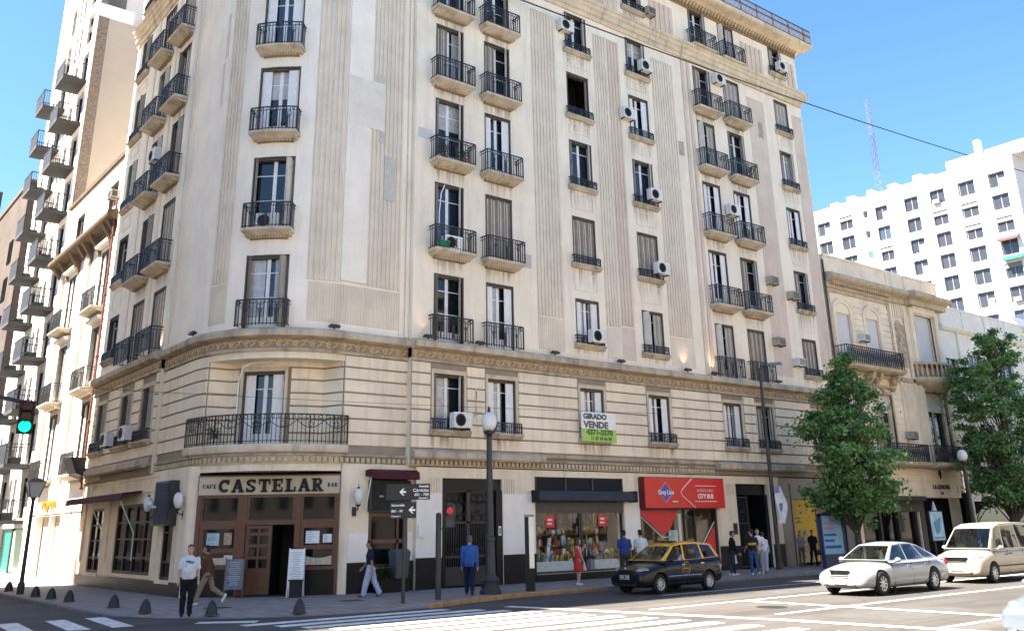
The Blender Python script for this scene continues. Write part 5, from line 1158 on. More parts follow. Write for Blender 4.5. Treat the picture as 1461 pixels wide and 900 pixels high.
# pale two storey house
PH=bld('pale_house','plain pale house with a long parapet behind the right tree',(66,30,0)); PALE=M('pale_wall',(.78,.74,.67),rough=.9,var=.1,scale=.6,stain=.35,scol=(.3,.28,.26))
po=[(59.7,61.2,10.3,12.1),(62.8,64.8,9.5,12.6),(67.3,69.3,9.5,12.6),(62.8,64.8,4.8,8),(67.3,69.3,4.8,8),(60.2,84,.2,3.1)]
b=B(); b.T=TV; wall(b,59.32,86,0,14.1,po,rev=.3); b.box(61.5,61.75,-.12,0,3.5,14); obj('wall',b,[PALE],PH)
b=B(); b.T=TV; b.profile([(0,13.9),(-.15,13.95),(-.3,14.1),(-.3,14.25),(0,14.35)],59.34,86); b.box(59.34,86,-.05,.3,14.35,15.5)
for i in range(8): b.box(59.5+3.1*i,59.62+3.1*i,-.12,-.05,14.35,15.5)
b.box(59.34,86,-.1,.32,15.5,15.62); obj('cornice',b,[PALE],PH)
for x0,x1,z0,z1 in po: 
    b=B(); b.T=TV; b.box(x0,x1,.2,.23,z0,z1,0); b.box((x0+x1)/2-.05,(x0+x1)/2+.05,.15,.2,z0,z1,1); obj('window',b,[GDARK,BLIND],PH)
b=B(); b.quad((59.34,29.7,15.5),(86,29.7,15.5),(86,45,15.5),(59.34,45,15.5)); obj('roof',b,[PALE],PH)
t=thing('roof_shed','small slate blue roof shed on top of the pale house','shed',(80,33,15.5)); b=B(); b.fr(-3,3,-2,2,0,-2.4,2.4,-.2,.2,2.2); b.box(-3,3,-2,2,-.02,.9); obj('shed',b,[M('slate_blue',(.16,.17,.21),rough=.6,var=.2)],t)
# white slab block far behind
k_=112/76.
WT=bld('tower_block','long white apartment block with rows of windows far behind the low houses',(112,60,0)); TWH=M('tower_white',(.60,.60,.60),rough=.8,var=.04,scale=.3,stain=.08)
TTW=TR((112,0,0))@RZ(-PI/2); yk=lambda y:y*k_; zk=lambda z:2+(z-2)*k_
tc=[(48.11,46.69),(45.68,44.34),(41.98,40.77),(39.14,37.86),(36.75,35.45),(34.25,32.82),(31.65,30.29)]
tops=[29.25-1.93*i for i in range(11)]; wo=[]
for a,c in tc:
    for z in tops: wo.append((-yk(a),-yk(c),zk(z-1.28),zk(z)))
for z in tops: wo.append((-yk(43.24),-yk(42.75),zk(z-.7),zk(z)))
b=B(); b.T=TTW; wall(b,-yk(52),-yk(29.51),0,zk(30.58),wo,rev=.45); obj('wall',b,[TWH],WT)
b=B(); b.quad((112,yk(29.51),0),(140,yk(29.51),0),(140,yk(29.51),zk(30.9)),(112,yk(29.51),zk(30.9))); b.quad((112,yk(29.51),zk(30.57)),(140,yk(29.51),zk(30.57)),(140,yk(52),zk(30.57)),(112,yk(52),zk(30.57))); obj('side_wall',b,[TWH],WT)
b=B(); b.box(113,138,yk(27),yk(35.21),zk(30.6),zk(31.66)); b.box(112.3,113,yk(31.9),yk(32.4),zk(30.5),zk(32.6)); b.box(112,138,yk(29.3),yk(29.6),zk(30.4),zk(30.95)); b.box(112.5,114.5,yk(42.2),yk(42.7),zk(30.5),zk(31.2)); [b.box(113+q*.7,114.4+q*.7,yk(y_),yk(y_)+1.2,zk(30.5),zk(30.5)+h_) for q,y_,h_ in ((0,46,.9),(1,44.5,1.4),(0,40,1.1),(2,38,1.8),(0,36.5,.8))]; [b.box(111.9,112.0,yk(y_)-.08,yk(y_)+.08,5,zk(30.4)) for y_ in (44.0,40.1,35.0,32.3)]; obj('roof_storey',b,[TWH],WT)
rn=random.Random(11); tv=[]
for v in range(6):
    m_=B(); w_=1.98; h=1.28*k_; gl=[0,0,1,0,0,0][v]
    m_.box(-w_/2,w_/2,.3,.34,0,h,gl); 
    for x in (-w_/2,-.04,w_/2-.1): m_.box(x,x+.1,.24,.3,0,h,3)
    m_.box(-w_/2,w_/2,.24,.3,h-.08,h,3)
    if v==1: m_.box(-w_/2,w_/2,.1,.24,h*.68,h,2)
    if v==3: m_.box(.2,w_/2-.1,.05,.28,0,h*.55,3)
    if v==5: m_.box(-.6,.3,-.35,.25,.0,.55,3)
    tv.append(m_.mesh('window',[M('tower_pane',(.035,.038,.045),rough=.15,spec=.6,var=.2,scale=.4),M('tower_pane_blue',(.045,.06,.09),rough=.12,spec=.7,var=.15,scale=.4),M('grey_blind',(.16,.16,.165),rough=.7,var=.15),M('tower_frame',(.20,.20,.205),rough=.6,var=.1),BLIND]))
cnt=0
for i,(a,c,e,g) in enumerate(wo):
    if g-e<1.2: 
        continue
    if e<zk(14.5): continue
    obj('window',rn.choice(tv),None,WT,loc=(112,-(a+c)/2,e),rz=-PI/2); cnt+=1
for i,(yc,zt,colr,lab) in enumerate(((30.85,23.4,(.45,.06,.10),'red awning'),(30.7,21.75,(.02,.30,.20),'green awning'))):
    t=thing('window_awning','small %s on a window of the far white block'%lab,'awning',(112,yk(yc),zk(zt)),-PI/2); b=B(); b.profile([(0,.5),(-.8,.1),(-.8,-.1),(0,.3)],-1.2,1.2); b.box(-1.2,-1.16,-.75,0,-.1,.3) ; obj('canopy',b,[M('awning_'+lab[:3],colr,rough=.7,var=.1)],t)
# lattice mast
t=thing('radio_mast','thin grey lattice mast standing behind the far white block','mast',(131.9,71.5,0))
ML=(M('mast_red',(.09,.06,.065),rough=.6,var=.1),M('mast_white',(.12,.13,.15),rough=.6,var=.1))
for s_ in range(6):
    b=B(); z0=30+s_*6.3; z1=z0+6.3; wz=lambda z:1.05-.6*(z-30)/38
    for sx,sy in ((-1,-1),(1,-1),(1,1),(-1,1)):
        b.tube([(sx*wz(z0)/2,sy*wz(z0)/2,z0),(sx*wz(z1)/2,sy*wz(z1)/2,z1)],.03,4)
    for k in range(5):
        za=z0+(z1-z0)*k/5; zb=za+(z1-z0)/5; a,c=wz(za)/2,wz(zb)/2
        b.tube([(-a,-a,za),(c,-c,zb)],.03,3); b.tube([(-a,a,za),(-c,-c,zb)],.03,3); b.tube([(a,-a,za),(c,c,zb)],.03,3); b.tube([(-a,-a,za),(a,-a,za)],.03,3); b.tube([(-a,-a,za),(-a,a,za)],.03,3)
    obj('mast_section',b,[ML[s_%2]],t)
b=B(); b.box(-.6,.6,-.6,.6,0,30); obj('mast_base',b,[GMETAL],t)
# buildings outside the picture that shade and face the crossing
def winpat(name,col,dark,sx,sz):
    m=M(name,col,rough=.85,var=.1); nt=m.node_tree; N=nt.nodes; L=nt.links; p=N['Principled BSDF']; src=p.inputs['Base Color'].links[0].from_socket
    geo=N.new('ShaderNodeNewGeometry'); sep=N.new('ShaderNodeSeparateXYZ'); L.new(geo.outputs['Position'],sep.inputs[0]); add=N.new('ShaderNodeMath'); L.new(sep.outputs[0],add.inputs[0]); L.new(sep.outputs[1],add.inputs[1])
    def cell(sock,s,lo,hi):
        a=N.new('ShaderNodeMath'); a.operation='DIVIDE'; L.new(sock,a.inputs[0]); a.inputs[1].default_value=s
        f=N.new('ShaderNodeMath'); f.operation='FRACT'; L.new(a.outputs[0],f.inputs[0])
        g=N.new('ShaderNodeMath'); g.operation='COMPARE'; L.new(f.outputs[0],g.inputs[0]); g.inputs[1].default_value=.5; g.inputs[2].default_value=hi; return g.outputs[0]
    x=cell(add.outputs[0],sx,0,.2); z=cell(sep.outputs[2],sz,0,.32); mu=N.new('ShaderNodeMath'); mu.operation='MULTIPLY'; L.new(x,mu.inputs[0]); L.new(z,mu.inputs[1])
    mx=N.new('ShaderNodeMix'); mx.data_type='RGBA'; L.new(mu.outputs[0],mx.inputs['Factor']); L.new(src,mx.inputs['A']); mx.inputs['B'].default_value=(*dark,1); L.new(mx.outputs['Result'],p.inputs['Base Color']); return m
WP1=winpat('facing_facade',(.74,.66,.54),(.05,.055,.06),3.2,3.4)
OC=bld('corner_building','tall beige corner building across the side street with a set back tower','' or (-14,40,0))
b=B(); b.box(-26,-2.5,29.6,51,0,34); b.box(-25.5,-2.52,33.4,51,34,52); obj('wall',b,[WP1],OC); b=B(); b.box(-26.3,-2.2,29.3,51,34,34.6); obj('cornice',b,[TRIM],OC)
OD=bld('low_building','low building beyond the tall corner building across the side street',(-14,70,0)); b=B(); b.box(-26,-2.5,51.05,95,0,14); obj('wall',b,[WP1],OD); b=B(); b.box(-26.2,-2.3,51.1,95,14,14.4); obj('cornice',b,[TRIM],OD)
OE=bld('avenue_building','long six storey building behind the viewer across the avenue',(20,-12,0)); b=B(); b.box(14,130,-26,-9,0,22); b.box(-60,-3,-26,-9,0,24); obj('wall',b,[WP1],OE); b=B(); b.box(13.8,130.2,-26,-8.7,22,22.5); b.box(-60,-2.8,-26,-8.7,24,24.5); obj('cornice',b,[TRIM],OE)

# ------------------------------------------------------------------ GROUND
def asphalt():
    m=M('asphalt',(.092,.084,.078),rough=.85,spec=.3,var=.16,scale=.35,bump=.25,bscale=90,fine=.35); nt=m.node_tree; N=nt.nodes; L=nt.links; p=N['Principled BSDF']
    src=p.inputs['Base Color'].links[0].from_socket; geo=N.new('ShaderNodeNewGeometry')
    v=N.new('ShaderNodeTexVoronoi'); v.feature='DISTANCE_TO_EDGE'; v.inputs['Scale'].default_value=.22; nz=N.new('ShaderNodeTexNoise'); nz.inputs['Scale'].default_value=.8
    av=N.new('ShaderNodeVectorMath'); av.operation='ADD'; L.new(geo.outputs['Position'],av.inputs[0]); L.new(nz.outputs['Color'],av.inputs[1]); L.new(geo.outputs['Position'],nz.inputs['Vector']); L.new(av.outputs[0],v.inputs['Vector'])
    r=N.new('ShaderNodeMapRange'); r.inputs['From Max'].default_value=.012; r.inputs['To Min'].default_value=.45; r.inputs['To Max'].default_value=0; L.new(v.outputs['Distance'],r.inputs['Value'])
    mx=N.new('ShaderNodeMix'); mx.data_type='RGBA'; L.new(r.outputs['Result'],mx.inputs['Factor']); L.new(src,mx.inputs['A']); mx.inputs['B'].default_value=(.03,.03,.03,1)
    # long tyre-polished streaks along the avenue
    vm=N.new('ShaderNodeVectorMath'); vm.operation='MULTIPLY'; vm.inputs[1].default_value=(.05,1.1,1); L.new(geo.outputs['Position'],vm.inputs[0]); n2=N.new('ShaderNodeTexNoise'); n2.inputs['Scale'].default_value=1; n2.inputs['Detail'].default_value=4; L.new(vm.outputs[0],n2.inputs['Vector'])
    m2=N.new('ShaderNodeMix'); m2.data_type='RGBA'; m2.blend_type='MULTIPLY'; r2=N.new('ShaderNodeMapRange'); r2.inputs['From Min'].default_value=.35; r2.inputs['From Max'].default_value=.7; r2.inputs['To Min'].default_value=.62; r2.inputs['To Max'].default_value=1.08; L.new(n2.outputs['Fac'],r2.inputs['Value'])
    m2.inputs['Factor'].default_value=1; L.new(mx.outputs['Result'],m2.inputs['A']); L.new(r2.outputs['Result'],m2.inputs['B']); L.new(m2.outputs['Result'],p.inputs['Base Color']); return m
b=B(); b.quad((-900,-900,-.1),(900,-900,-.1),(900,900,-.1),(-900,900,-.1)); struct(obj('road',b,[asphalt()]))
def tiles():
    m=M('pavement_tiles',(.27,.235,.215),rough=.8,spec=.3,var=.16,scale=1.2,bump=.15,bscale=60,stain=0); nt=m.node_tree; N=nt.nodes; L=nt.links; p=N['Principled BSDF']; src=p.inputs['Base Color'].links[0].from_socket
    geo=N.new('ShaderNodeNewGeometry'); br=N.new('ShaderNodeTexBrick'); br.offset=0; br.inputs['Scale'].default_value=1; br.inputs['Brick Width'].default_value=.4; br.inputs['Row Height'].default_value=.4; br.inputs['Mortar Size'].default_value=.012; br.inputs['Color1'].default_value=(1,1,1,1); br.inputs['Color2'].default_value=(.82,.80,.8,1); br.inputs['Mortar'].default_value=(.4,.4,.4,1)
    L.new(geo.outputs['Position'],br.inputs['Vector']); mx=N.new('ShaderNodeMix'); mx.data_type='RGBA'; mx.blend_type='MULTIPLY'; mx.inputs['Factor'].default_value=1; L.new(src,mx.inputs['A']); L.new(br.outputs['Color'],mx.inputs['B']); L.new(mx.outputs['Result'],p.inputs['Base Color']); return m
TILE=tiles()
kl=[(8.0,100,0),(8.0,33,0),(8.05,30.5,-.02),(8.35,28.3,-.085),(9.1,26.4,-.085),(10.4,24.9,-.085),(12.0,24.0,-.085),(13.8,23.6,-.085),(15.6,23.6,-.085),(15.75,23.65,.0),(17.5,24.3,0),(20,24.95,0),(24,25.15,0),(220,25.15,0)]
il=[(9.4,100),(9.4,33),(9.5,31),(10.0,29.2),(10.8,27.6),(11.8,26.5),(12.9,25.7),(14.2,25.3),(15.5,25.2),(15.9,25.2),(17.5,25.7),(20,26.3),(24,26.5),(220,26.5)]
bl=[(12.05,100),(12.05,40),(12.05,38),(12.05,36),(12.05,35),(12.2,33.2),(13.5,32.2),(14.5,31.5),(15.5,31),(16.4,30.4),(17.5,30.2),(20,30.2),(24,30.2),(220,30.2)]
b=B()
for i in range(len(kl)-1):
    b.quad(kl[i],kl[i+1],(*il[i+1],0),(*il[i],0)); b.quad((*il[i],0),(*il[i+1],0),(*bl[i+1],0),(*bl[i],0))
b.quad((12,29,-.001),(30,29,-.001),(30,60,-.001),(12,60,-.001)) if False else None
struct(obj('pavement',b,[TILE]))
def kerb(i0,i1,mat,top=.012):
    b=B()
    for i in range(i0,i1):
        a,c=Vector(kl[i]),Vector(kl[i+1]); d=(c-a).normalized(); n=Vector((-d.y,d.x,0))   # towards the pavement
        a.z=min(a.z,0)+0; c.z=0 if kl[i+1][2]>-.01 else c.z
        za,zc=a.z+top,c.z+top
        b.face([b.pt(p) for p in ((a.x,a.y,-.1),(c.x,c.y,-.1),(c.x,c.y,zc-.03),(a.x,a.y,za-.03))]); q=n*.03; w_=n*.2
        b.face([b.pt(p) for p in ((a.x,a.y,za-.03),(c.x,c.y,zc-.03),(c.x+q.x,c.y+q.y,zc),(a.x+q.x,a.y+q.y,za))])
        b.face([b.pt(p) for p in ((a.x+q.x,a.y+q.y,za),(c.x+q.x,c.y+q.y,zc),(c.x+w_.x,c.y+w_.y,zc),(a.x+w_.x,a.y+w_.y,za))])
    return struct(obj('kerb',b,[mat]))
KERBG=M('granite_kerb',(.16,.15,.15),rough=.8,var=.25,scale=3); KERBY=M('worn_ochre_kerb',(.34,.20,.09),rough=.8,var=.35,scale=5,stain=.4)
kerb(0,8,KERBG,.006); kerb(8,12,KERBY,.03); kerb(12,13,KERBG,.03)
# other pavements round the crossing
b=B(); b.box(-60,-1.2,26,130,-.1,0); b.box(-60,220,-9,-3.4,-.1,.0); struct(obj('pavement',b,[TILE]))
def paint(name,wear):
    m=M(name,(.72,.71,.66),rough=.7,var=.08,scale=6); nt=m.node_tree; N=nt.nodes; L=nt.links; p=N['Principled BSDF']; src=p.inputs['Base Color'].links[0].from_socket
    geo=N.new('ShaderNodeNewGeometry'); n=N.new('ShaderNodeTexNoise'); n.inputs['Scale'].default_value=5; n.inputs['Detail'].default_value=8; n.inputs['Roughness'].default_value=.75; L.new(geo.outputs['Position'],n.inputs['Vector'])
    r=N.new('ShaderNodeMapRange'); r.inputs['From Min'].default_value=.56-.12*wear; r.inputs['From Max'].default_value=.66; L.new(n.outputs['Fac'],r.inputs['Value']); r.inputs['To Max'].default_value=.35+.4*wear
    mx=N.new('ShaderNodeMix'); mx.data_type='RGBA'; L.new(r.outputs['Result'],mx.inputs['Factor']); L.new(src,mx.inputs['A']); mx.inputs['B'].default_value=(.11,.105,.1,1); L.new(mx.outputs['Result'],p.inputs['Base Color']); return m
PAINT=paint('road_paint',.75); PAINTW=paint('worn_road_paint',1.)
Z=-.096
b=B()
def strip(b,p,q,w_,mi=0):
    p=Vector((*p,Z));q=Vector((*q,Z));d=(q-p).normalized();n=Vector((-d.y,d.x,0))*w_/2; b.poly([p-n,q-n,q+n,p+n],mi)
for i,(y,xl,xr) in enumerate(((22.95,9.8,15.7),(22.1,10.3,16.3),(21.3,10.6,16.6),(20.45,10.9,16.9),(19.55,11.2,17.0),(18.7,11.3,17.2),(17.85,11.4,17.4),(16.95,11.5,17.6),(16.0,11.6,17.7),(15.05,11.7,17.75),(14.0,11.8,17.8),(12.9,11.9,17.85),(11.8,12,17.9),(10.7,12,17.9),(9.6,12,17.9),(8.5,12,17.9))):
    strip(b,(xl,y),(xr,y),.46)
for x in (7.75,6.75,5.6,4.45,3.3,2.1,.9,-.3): strip(b,(x-.1,25.0),(x+.15,28.4),.5,1)
strip(b,(9.3,24.6),(10.5,23.7),.5,1)
struct(obj('crosswalk',b,[PAINT,PAINTW]))
b=B(); Z=-.092; strip(b,(17.4,22.4),(19.0,14.6),.36); Z=-.088; strip(b,(19.0,14.61),(20.0,6.0),.36); strip(b,(23.0,18.3),(23.0,8.0),.32); Z=-.096
for y0,y1,x0 in ((18.55,18.7,19.2),(15.25,15.75,20.2),(10.85,11.3,19.6),(7.2,7.5,19.8)): strip(b,(x0,y0),(120,y1+2 if False else y1),.15)
struct(obj('lane_line',b,[PAINT]))
b=B(); strip(b,(23.3,21.95),(60,22.3),.12,0); struct(obj('lane_line',b,[PAINTW]))
for x,y in ((14.9,26.9),(11.0,33.5 if False else 27.6)):
    t=thing('drain_cover','dark iron drain cover set in the corner pavement '+('near the bollards' if x<14 else 'before the cafe plinth'),'drain cover',(x,y,.002)); b=B(); b.box(-.35,.35,-.25,.25,0,.008); [b.box(-.3,.3,-.2+.08*k,-.16+.08*k,.008,.012) for k in range(5)]; obj('cover',b,[DMETAL],t)
TAR=M('tar_patch',(.045,.042,.04),rough=.9,var=.35,scale=3,bump=.3,bscale=60); PATCH=M('newer_asphalt',(.065,.062,.06),rough=.9,var=.2,scale=2,bump=.3,bscale=70)
b=B(); rn=random.Random(21); Z=-.0975
for x0,x1,y0,y1 in ((20.4,24.5,12.2,14.2),(26,31,19.2,20.6),(35,42,12.5,13.8),(3.0,6.6,21.5,23.4)):
    pts=[(x0,y0),((x0+x1)/2,y0+rn.uniform(-.1,.1)),(x1,y0+rn.uniform(-.2,.2)),(x1+rn.uniform(-.2,.2),y1),(x0+rn.uniform(-.2,.2),y1)]; b.poly([(x,y,Z) for x,y in pts],0)
struct(obj('road',b,[PATCH]))
for x,y,lab in ((21.8,16.6,'round iron manhole cover in the sunlit road between the two stop lines'),(6.0,23.9,'round iron manhole cover in the shaded road near the side street crossing')):
    t=thing('manhole_cover',lab,'manhole cover',(x,y,-.098)); b=B(); b.lathe([(0,.0),(.34,.0),(.34,.006),(0,.006)],(0,0,0),24); b.lathe([(.36,.0),(.42,.0),(.42,.005),(.36,.005)],(0,0,0),24,caps=False); [b.box(-.25,.25,-.22+.11*k,-.18+.11*k,.006,.01) for k in range(5)]; obj('cover',b,[DMETAL],t)
# ------------------------------------------------------------------ STREET FURNITURE
bpos=[((8.6,43.0),'dark bullet bollard by the lantern post, farthest down the side street'),((8.5,38.1),'dark bullet bollard just in front of the lantern post'),((8.6,36.3),'dark bullet bollard, third along the side street kerb'),((8.65,34.2),'dark bullet bollard, fourth along the side street kerb, at the edge of the sunlight'),((8.95,30.4),'dark bullet bollard by the white crossing bars of the side street'),((9.1,28.0),'dark bullet bollard left of the man in the pale T-shirt'),((10.1,25.74),'dark bullet bollard right of the man in the pale T-shirt'),((12.0,24.46),'dark bullet bollard in front of the white menu board')]
b=B(); b.lathe([(.16,0),(.155,.06),(.14,.16),(.10,.27),(.045,.345),(.0,.37)],(0,0,0),18); BMh=b.mesh('post',[M('bollard_iron',(.014,.014,.018),rough=.5,spec=.45,var=.25,scale=9)],60); b=B(); b.lathe([(.19,0),(.19,.025),(.165,.03)],(0,0,0),18); BBh=b.mesh('base',[DMETAL])
for (x,y),lab in bpos:
    z=0 if y>29 else -.03
    t=thing('bollard',lab,'bollard',(x,y,z),0,'bullet bollards round the corner'); obj('post',BMh,None,t); obj('base',BBh,None,t)
# globe street lamp
def globe_lamp(x,y,h,label):
    t=thing('street_lamp',label,'street lamp',(x,y,0)); s=h/5.85
    b=B(); b.lathe([(.36,0),(.36,.1),(.30,.16),(.29,.38),(.31,.42),(.22,.52),(.17,.6),(.155,1.6),(.17,1.62),(.17,1.74),(.135,1.78),(.09,4.95*s),(.12,4.98*s),(.1,5.02*s)],(0,0,0),16); obj('pole',b,[DMETAL],t,smooth=35)
    b=B(); b.lathe([(.06,5.02*s),(.16,5.08*s),(.18,5.14*s),(.1,5.2*s)],(0,0,0),16); b.lathe([(.0,5.8*s),(.06,5.8*s),(.05,5.9*s),(.012,6.0*s)],(0,0,0),10)
    for k in range(6): a=k*PI/3; b.tube([(.14*math.cos(a),.14*math.sin(a),5.05*s),(.22*math.cos(a),.22*math.sin(a),5.15*s),(.2*math.cos(a),.2*math.sin(a),5.24*s)],.012,5)
    obj('collar',b,[DMETAL],t,smooth=35)
    b=B(); b.ball((0,0,5.47*s),(.27,.27,.33),18,12); obj('globe',b,[OPAL],t,smooth=80); return t
globe_lamp(19.35,25.75,5.85,'tall dark street lamp with white globe in front of the iron street door')
globe_lamp(52.2,25.9,5.75,'dark street lamp with white globe between the two green trees')
t=thing('street_lamp','slim tall street lamp with bent arm before the open street door','street lamp',(37.6,27.95,0))
b=B(); b.lathe([(.17,0),(.17,.3),(.11,.34),(.10,2.2),(.07,8.9),(.06,9.2)],(0,0,0),12); b.tube([(0,0,9.1),(.05,-.06,9.28),(.2,-.25,9.35),(.33,-.45,9.36)],.045,8); obj('pole',b,[DMETAL],t,smooth=35)
b=B(); b.T=TR((.42,-.58,9.33))@RZ(R(-55)); b.fr(-.38,.38,-.12,.12,0,-.3,.3,-.07,.07,.12); b.T=None; obj('lamp_head',b,[GMETAL],t)
t=thing('banner','crumpled white and blue banner tied to the slim tall street lamp','banner',(37.62,27.8,2.0)); b=B(); rn=random.Random(2); n=22
for i in range(n):
    for j in range(3):
        f=lambda i,j:(-.12+.24*j*(.75+.25*math.sin(i*.16))+.03*math.sin(i*.33+j),-.12-.05*math.sin(i*.3+j*1.7)-.03*math.sin(j*2.1),.075*i); b.quad(f(i,j),f(i,j+1),f(i+1,j+1),f(i+1,j),1 if (6<i<12 and j==1) or (i>17 and j==0) else 0)
obj('cloth',b,[M('banner_white',(.62,.64,.70),rough=.9,var=.15,scale=4),M('banner_blue',(.16,.20,.42),rough=.9,var=.2)],t,smooth=80)
t=thing('street_lamp','slim lantern street lamp at the sunlit kerb of the side street','street lamp',(8.5,40.5,0))
b=B(); b.lathe([(.13,0),(.13,.35),(.08,.42),(.06,3.3),(.09,3.4),(.12,3.45)],(0,0,0),12); obj('pole',b,[DMETAL],t,smooth=35)
b=B(); b.fr(-.15,.15,-.15,.15,3.45,-.3,.3,-.3,.3,4.0); obj('lantern_glass',b,[M('lantern_glass',(.5,.5,.47),rough=.2,spec=.5,var=.1)],t)
b=B(); b.fr(-.34,.34,-.34,.34,4.0,-.1,.1,-.1,.1,4.16); 
for sx,sy in ((-1,-1),(1,-1),(1,1),(-1,1)): b.tube([(sx*.155,sy*.155,3.44),(sx*.31,sy*.31,4.01)],.02,5)
obj('lantern_frame',b,[DMETAL],t)
# street-name sign post
t=thing('street_sign','dark street name sign post with arrows beside the planter','street sign',(15.41,24.75,0))
b=B(); b.lathe([(.055,0),(.05,2.4),(.05,3.3)],(0,0,0),10); obj('pole',b,[DMETAL],t,smooth=40)
zr=math.atan2(r0.y,r0.x)
def plate(z0,x0,x1,h,txts,arrow,y=-.06):
    b=B(); b.T=RZ(zr); b.box(x0,x1,y-.02,y+.02,z0,z0+h); b.T=None; pt_=obj('sign_plate',b,[M('sign_black',(.02,.02,.025),rough=.4,var=.1)],t)
    its=[]
    for s,sz,dz,al,xx in txts:
        me=text_mesh(s,sz,.003,align=al,offset=.002,mat=WHITE); its.append((me,RZ(zr)@TR((xx,y-.024,z0+dz)),0))
    obj('lettering',join_meshes('lettering',its,[WHITE]),None,pt_)
    b=B(); b.T=RZ(zr)@TR((arrow,y-.028,z0+h/2)); b.prism([(-.11,0,0),(0,0,.10),(.04,0,.10),(-.02,0,.028),(.09,0,.028),(.09,0,-.028),(-.02,0,-.028),(.04,0,-.10),(0,0,-.10)],(0,-.004,0)); b.T=None; obj('arrow',b,[WHITE],pt_)
plate(2.86,-.55,.76,.46,(('Avenida',.09,.385,'RIGHT',.72),('Córdoba',.13,.27,'RIGHT',.72),('601 - 700',.11,.145,'RIGHT',.72),('Comuna 1',.07,.05,'RIGHT',.72)),-.05)
plate(2.34,-.42,.36,.46,(('Esmeralda',.095,.37,'LEFT',-.38),('801 - 99',.10,.2,'LEFT',-.38),('Comuna 1',.065,.06,'LEFT',-.38)),.24,y=-.11)
# pedestrian light
t=thing('traffic_light','thin dark post with red lit pedestrian signal on a bracket','traffic light',(16.8,25.0,0))
b=B(); b.lathe([(.09,0),(.085,2.44),(.06,2.5)],(0,0,0),12); b.T=RZ(zr); b.tube([(0,0,2.02),(.3,0,2.02)],.02,6); b.T=None; obj('pole',b,[DMETAL],t,smooth=40)
b=B(); b.T=RZ(zr); b.box(.22,.5,-.14,.14,2.05,2.38); b.lathe([(.17,2.38),(.15,2.7),(.12,2.78),(.02,2.8)],(.36,0,0),12); b.T=None; obj('signal_body',b,[M('signal_dark',(.035,.03,.03),rough=.5,var=.2)],t)
b=B(); b.T=RZ(zr)@TR((.36,-.16,2.55)); b.lathe([(.0,-.02),(.10,-.02),(.10,.03),(0,.03)],(0,0,0),16,axis='y'); b.T=None; obj('red_lamp',b,[M('red_signal',(.45,.02,.04),rough=.3,emit=.03,ecol=(1,.03,.06))],t)
b=B(); b.T=RZ(zr)@TR((.36,-.16,2.17)); b.lathe([(.0,0),(.11,0),(.11,.03),(0,.03)],(0,0,0),16,axis='y'); b.T=None; obj('unlit_lamp',b,[ACG],t)
# vehicle light over the side street
t=thing('traffic_light','traffic light hanging over the side street showing green','traffic light',(.3,24.5,0))
b=B(); b.lathe([(.12,0),(.1,5.1),(.06,5.2)],(0,0,0),10); b.tube([(0,0,5.1),(3.0,-.66,5.15),(4.25,-.93,4.9)],.05,6); obj('pole',b,[DMETAL],t,smooth=40)
dv=Vector((4.56,23.56,0)).normalized(); az=math.atan2(-dv.y,-dv.x)+PI/2
b=B(); b.T=TR((4.25,-.94,4.24))@RZ(az)
b.box(-.16,.16,-.1,.14,-.02,.70); 
for zc in (.12,.35,.58): b.lathe([(.0,-.16),(.135,-.16),(.135,-.13),(0,-.13)],(0,0,zc),16,axis='y') if False else b.torus((0,-.2,zc),.13,.012,16,4,flat=8)
obj('signal_body',b,[BLACK],t)
for zc,nm,mm in ((.12,'green_lamp',M('green_signal',(.02,.6,.35),rough=.3,emit=2.2,ecol=(.0,.85,.42))),(.35,'amber_lamp',M('unlit_amber',(.08,.04,.01),rough=.3)),(.58,'red_lamp',M('unlit_red',(.10,.015,.02),rough=.3))):
    b=B(); b.T=TR((4.25,-.94,4.24))@RZ(az); b.lathe([(0,-.125),(.115,-.125),(.115,-.1),(0,-.1)],(0,0,zc),18,axis='y'); obj(nm,b,[mm],t)
# litter bin, totem, boards
t=thing('litter_bin','dark grey litter bin on the wall left of the iron street door','bin',(18.0,29.2,.45)); b=B(); b.fr(-.22,.22,-.2,.2,0,-.30,.30,-.26,.26,.85); b.fr(-.30,.30,-.26,.26,.85,-.24,.24,-.2,.2,.93); obj('bin',b,[M('bin_grey',(.075,.08,.085),rough=.5,var=.2)],t); b=B(); b.box(-.04,.04,.26,.55,.2,.7); obj('bracket',b,[DMETAL],t); b=B(); b.box(-.03,.03,-.03,.03,-.45,0); obj('post',b,[DMETAL],t)
t=thing('info_totem','slim dark totem with a bright metal face at the kerb','totem',(21.0,25.72,0)); b=B(); b.T=RZ(zr); b.box(-.16,.16,-.07,.07,0,.72); b.box(-.16,-.02,-.06,.07,.72,2.4); obj('post',b,[BLACK],t); b=B(); b.T=RZ(zr); b.box(-.015,.15,-.05,.06,.72,2.36); obj('face',b,[M('brushed_steel',(.55,.56,.56),rough=.35,metal=.6,var=.1)],t); b=B(); b.T=RZ(zr); b.box(-.17,.16,-.075,.075,2.36,2.44); obj('cap',b,[GMETAL],t)
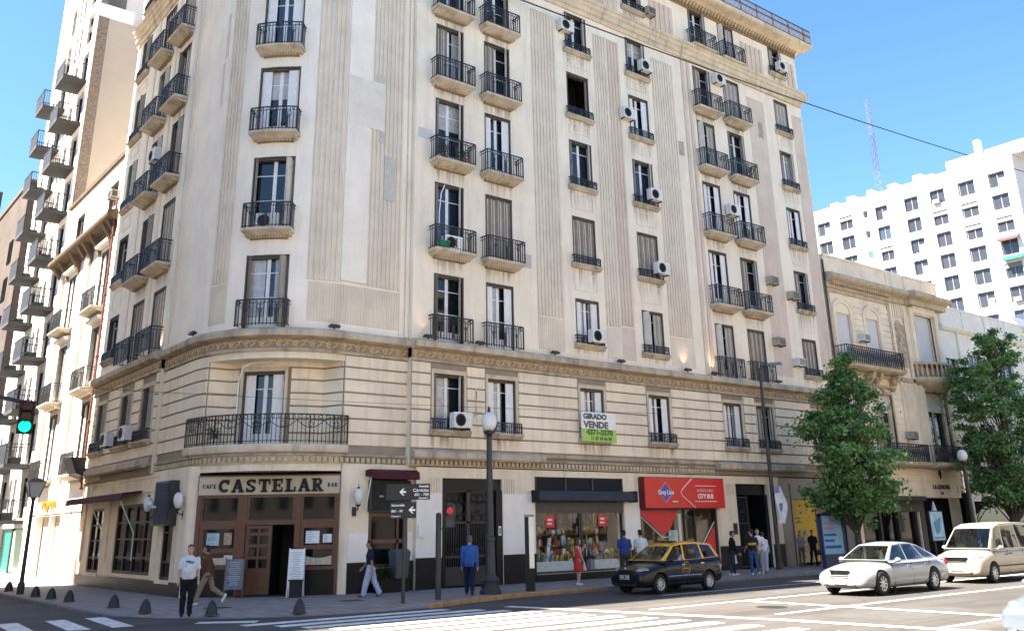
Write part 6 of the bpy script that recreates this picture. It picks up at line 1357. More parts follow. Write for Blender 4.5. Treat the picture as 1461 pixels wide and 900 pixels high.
def aboard(loc,rz,h,w_,label,face,framem,lines,inkm):
    t=thing('menu_board',label,'menu board',loc,rz); b=B()
    for x in (-w_/2,w_/2-.04): b.prism([(x,-.2,0),(x,-.16,0),(x,.02,h),(x,-.02,h)],(.04,0,0)); b.prism([(x,.2,0),(x,.16,0),(x,-.02,h),(x,.02,h)],(.04,0,0))
    obj('frame',b,[framem],t)
    b=B(); f=lambda z,o=0:-.2+.18*z/h-.012-o
    b.prism([(-w_/2+.03,f(h*.22),h*.22),(w_/2-.03,f(h*.22),h*.22),(w_/2-.03,f(h*.98),h*.98),(-w_/2+.03,f(h*.98),h*.98)],(0,.02,0)); obj('panel',b,[face],t)
    b=B(); rn=random.Random(int(h*100))
    for i in range(lines):
        z=h*(.9-.62*i/lines); l=w_*rn.uniform(.35,.7); x=-l/2; b.prism([(x,f(z,.003),z),(x+l,f(z,.003),z),(x+l,f(z+.02,.003),z+.02),(x,f(z+.02,.003),z+.02)],(0,-.002,0))
    obj('writing',b,[inkm],t)
pL=TC@Vector((1.62,-.75,0)); aboard((pL.x,pL.y,0),CTH+.1,1.22,.62,'grey chalk menu board standing before the cafe door',M('chalkboard',(.13,.145,.17),rough=.8,var=.35,scale=7),WOOD,12,M('chalk',(.38,.40,.42),rough=.9,var=.2))
pR=TC@Vector((3.62,-.75,0)); aboard((pR.x,pR.y,0),CTH,1.5,.52,'white menu board on a dark stand right of the cafe door',PAPER,WHITE,14,M('pale_ink',(.38,.38,.4),var=0))
t=thing('box_stand','low dark stand under the white menu board','stand',(pR.x-.08,pR.y-.22,0),CTH); b=B(); b.box(-.2,.2,-.14,-.02,0,.5); b.box(-.24,.24,-.18,0,.5,.54); obj('stand',b,[BLACK],t)
t=thing('ad_panel','pale blue advertising panel with lines of text beyond the yellow poster','advertisement',(40.4,26.9,0)); b=B(); b.box(-.85,.85,-.1,.1,0,.6); b.box(-.9,-.82,-.1,.1,.6,2.4); b.box(.82,.9,-.1,.1,.6,2.4); b.box(-.9,.9,-.1,.1,2.3,2.4); obj('frame',b,[M('panel_navy',(.03,.04,.10),rough=.5)],t); b=B(); b.box(-.82,.82,-.06,.06,.6,2.3); obj('poster',b,[M('poster_blue',(.22,.42,.62),rough=.5,var=.12,scale=2)],t); b=B(); b.box(-.7,.5,-.065,-.06,1.92,2.0); b.box(-.7,.2,-.065,-.06,1.7,1.78); obj('print',b,[M('poster_rose',(.55,.2,.3),var=0)],t); b=B(); b.box(-.7,.3,-.065,-.06,1.4,1.5); b.box(-.7,.1,-.065,-.06,1.15,1.25); b.box(-.7,.6,-.065,-.06,.85,.98); obj('print',b,[M('poster_deepblue',(.03,.10,.35),var=0)],t)
t=thing('ad_panel','light blue picture board on a dark stand before the sand house','advertisement',(50.7,27.2,0)); b=B(); b.box(-.7,.7,-.05,.05,.95,2.5); b.box(-.6,.6,-.1,.1,0,.12); b.box(-.5,-.4,-.04,.04,.1,.95); b.box(.4,.5,-.04,.04,.1,.95); obj('frame',b,[DMETAL],t); b=B(); b.box(-.64,.64,-.06,-.05,1.0,2.45); obj('poster',b,[M('poster_sky',(.35,.56,.66),rough=.4,var=.25,scale=1.5)],t); b=B(); b.prism([(-.4,-.062,1.9),(.4,-.062,2.2),(.2,-.062,1.4),(-.2,-.062,1.3)],(0,-.004,0)); b.box(-.5,.5,-.066,-.06,1.08,1.16); obj('picture',b,[M('poster_midblue',(.08,.25,.40),rough=.4,var=.3,scale=6)],t); b=B(); b.lathe([(.14,2.5),(.1,2.7),(.05,2.9),(.01,3.0)],(0,0,0),10); obj('finial',b,[M('pale_teal',(.4,.55,.58),rough=.4)],t)
# ------------------------------------------------------------------ CABLES
def cable(a,c,sag,r,label,n=24):
    a=Vector(a);c=Vector(c); t=thing('overhead_cable',label,'cable',tuple(a)); b=B(); pts=[]
    for i in range(n+1): s=i/n; p=(c-a)*s; pts.append((p.x,p.y,p.z-sag*4*s*(1-s)))
    b.tube(pts,r,5); obj('cable',b,[BLACK],t); return t
cable((22.2,29.3,25.5),(92.0,26.0,28.6),.9,.035,'black overhead cable sloping across the upper facade and sky')
cable((6.8,28.7,6.05),(31.0,28.6,6.72),.08,.007,'thin dark wire strung along the first floor facade')
# ------------------------------------------------------------------ TREES
def tree(loc,h,z0,prof,seed,label,leaves=26000,lean=(0,0),tr=.14):
    rn=np.random.default_rng(seed); t=thing('street_tree',label,'tree',loc)
    pr_=random.Random(seed); b=B()
    top=Vector((lean[0],lean[1],h*.93)); tp=[Vector((0,0,0)),Vector((.03,.02,z0*.6)),Vector((lean[0]*.3,lean[1]*.3,z0*1.1)),Vector((lean[0]*.6,lean[1]*.6,h*.6)),top]
    b.tube(tp,[tr*1.25,tr,tr*.8,tr*.45,.02],9)
    tips=[]
    def trunk(s):
        s*=4; i=min(3,int(s)); return tp[i].lerp(tp[i+1],s-i)
    def rad(z): 
        for (za,ra),(zb,rb) in zip(prof,prof[1:]):
            if za<=z<=zb: return ra+(rb-ra)*(z-za)/(zb-za)
        return .1
    clumps=[]
    for k in range(84):
        zf=pr_.uniform(z0*.85,h*.93); s=max(.12,min(.98,(zf-.3)/h)); base=trunk(s*.88); a=pr_.uniform(0,2*PI); r=rad(zf)*pr_.uniform(.25,1.0)**.7
        tip=Vector((lean[0]*zf/h+r*math.cos(a),lean[1]*zf/h+r*math.sin(a),zf+pr_.uniform(-.1,.5))); mid=base.lerp(tip,.5)+Vector((0,0,pr_.uniform(0,.35)))
        b.tube([base,mid,tip],[tr*.3*(1-.5*s),tr*.16,.012],5); clumps.append((tip,pr_.uniform(.3,.72)*min(1.,.4+rad(zf)/3.5)))
        for q in range(2): 
            p2=mid.lerp(tip,pr_.uniform(0,1))+Vector((pr_.uniform(-.5,.5),pr_.uniform(-.5,.5),pr_.uniform(-.3,.5)))*min(1,rad(zf)/2); b.tube([mid,p2],[.02,.008],4); clumps.append((p2,pr_.uniform(.22,.5)*min(1.,.4+rad(zf)/3.5)))
    obj('trunk',b,[M('bark',(.075,.06,.05),rough=.95,var=.4,scale=6,bump=.5)],t,smooth=50)
    per=leaves//len(clumps); V=[];MI=[]
    for c,r in clumps:
        d=rn.normal(size=(per,3)); d/=np.linalg.norm(d,axis=1)[:,None]; rad_=r*np.abs(rn.normal(size=per))*.72
        p=np.array(c)+d*rad_[:,None]*np.array([1.15,1.15,.62]); p[:,2]-=.25*rad_**2; s=rn.uniform(.05,.105,per)
        nrm=d*.6+rn.normal(size=(per,3))*.6+np.array([0,0,.5]); nrm/=np.linalg.norm(nrm,axis=1)[:,None]
        a=np.cross(nrm,rn.normal(size=(per,3))); a/=np.linalg.norm(a,axis=1)[:,None]; e=np.cross(nrm,a)
        q=np.stack([p-a*s[:,None]*1.3,p-e*s[:,None]*.7-nrm*s[:,None]*.15,p+a*s[:,None]*1.3,p+e*s[:,None]*.7-nrm*s[:,None]*.15],1); V.append(q); tone=0 if pr_.random()<.5 else (1 if pr_.random()<.65 else 2); mi=np.full(per,tone); flip=rn.random(per)<.3; mi[flip]=rn.integers(0,3,flip.sum()); MI.append(mi)
    V=np.concatenate(V).reshape(-1,3); MI=np.concatenate(MI); n=len(MI)
    me=bpy.data.meshes.new('crown'); me.vertices.add(n*4); me.loops.add(n*4); me.polygons.add(n); me.vertices.foreach_set('co',V.ravel().astype(np.float32)); me.loops.foreach_set('vertex_index',np.arange(n*4,dtype=np.int32)); me.polygons.foreach_set('loop_start',np.arange(0,n*4,4,dtype=np.int32)); me.polygons.foreach_set('loop_total',np.full(n,4,dtype=np.int32)); me.polygons.foreach_set('material_index',MI.astype(np.int32))
    for mm in LEAVES: me.materials.append(mm)
    me.update(); me.validate(); obj('crown',me,None,t)
def leafmat(name,col,tcol):
    m=M(name,col,rough=.45,spec=.4,var=.25,scale=3); nt=m.node_tree; N=nt.nodes; L=nt.links; tr_=N.new('ShaderNodeBsdfTranslucent'); tr_.inputs['Color'].default_value=(*tcol,1); x=N.new('ShaderNodeMixShader'); x.inputs['Fac'].default_value=.28; o=N['Material Output']; L.new(N['Principled BSDF'].outputs[0],x.inputs[1]); L.new(tr_.outputs[0],x.inputs[2]); L.new(x.outputs[0],o.inputs['Surface']); return m
LEAVES=[leafmat('leaf_deep',(.08,.175,.05),(.11,.28,.045)),leafmat('leaf_mid',(.14,.265,.075),(.18,.38,.06)),leafmat('leaf_fresh',(.19,.32,.12),(.24,.44,.10))]
tree((41.0,25.9,0),10.1,2.9,[(2.0,1.1),(3.0,2.1),(4.4,2.75),(5.6,2.45),(6.6,2.05),(7.6,1.4),(8.4,.8),(9.2,.45),(10.6,.2)],4,'green street tree standing before the joint of the corner building and the sand house',40000,(.5,0))
tree((56.9,25.9,0),13.6,3.2,[(2.6,1.0),(3.6,2.4),(6,3.1),(9,3.1),(11.2,2.3),(12.6,1.3),(13.9,.3)],9,'bushy green street tree at the right edge before the pale house',56000,(1.6,0),.2)
tree((68.0,25.8,0),12.5,3.0,[(2.6,1.5),(3.6,3.2),(6,3.9),(9,3.5),(11.2,2.2),(12.6,.4)],13,'farther green street tree along the avenue behind the van',30000,(0,0),.2)
# ------------------------------------------------------------------ PEOPLE
SKIN=[M('skin_a',(.46,.27,.18),rough=.55,spec=.35,var=.06,scale=12),M('skin_b',(.34,.18,.11),rough=.55,spec=.35,var=.06,scale=12),M('skin_c',(.55,.34,.24),rough=.55,spec=.35,var=.06,scale=12)]
def remesh(b,vox,name,mats,parent,it=2):
    me=b.mesh(name+'_raw',mats); o=bpy.data.objects.new('tmp',me); COL.objects.link(o)
    m=o.modifiers.new('r','REMESH'); m.mode='VOXEL'; m.voxel_size=vox; m.use_smooth_shade=True
    s=o.modifiers.new('s','SMOOTH'); s.factor=.5; s.iterations=it
    dg=bpy.context.evaluated_depsgraph_get(); dg.update(); e=bpy.data.meshes.new_from_object(o.evaluated_get(dg)); bpy.data.objects.remove(o); bpy.data.meshes.remove(me)
    if name in ('shirt','jacket','trousers','dress'):
        n=len(e.vertices); q=np.empty(n*3,np.float32); e.vertices.foreach_get('co',q); q=q.reshape(-1,3); nn=np.empty(n*3,np.float32); e.vertex_normals.foreach_get('vector',nn); nn=nn.reshape(-1,3); k=len(b.v)%17
        x,y,z=q.T; a=.006*np.sin(31*z+14*np.sin(9*x+k)+11*np.sin(10*y))+.005*np.sin(17*x+23*z+6*np.sin(13*y+k))+.003*np.sin(60*z+20*x+9*np.sin(30*x+k))
        e.vertices.foreach_set('co',(q+nn*a[:,None]).ravel()); e.update()
    e.name=name; e.materials.clear(); [e.materials.append(x) for x in mats]
    q=bpy.data.objects.new(name,e); COL.objects.link(q); q.parent=parent; return q
def rx(v,a): c,s=math.cos(a),math.sin(a); return Vector((v[0],v[1]*c-v[2]*s,v[1]*s+v[2]*c))
def capsule(b,pts,rs,n=10):
    for p,r in zip(pts,rs): b.ball(p,r,n,8)
    for (p,q),(r,s) in zip(zip(pts,pts[1:]),zip(rs,rs[1:])):
        b.tube([p,q],[r,s],n)
def ell(b,rings,n=14):
    "closed tube of elliptical rings: (centre, half width x, half depth y)"
    R_=[]
    for c,hx,hy in rings: R_.append([b.pt((c[0]+hx*math.cos(2*PI*k/n),c[1]+hy*math.sin(2*PI*k/n),c[2])) for k in range(n)])
    for u,w_ in zip(R_,R_[1:]):
        for k in range(n): l=(k+1)%n; b.face([u[k],u[l],w_[l],w_[k]])
    b.face(R_[0][::-1]); b.face(R_[-1])
def person(label,pos,face,h=1.75,build=1.,top=(.3,.3,.3),legs=(.05,.05,.08),shoes=(.05,.05,.05),hair=(.02,.015,.01),skin=0,sleeve='short',arms=((6,8,12),(6,8,12)),leg=((0,0),(0,0)),lean=0,turn=0,tilt=0,kind='trousers',wide=1.,bald=False,longhair=False,belly=0.,group=None,extra=None,jacket=False,sit=False):
    "local frame: faces +y, x to the left of the viewer in front; arms: (swing fwd, out, elbow bend) left,right; leg: (hip fwd, knee bend)"
    t=thing('person',label,'person',pos,0,group or 'people on the pavements'); t.rotation_euler=(0,0,math.atan2(face[1],face[0])-PI/2)
    s=h/1.75; P=lambda x,y,z:Vector((x*s,y*s,z*s))
    # legs
    feet=[];LG=[]
    for sd,(hp,kb) in zip((-1,1),leg):
        hip=P(sd*.095,0,.92); d=rx((0,0,-1),R(hp)); kn=hip+d*.43*s; d2=rx((0,0,-1),R(hp-kb)); an=kn+d2*.42*s; LG.append((hip,kn,an,hp-kb)); feet.append(an.z-.075*s)
    dz=-min(feet); off=Vector((0,0,dz))
    LG=[(a+off,k+off,c+off,q) for a,k,c,q in LG]
    base=P(0,0,.92)+off
    L_=lambda x,y,z:base+rx((x*s,y*s,(z-.92)*s),R(-lean))
    bw=build
    A=[]
    for sd,(sw,out,eb) in zip((-1,1),arms):
        sh=L_(sd*.172*bw,0,1.385); d=rx((0,0,-1),R(sw-lean*.3)); d=Vector((sd*math.sin(R(out)),d.y,d.z*math.cos(R(out)))).normalized(); el=sh+d*.29*s
        d2=rx((0,0,-1),R(sw+eb-lean*.3)); d2=Vector((sd*math.sin(R(out*.4))-sd*.12*(eb>40),d2.y,d2.z)).normalized(); wr=el+d2*.25*s; A.append((sh,el,wr,d2))
    # skin body, one surface
    b=B()
    for hip,kn,an,q in LG:
        capsule(b,[hip,kn,an],[.082*s*bw,.055*s,.037*s]); 
        f=rx((0,1,0),R(q if q<0 else 0)); capsule(b,[an+Vector((0,-.03*s,-.03*s)),an+f*.14*s+Vector((0,0,-.045*s))],[.038*s,.03*s])
    ell(b,[(L_(0,0,.86),.14*s*bw,.10*s*bw),(L_(0,0,.98),.155*s*bw,.105*s*bw),(L_(0,.01+belly*.5,1.1),.14*s*bw,(.10+belly)*s*bw),(L_(0,.01,1.28),.165*s*bw,.115*s*bw),(L_(0,0,1.38),.165*s*bw,.095*s*bw),(L_(0,-.005,1.45),.10*s*bw,.07*s),(L_(0,-.005,1.49),.055*s*bw,.055*s)])
    capsule(b,[L_(0,-.005,1.46),L_(0,.015,1.56)],[.056*s,.05*s])
    hc=L_(0,.03,1.645); HR=Matrix.Rotation(R(turn),3,'Z')@Matrix.Rotation(R(-tilt),3,'X')
    H=lambda x,y,z:hc+HR@Vector((x*s,y*s,z*s))
    def hb(c,r,n=14,m=10):
        k=len(b.v); b.ball((0,0,0),tuple(q*s for q in r),n,m)
        for i in range(k,len(b.v)): v=HR@Vector(b.v[i])+H(*c); b.v[i]=tuple(v)
    hb((0,-.008,.025),(.075,.095,.095)); hb((0,.03,-.05),(.058,.062,.068)); hb((0,.098,-.02),(.014,.022,.024),8,6); hb((0,.09,-.005),(.011,.016,.03),8,6)
    for sd in (-1,1): hb((sd*.076,-.008,-.01),(.012,.022,.033),8,6); hb((sd*.045,.06,-.03),(.025,.02,.025),8,6)
    hb((0,.082,-.062),(.026,.014,.010),8,6); hb((0,.075,-.1),(.025,.022,.018),8,6)
    for (sh,el,wr,d2),sd in zip(A,(-1,1)):
        capsule(b,[sh,el,wr],[.05*s*bw,.037*s*bw,.026*s])
        side=Vector((1,0,0)); fwd=d2.cross(side).normalized() if abs(d2.x)<.95 else Vector((0,1,0))
        pc=wr+d2*.05*s; capsule(b,[wr,pc,wr+d2*.085*s],[.026*s,.034*s,.03*s],8)
        for k,(o,ln) in enumerate(((-.027,.07),(-.009,.08),(.009,.076),(.026,.06))):
            st=wr+d2*.085*s+fwd*o*s; mid=st+d2*ln*.5*s; en=mid+(d2*.85-side*sd*.5).normalized()*ln*.5*s; capsule(b,[st,mid,en],[.0105*s,.0098*s,.0085*s],6)
        st=wr+d2*.03*s+fwd*.03*s; mid=st+(d2*.6+fwd*.8).normalized()*.035*s; capsule(b,[st,mid,mid+(d2*.95+fwd*.2).normalized()*.03*s],[.0135*s,.0115*s,.010*s],6)
    sk=SKIN[skin]; remesh(b,.0095,'body',[sk],t,2)
    # hair
    hm=M('hair_%d_%d_%d'%tuple(int(c*255) for c in hair),hair,rough=.7,var=.3,scale=30)
    if not bald:
        b=B(); k=0
        def hb2(c,r):
            k=len(b.v); b.ball((0,0,0),tuple(q*s for q in r),14,10)
            for i in range(k,len(b.v)): v=HR@Vector(b.v[i])+H(*c); b.v[i]=tuple(v)
        hb2((0,-.022,.045),(.082,.094,.088)); hb2((0,-.06,-.01),(.07,.055,.075)); hb2((0,.045,.095),(.06,.045,.03))
        if longhair: hb2((0,-.075,-.11),(.075,.045,.12)); hb2((.055,-.03,-.07),(.028,.05,.09)); hb2((-.055,-.03,-.07),(.028,.05,.09))
        remesh(b,.013,'hair',[hm],t,1)
    else:
        b=B()
        for sd in (-1,1): pass
        k=len(b.v); b.ball((0,0,0),(.079*s,.06*s,.05*s),12,8)
        for i in range(k,len(b.v)): v=HR@Vector(b.v[i])+H(0,-.05,-.005); b.v[i]=tuple(v)
        remesh(b,.013,'hair',[hm],t,1)
    b=B()
    for sd in (-1,1):
        for c,r in (((sd*.031,.079,.004),(.0125,.010,.007)),((sd*.031,.083,.026),(.02,.007,.004))):
            k=len(b.v); b.ball((0,0,0),tuple(q*s for q in r),8,6)
            for i in range(k,len(b.v)): v=HR@Vector(b.v[i])+H(*c); b.v[i]=tuple(v)
    obj('eyes',b,[M('eye_dark',(.02,.015,.012),rough=.3,var=0)],t,smooth=80)
    # clothes
    def cm(nm,c): return M('cloth_%s_%d_%d_%d'%(nm,*[int(x*255) for x in c]),c,rough=.9,spec=.15,var=.18,scale=14,bump=.5,bscale=18)
    g=.012*s+.006*(jacket)
    b=B(); lo=.90 if not jacket else .84
    if kind=='dress':
        ell(b,[(L_(0,0,.50),.23*s,.19*s),(L_(0,0,.75),.2*s,.16*s),(L_(0,0,1.02),.135*s,.11*s),(L_(0,.01,1.28),.16*s*bw,.125*s),(L_(0,0,1.40),.14*s*bw,.095*s)])
        for sh,el,wr,_ in A: capsule(b,[L_(.1*(1 if sh.x>0 else -1),0,1.38),L_(.12*(1 if sh.x>0 else -1),0,1.47)],[.03*s,.022*s])
    else:
        ell(b,[(L_(0,0,lo),.165*s*bw+g,(.115+belly*.4)*s*bw+g),(L_(0,.005+belly*.3,1.0),.165*s*bw+g,(.115+belly*.8)*s*bw+g),(L_(0,.01+belly*.5,1.1),.152*s*bw+g,(.108+belly)*s*bw+g),(L_(0,.01,1.28),.172*s*bw+g,.122*s*bw+g),(L_(0,0,1.37),.17*s*bw+g,.10*s*bw+g),(L_(0,-.005,1.44),.115*s*bw+g,.08*s+g*.5),(L_(0,-.005,1.495),.066*s*bw,.062*s)])
        for sh,el,wr,d2 in A:
            if sleeve=='short': e=sh.lerp(el,.72); capsule(b,[sh,e],[.054*s*bw+g,.052*s*bw+g])
            elif sleeve=='long': capsule(b,[sh,el,wr.lerp(el,.06)],[.054*s*bw+g,.043*s*bw+g,.034*s+g])
            else: pass
    remesh(b,.0125,'jacket' if jacket else ('dress' if kind=='dress' else 'shirt'),[cm('top',top)],t,3)
    if kind!='dress':
        b=B(); ell(b,[(L_(0,0,.80),.155*s*bw,.11*s*bw+.008),(L_(0,0,.90),.165*s*bw+.004,.115*s*bw+.008),(L_(0,0,1.0),.155*s*bw,.112*s*bw)])
        for hip,kn,an,q in LG:
            a2=an.lerp(kn,.02)
            capsule(b,[hip,kn,a2],[.097*s*bw*(.5+.5*wide),.072*s*wide,.056*s*wide])
        remesh(b,.0125,'trousers',[cm('legs',legs)],t,3)
    b=B()
    for hip,kn,an,q in LG:
        f=rx((0,1,0),R(q if q<0 else 0)); u=rx((0,0,1),R(q if q<0 else 0)); a=an-u*.035*s
        capsule(b,[a-f*.045*s,a+f*.09*s-u*.008*s,a+f*.16*s-u*.014*s],[.045*s,.043*s,.036*s])
    o=remesh(b,.011,'shoes',[cm('shoe',shoes)],t,1)
    if extra: extra(t,s,A,L_)
    return t
def bag(where,size,col,name='bag',label=None):
    def f(t,s,A,L_):
        sh,el,wr,d2=A[where]; b=B(); a,c,d=size; z=wr.z-.1
        b.fr(wr.x-a*.6,wr.x+a*.6,wr.y-c*.5,wr.y+c*.5,z-d,wr.x-a*.35,wr.x+a*.35,wr.y-c*.3,wr.y+c*.3,z); b.tube([(wr.x-a*.25,wr.y,z),(wr.x,wr.y,wr.z-.06),(wr.x+a*.25,wr.y,z)],.008,5)
        mw=t.rotation_euler[2]; o=obj('carrier_bag',b,[M('bag_%d_%d_%d'%tuple(int(x*255) for x in col),col,rough=.6,var=.15,scale=8)],None,smooth=40,loc=tuple(t.location),rz=mw); tag(o,label,'bag')
    return f
TOCAM=(-.34,-.94); LEFTW=(-.78,.62); RIGHTW=(.78,-.62); AWAY=(.62,.78)
def chest(t,s,A,L_):
    b=B()
    for x0,x1,z in ((-.11,.10,1.33),(-.09,.02,1.30),(-.02,.09,1.355)): 
        q=[L_(x0,.148,z-.012),L_(x1,.148,z-.008),L_(x1,.148,z+.012),L_(x0,.148,z+.008)]; b.prism(q,(0,.012,0))
    obj('shirt_print',b,[M('print_navy',(.04,.06,.14),rough=.9,var=0)],t)
person('man in a pale grey T-shirt and black trousers standing at the kerb facing the viewer',(9.46,25.89,-.02),(-.3,-.95),1.74,1.12,(.50,.53,.56),(.012,.012,.016),(.01,.01,.01),(.035,.028,.022),0,'short',((4,9,14),(3,9,16)),((1,2),(-2,2)),0,8,-4,belly=.035,wide=1.12,extra=chest)
person('man in a brown jacket and khaki trousers striding past the cafe window',(11.22,29.1,0),LEFTW,1.72,1.,(.085,.045,.03),(.22,.17,.12),(.62,.62,.6),(.015,.012,.01),1,'long',((28,5,50),(-22,5,25)),((24,6),(-20,38)),6,0,-12,wide=1.08,jacket=True)
person('man in a navy T-shirt and loose pale jeans walking left by the planter',(16.13,27.9,0),LEFTW,1.72,1.02,(.018,.02,.05),(.34,.40,.52),(.05,.06,.10),(.02,.016,.013),1,'short',((-16,6,14),(20,6,22)),((16,4),(-14,14)),3,0,-6,wide=1.4)
person('man in a bright blue jacket walking away past the globe street lamp',(18.71,26.02,0),AWAY,1.8,1.12,(.035,.10,.30),(.012,.016,.045),(.05,.05,.035),(.10,.10,.10),0,'long',((8,8,10),(-8,8,14)),((14,6),(-12,16)),3,0,-6,wide=1.05,jacket=True)
person('woman in a red dress with a pale shoulder bag standing before the souvenir shop',(24.3,26.95,0),(.95,-.2),1.6,.88,(.52,.05,.045),(.5,.3,.2),(.68,.66,.64),(.10,.06,.035),2,'none',((48,6,95),(5,8,20)),((2,2),(-2,4)),0,0,-4,kind='dress',longhair=True,extra=bag(1,(.2,.08,.2),(.55,.5,.42),label='small pale handbag held by the woman in the red dress'))
person('man in a dark blue shirt seen from behind at the souvenir window',(27.05,27.3,0),AWAY,1.84,1.08,(.03,.06,.19),(.06,.045,.03),(.02,.02,.02),(.008,.007,.006),1,'short',((4,8,12),(4,8,12)),((1,1),(-1,1)),0)
person('man in a white shirt seen from behind beside the red shop front',(27.95,27.3,0),AWAY,1.84,1.06,(.64,.64,.62),(.07,.055,.045),(.02,.02,.02),(.012,.01,.01),1,'short',((4,8,14),(10,10,30)),((1,1),(-1,1)),0,20)
person('man in a black jacket holding a white carrier bag, leftmost of the group',(32.6,26.55,0),RIGHTW,1.72,1.,(.012,.012,.016),(.03,.035,.06),(.55,.55,.55),(.02,.015,.01),1,'long',((8,6,14),(12,8,24)),((6,4),(-6,8)),2,0,0,jacket=True,extra=bag(0,(.24,.1,.3),(.66,.66,.68),label='white carrier bag in the hand of the man in the black jacket'))
def band_(t,s,A,L_):
    b=B(); n=20
    for k in range(n):
        a0,a1=2*PI*k/n,2*PI*(k+1)/n; f=lambda a,z:L_(.187*math.cos(a),.005+.137*math.sin(a),z); b.quad(f(a0,1.14),f(a1,1.14),f(a1,1.23),f(a0,1.23))
    obj('yellow_stripe',b,[M('stripe_yellow',(.55,.30,.04),rough=.9,var=.1)],t)
person('person in dark top with yellow stripe and blue jeans seen from behind',(33.2,25.95,0),(.5,.87),1.78,1.,(.016,.016,.022),(.045,.075,.16),(.6,.6,.6),(.02,.015,.012),0,'short',((14,8,40),(-6,8,18)),((3,2),(-8,10)),2,30,0,extra=band_)
person('long haired person in white top and grey trousers amid the group',(33.9,26.2,0),(-.75,-.6),1.8,.98,(.66,.64,.62),(.30,.29,.27),(.6,.6,.58),(.012,.009,.008),2,'long',((26,6,70),(4,8,20)),((6,3),(-10,14)),0,10,-4,longhair=True,wide=1.1)
person('person in a pale top and wide light blue trousers behind the tall lamp post',(34.75,26.6,0),(.8,.5),1.66,.95,(.60,.62,.66),(.30,.38,.55),(.3,.3,.32),(.03,.02,.015),0,'long',((-10,6,20),(16,6,30)),((12,4),(-14,14)),2,0,0,wide=1.35)
person('man in black clothes with a bag before the yellow poster',(41.4,28.7,0),(-.6,-.8),1.66,1.,(.012,.012,.013),(.016,.015,.016),(.02,.02,.02),(.01,.008,.007),1,'short',((10,8,30),(4,8,18)),((8,3),(-10,14)),2,-10,0,extra=bag(0,(.2,.08,.26),(.02,.02,.02),label='black bag held by the man before the yellow poster'))
person('woman in a patterned top half hidden left of the man in black',(40.85,29.0,0),(-.6,-.8),1.62,.9,(.22,.20,.19),(.10,.09,.09),(.1,.09,.09),(.03,.02,.015),0,'short',((4,8,18),(4,8,14)),((2,2),(-2,2)),0,longhair=True)
# ------------------------------------------------------------------ VEHICLES
def carpaint(nm,c,metal=.0,rough=.28): return M(nm,c,rough=rough,spec=.35 if sum(c)>.1 else .2,metal=metal,var=.03,scale=1.,coat=.45 if sum(c)>.1 else .22)
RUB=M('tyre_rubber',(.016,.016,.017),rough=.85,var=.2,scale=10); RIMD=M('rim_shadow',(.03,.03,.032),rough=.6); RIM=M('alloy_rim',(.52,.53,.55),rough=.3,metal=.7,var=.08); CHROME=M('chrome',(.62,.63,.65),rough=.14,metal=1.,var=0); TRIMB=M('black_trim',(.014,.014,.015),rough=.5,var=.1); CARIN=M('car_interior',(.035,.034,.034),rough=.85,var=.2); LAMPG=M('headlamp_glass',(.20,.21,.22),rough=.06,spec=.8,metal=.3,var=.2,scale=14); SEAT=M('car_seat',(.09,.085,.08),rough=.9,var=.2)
AGL=Mglass('car_glass',(.50,.57,.56)); AGD=Mglass('dark_car_glass',(.22,.25,.26))
def wheel(root,x,y,r,w_,side):
    b=B(); b.lathe([(r*.64,-w_/2),(r*.9,-w_/2),(r,-w_*.36),(r,w_*.36),(r*.9,w_/2),(r*.64,w_/2),(r*.62,0),(r*.64,-w_/2)],(0,0,0),28,axis='y',caps=False); 
    k=obj('wheel',b,[RUB],root,smooth=40,loc=(x,y,r)); yy=side*w_*.42
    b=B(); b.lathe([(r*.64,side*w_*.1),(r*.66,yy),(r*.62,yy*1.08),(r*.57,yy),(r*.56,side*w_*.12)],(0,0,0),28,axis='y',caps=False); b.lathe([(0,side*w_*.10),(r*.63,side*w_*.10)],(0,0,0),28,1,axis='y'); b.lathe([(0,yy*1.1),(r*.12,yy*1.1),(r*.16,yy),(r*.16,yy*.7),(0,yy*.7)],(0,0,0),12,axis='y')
    obj('rim',b,[RIM,RIMD],k,smooth=35)
    b=B()
    for i in range(9):
        a=2*PI*i/9; c=Vector((math.cos(a),0,math.sin(a))); n=Vector((-math.sin(a),0,math.cos(a))); p0=c*r*.1; p1=c*r*.6; wd=r*.05
        b.prism([p0-n*wd*1.4+Vector((0,yy*.95,0)),p0+n*wd*1.4+Vector((0,yy*.95,0)),p1+n*wd+Vector((0,yy,0)),p1-n*wd+Vector((0,yy,0))],(0,-side*.03,0))
    obj('spokes',b,[RIM],k)
    return k
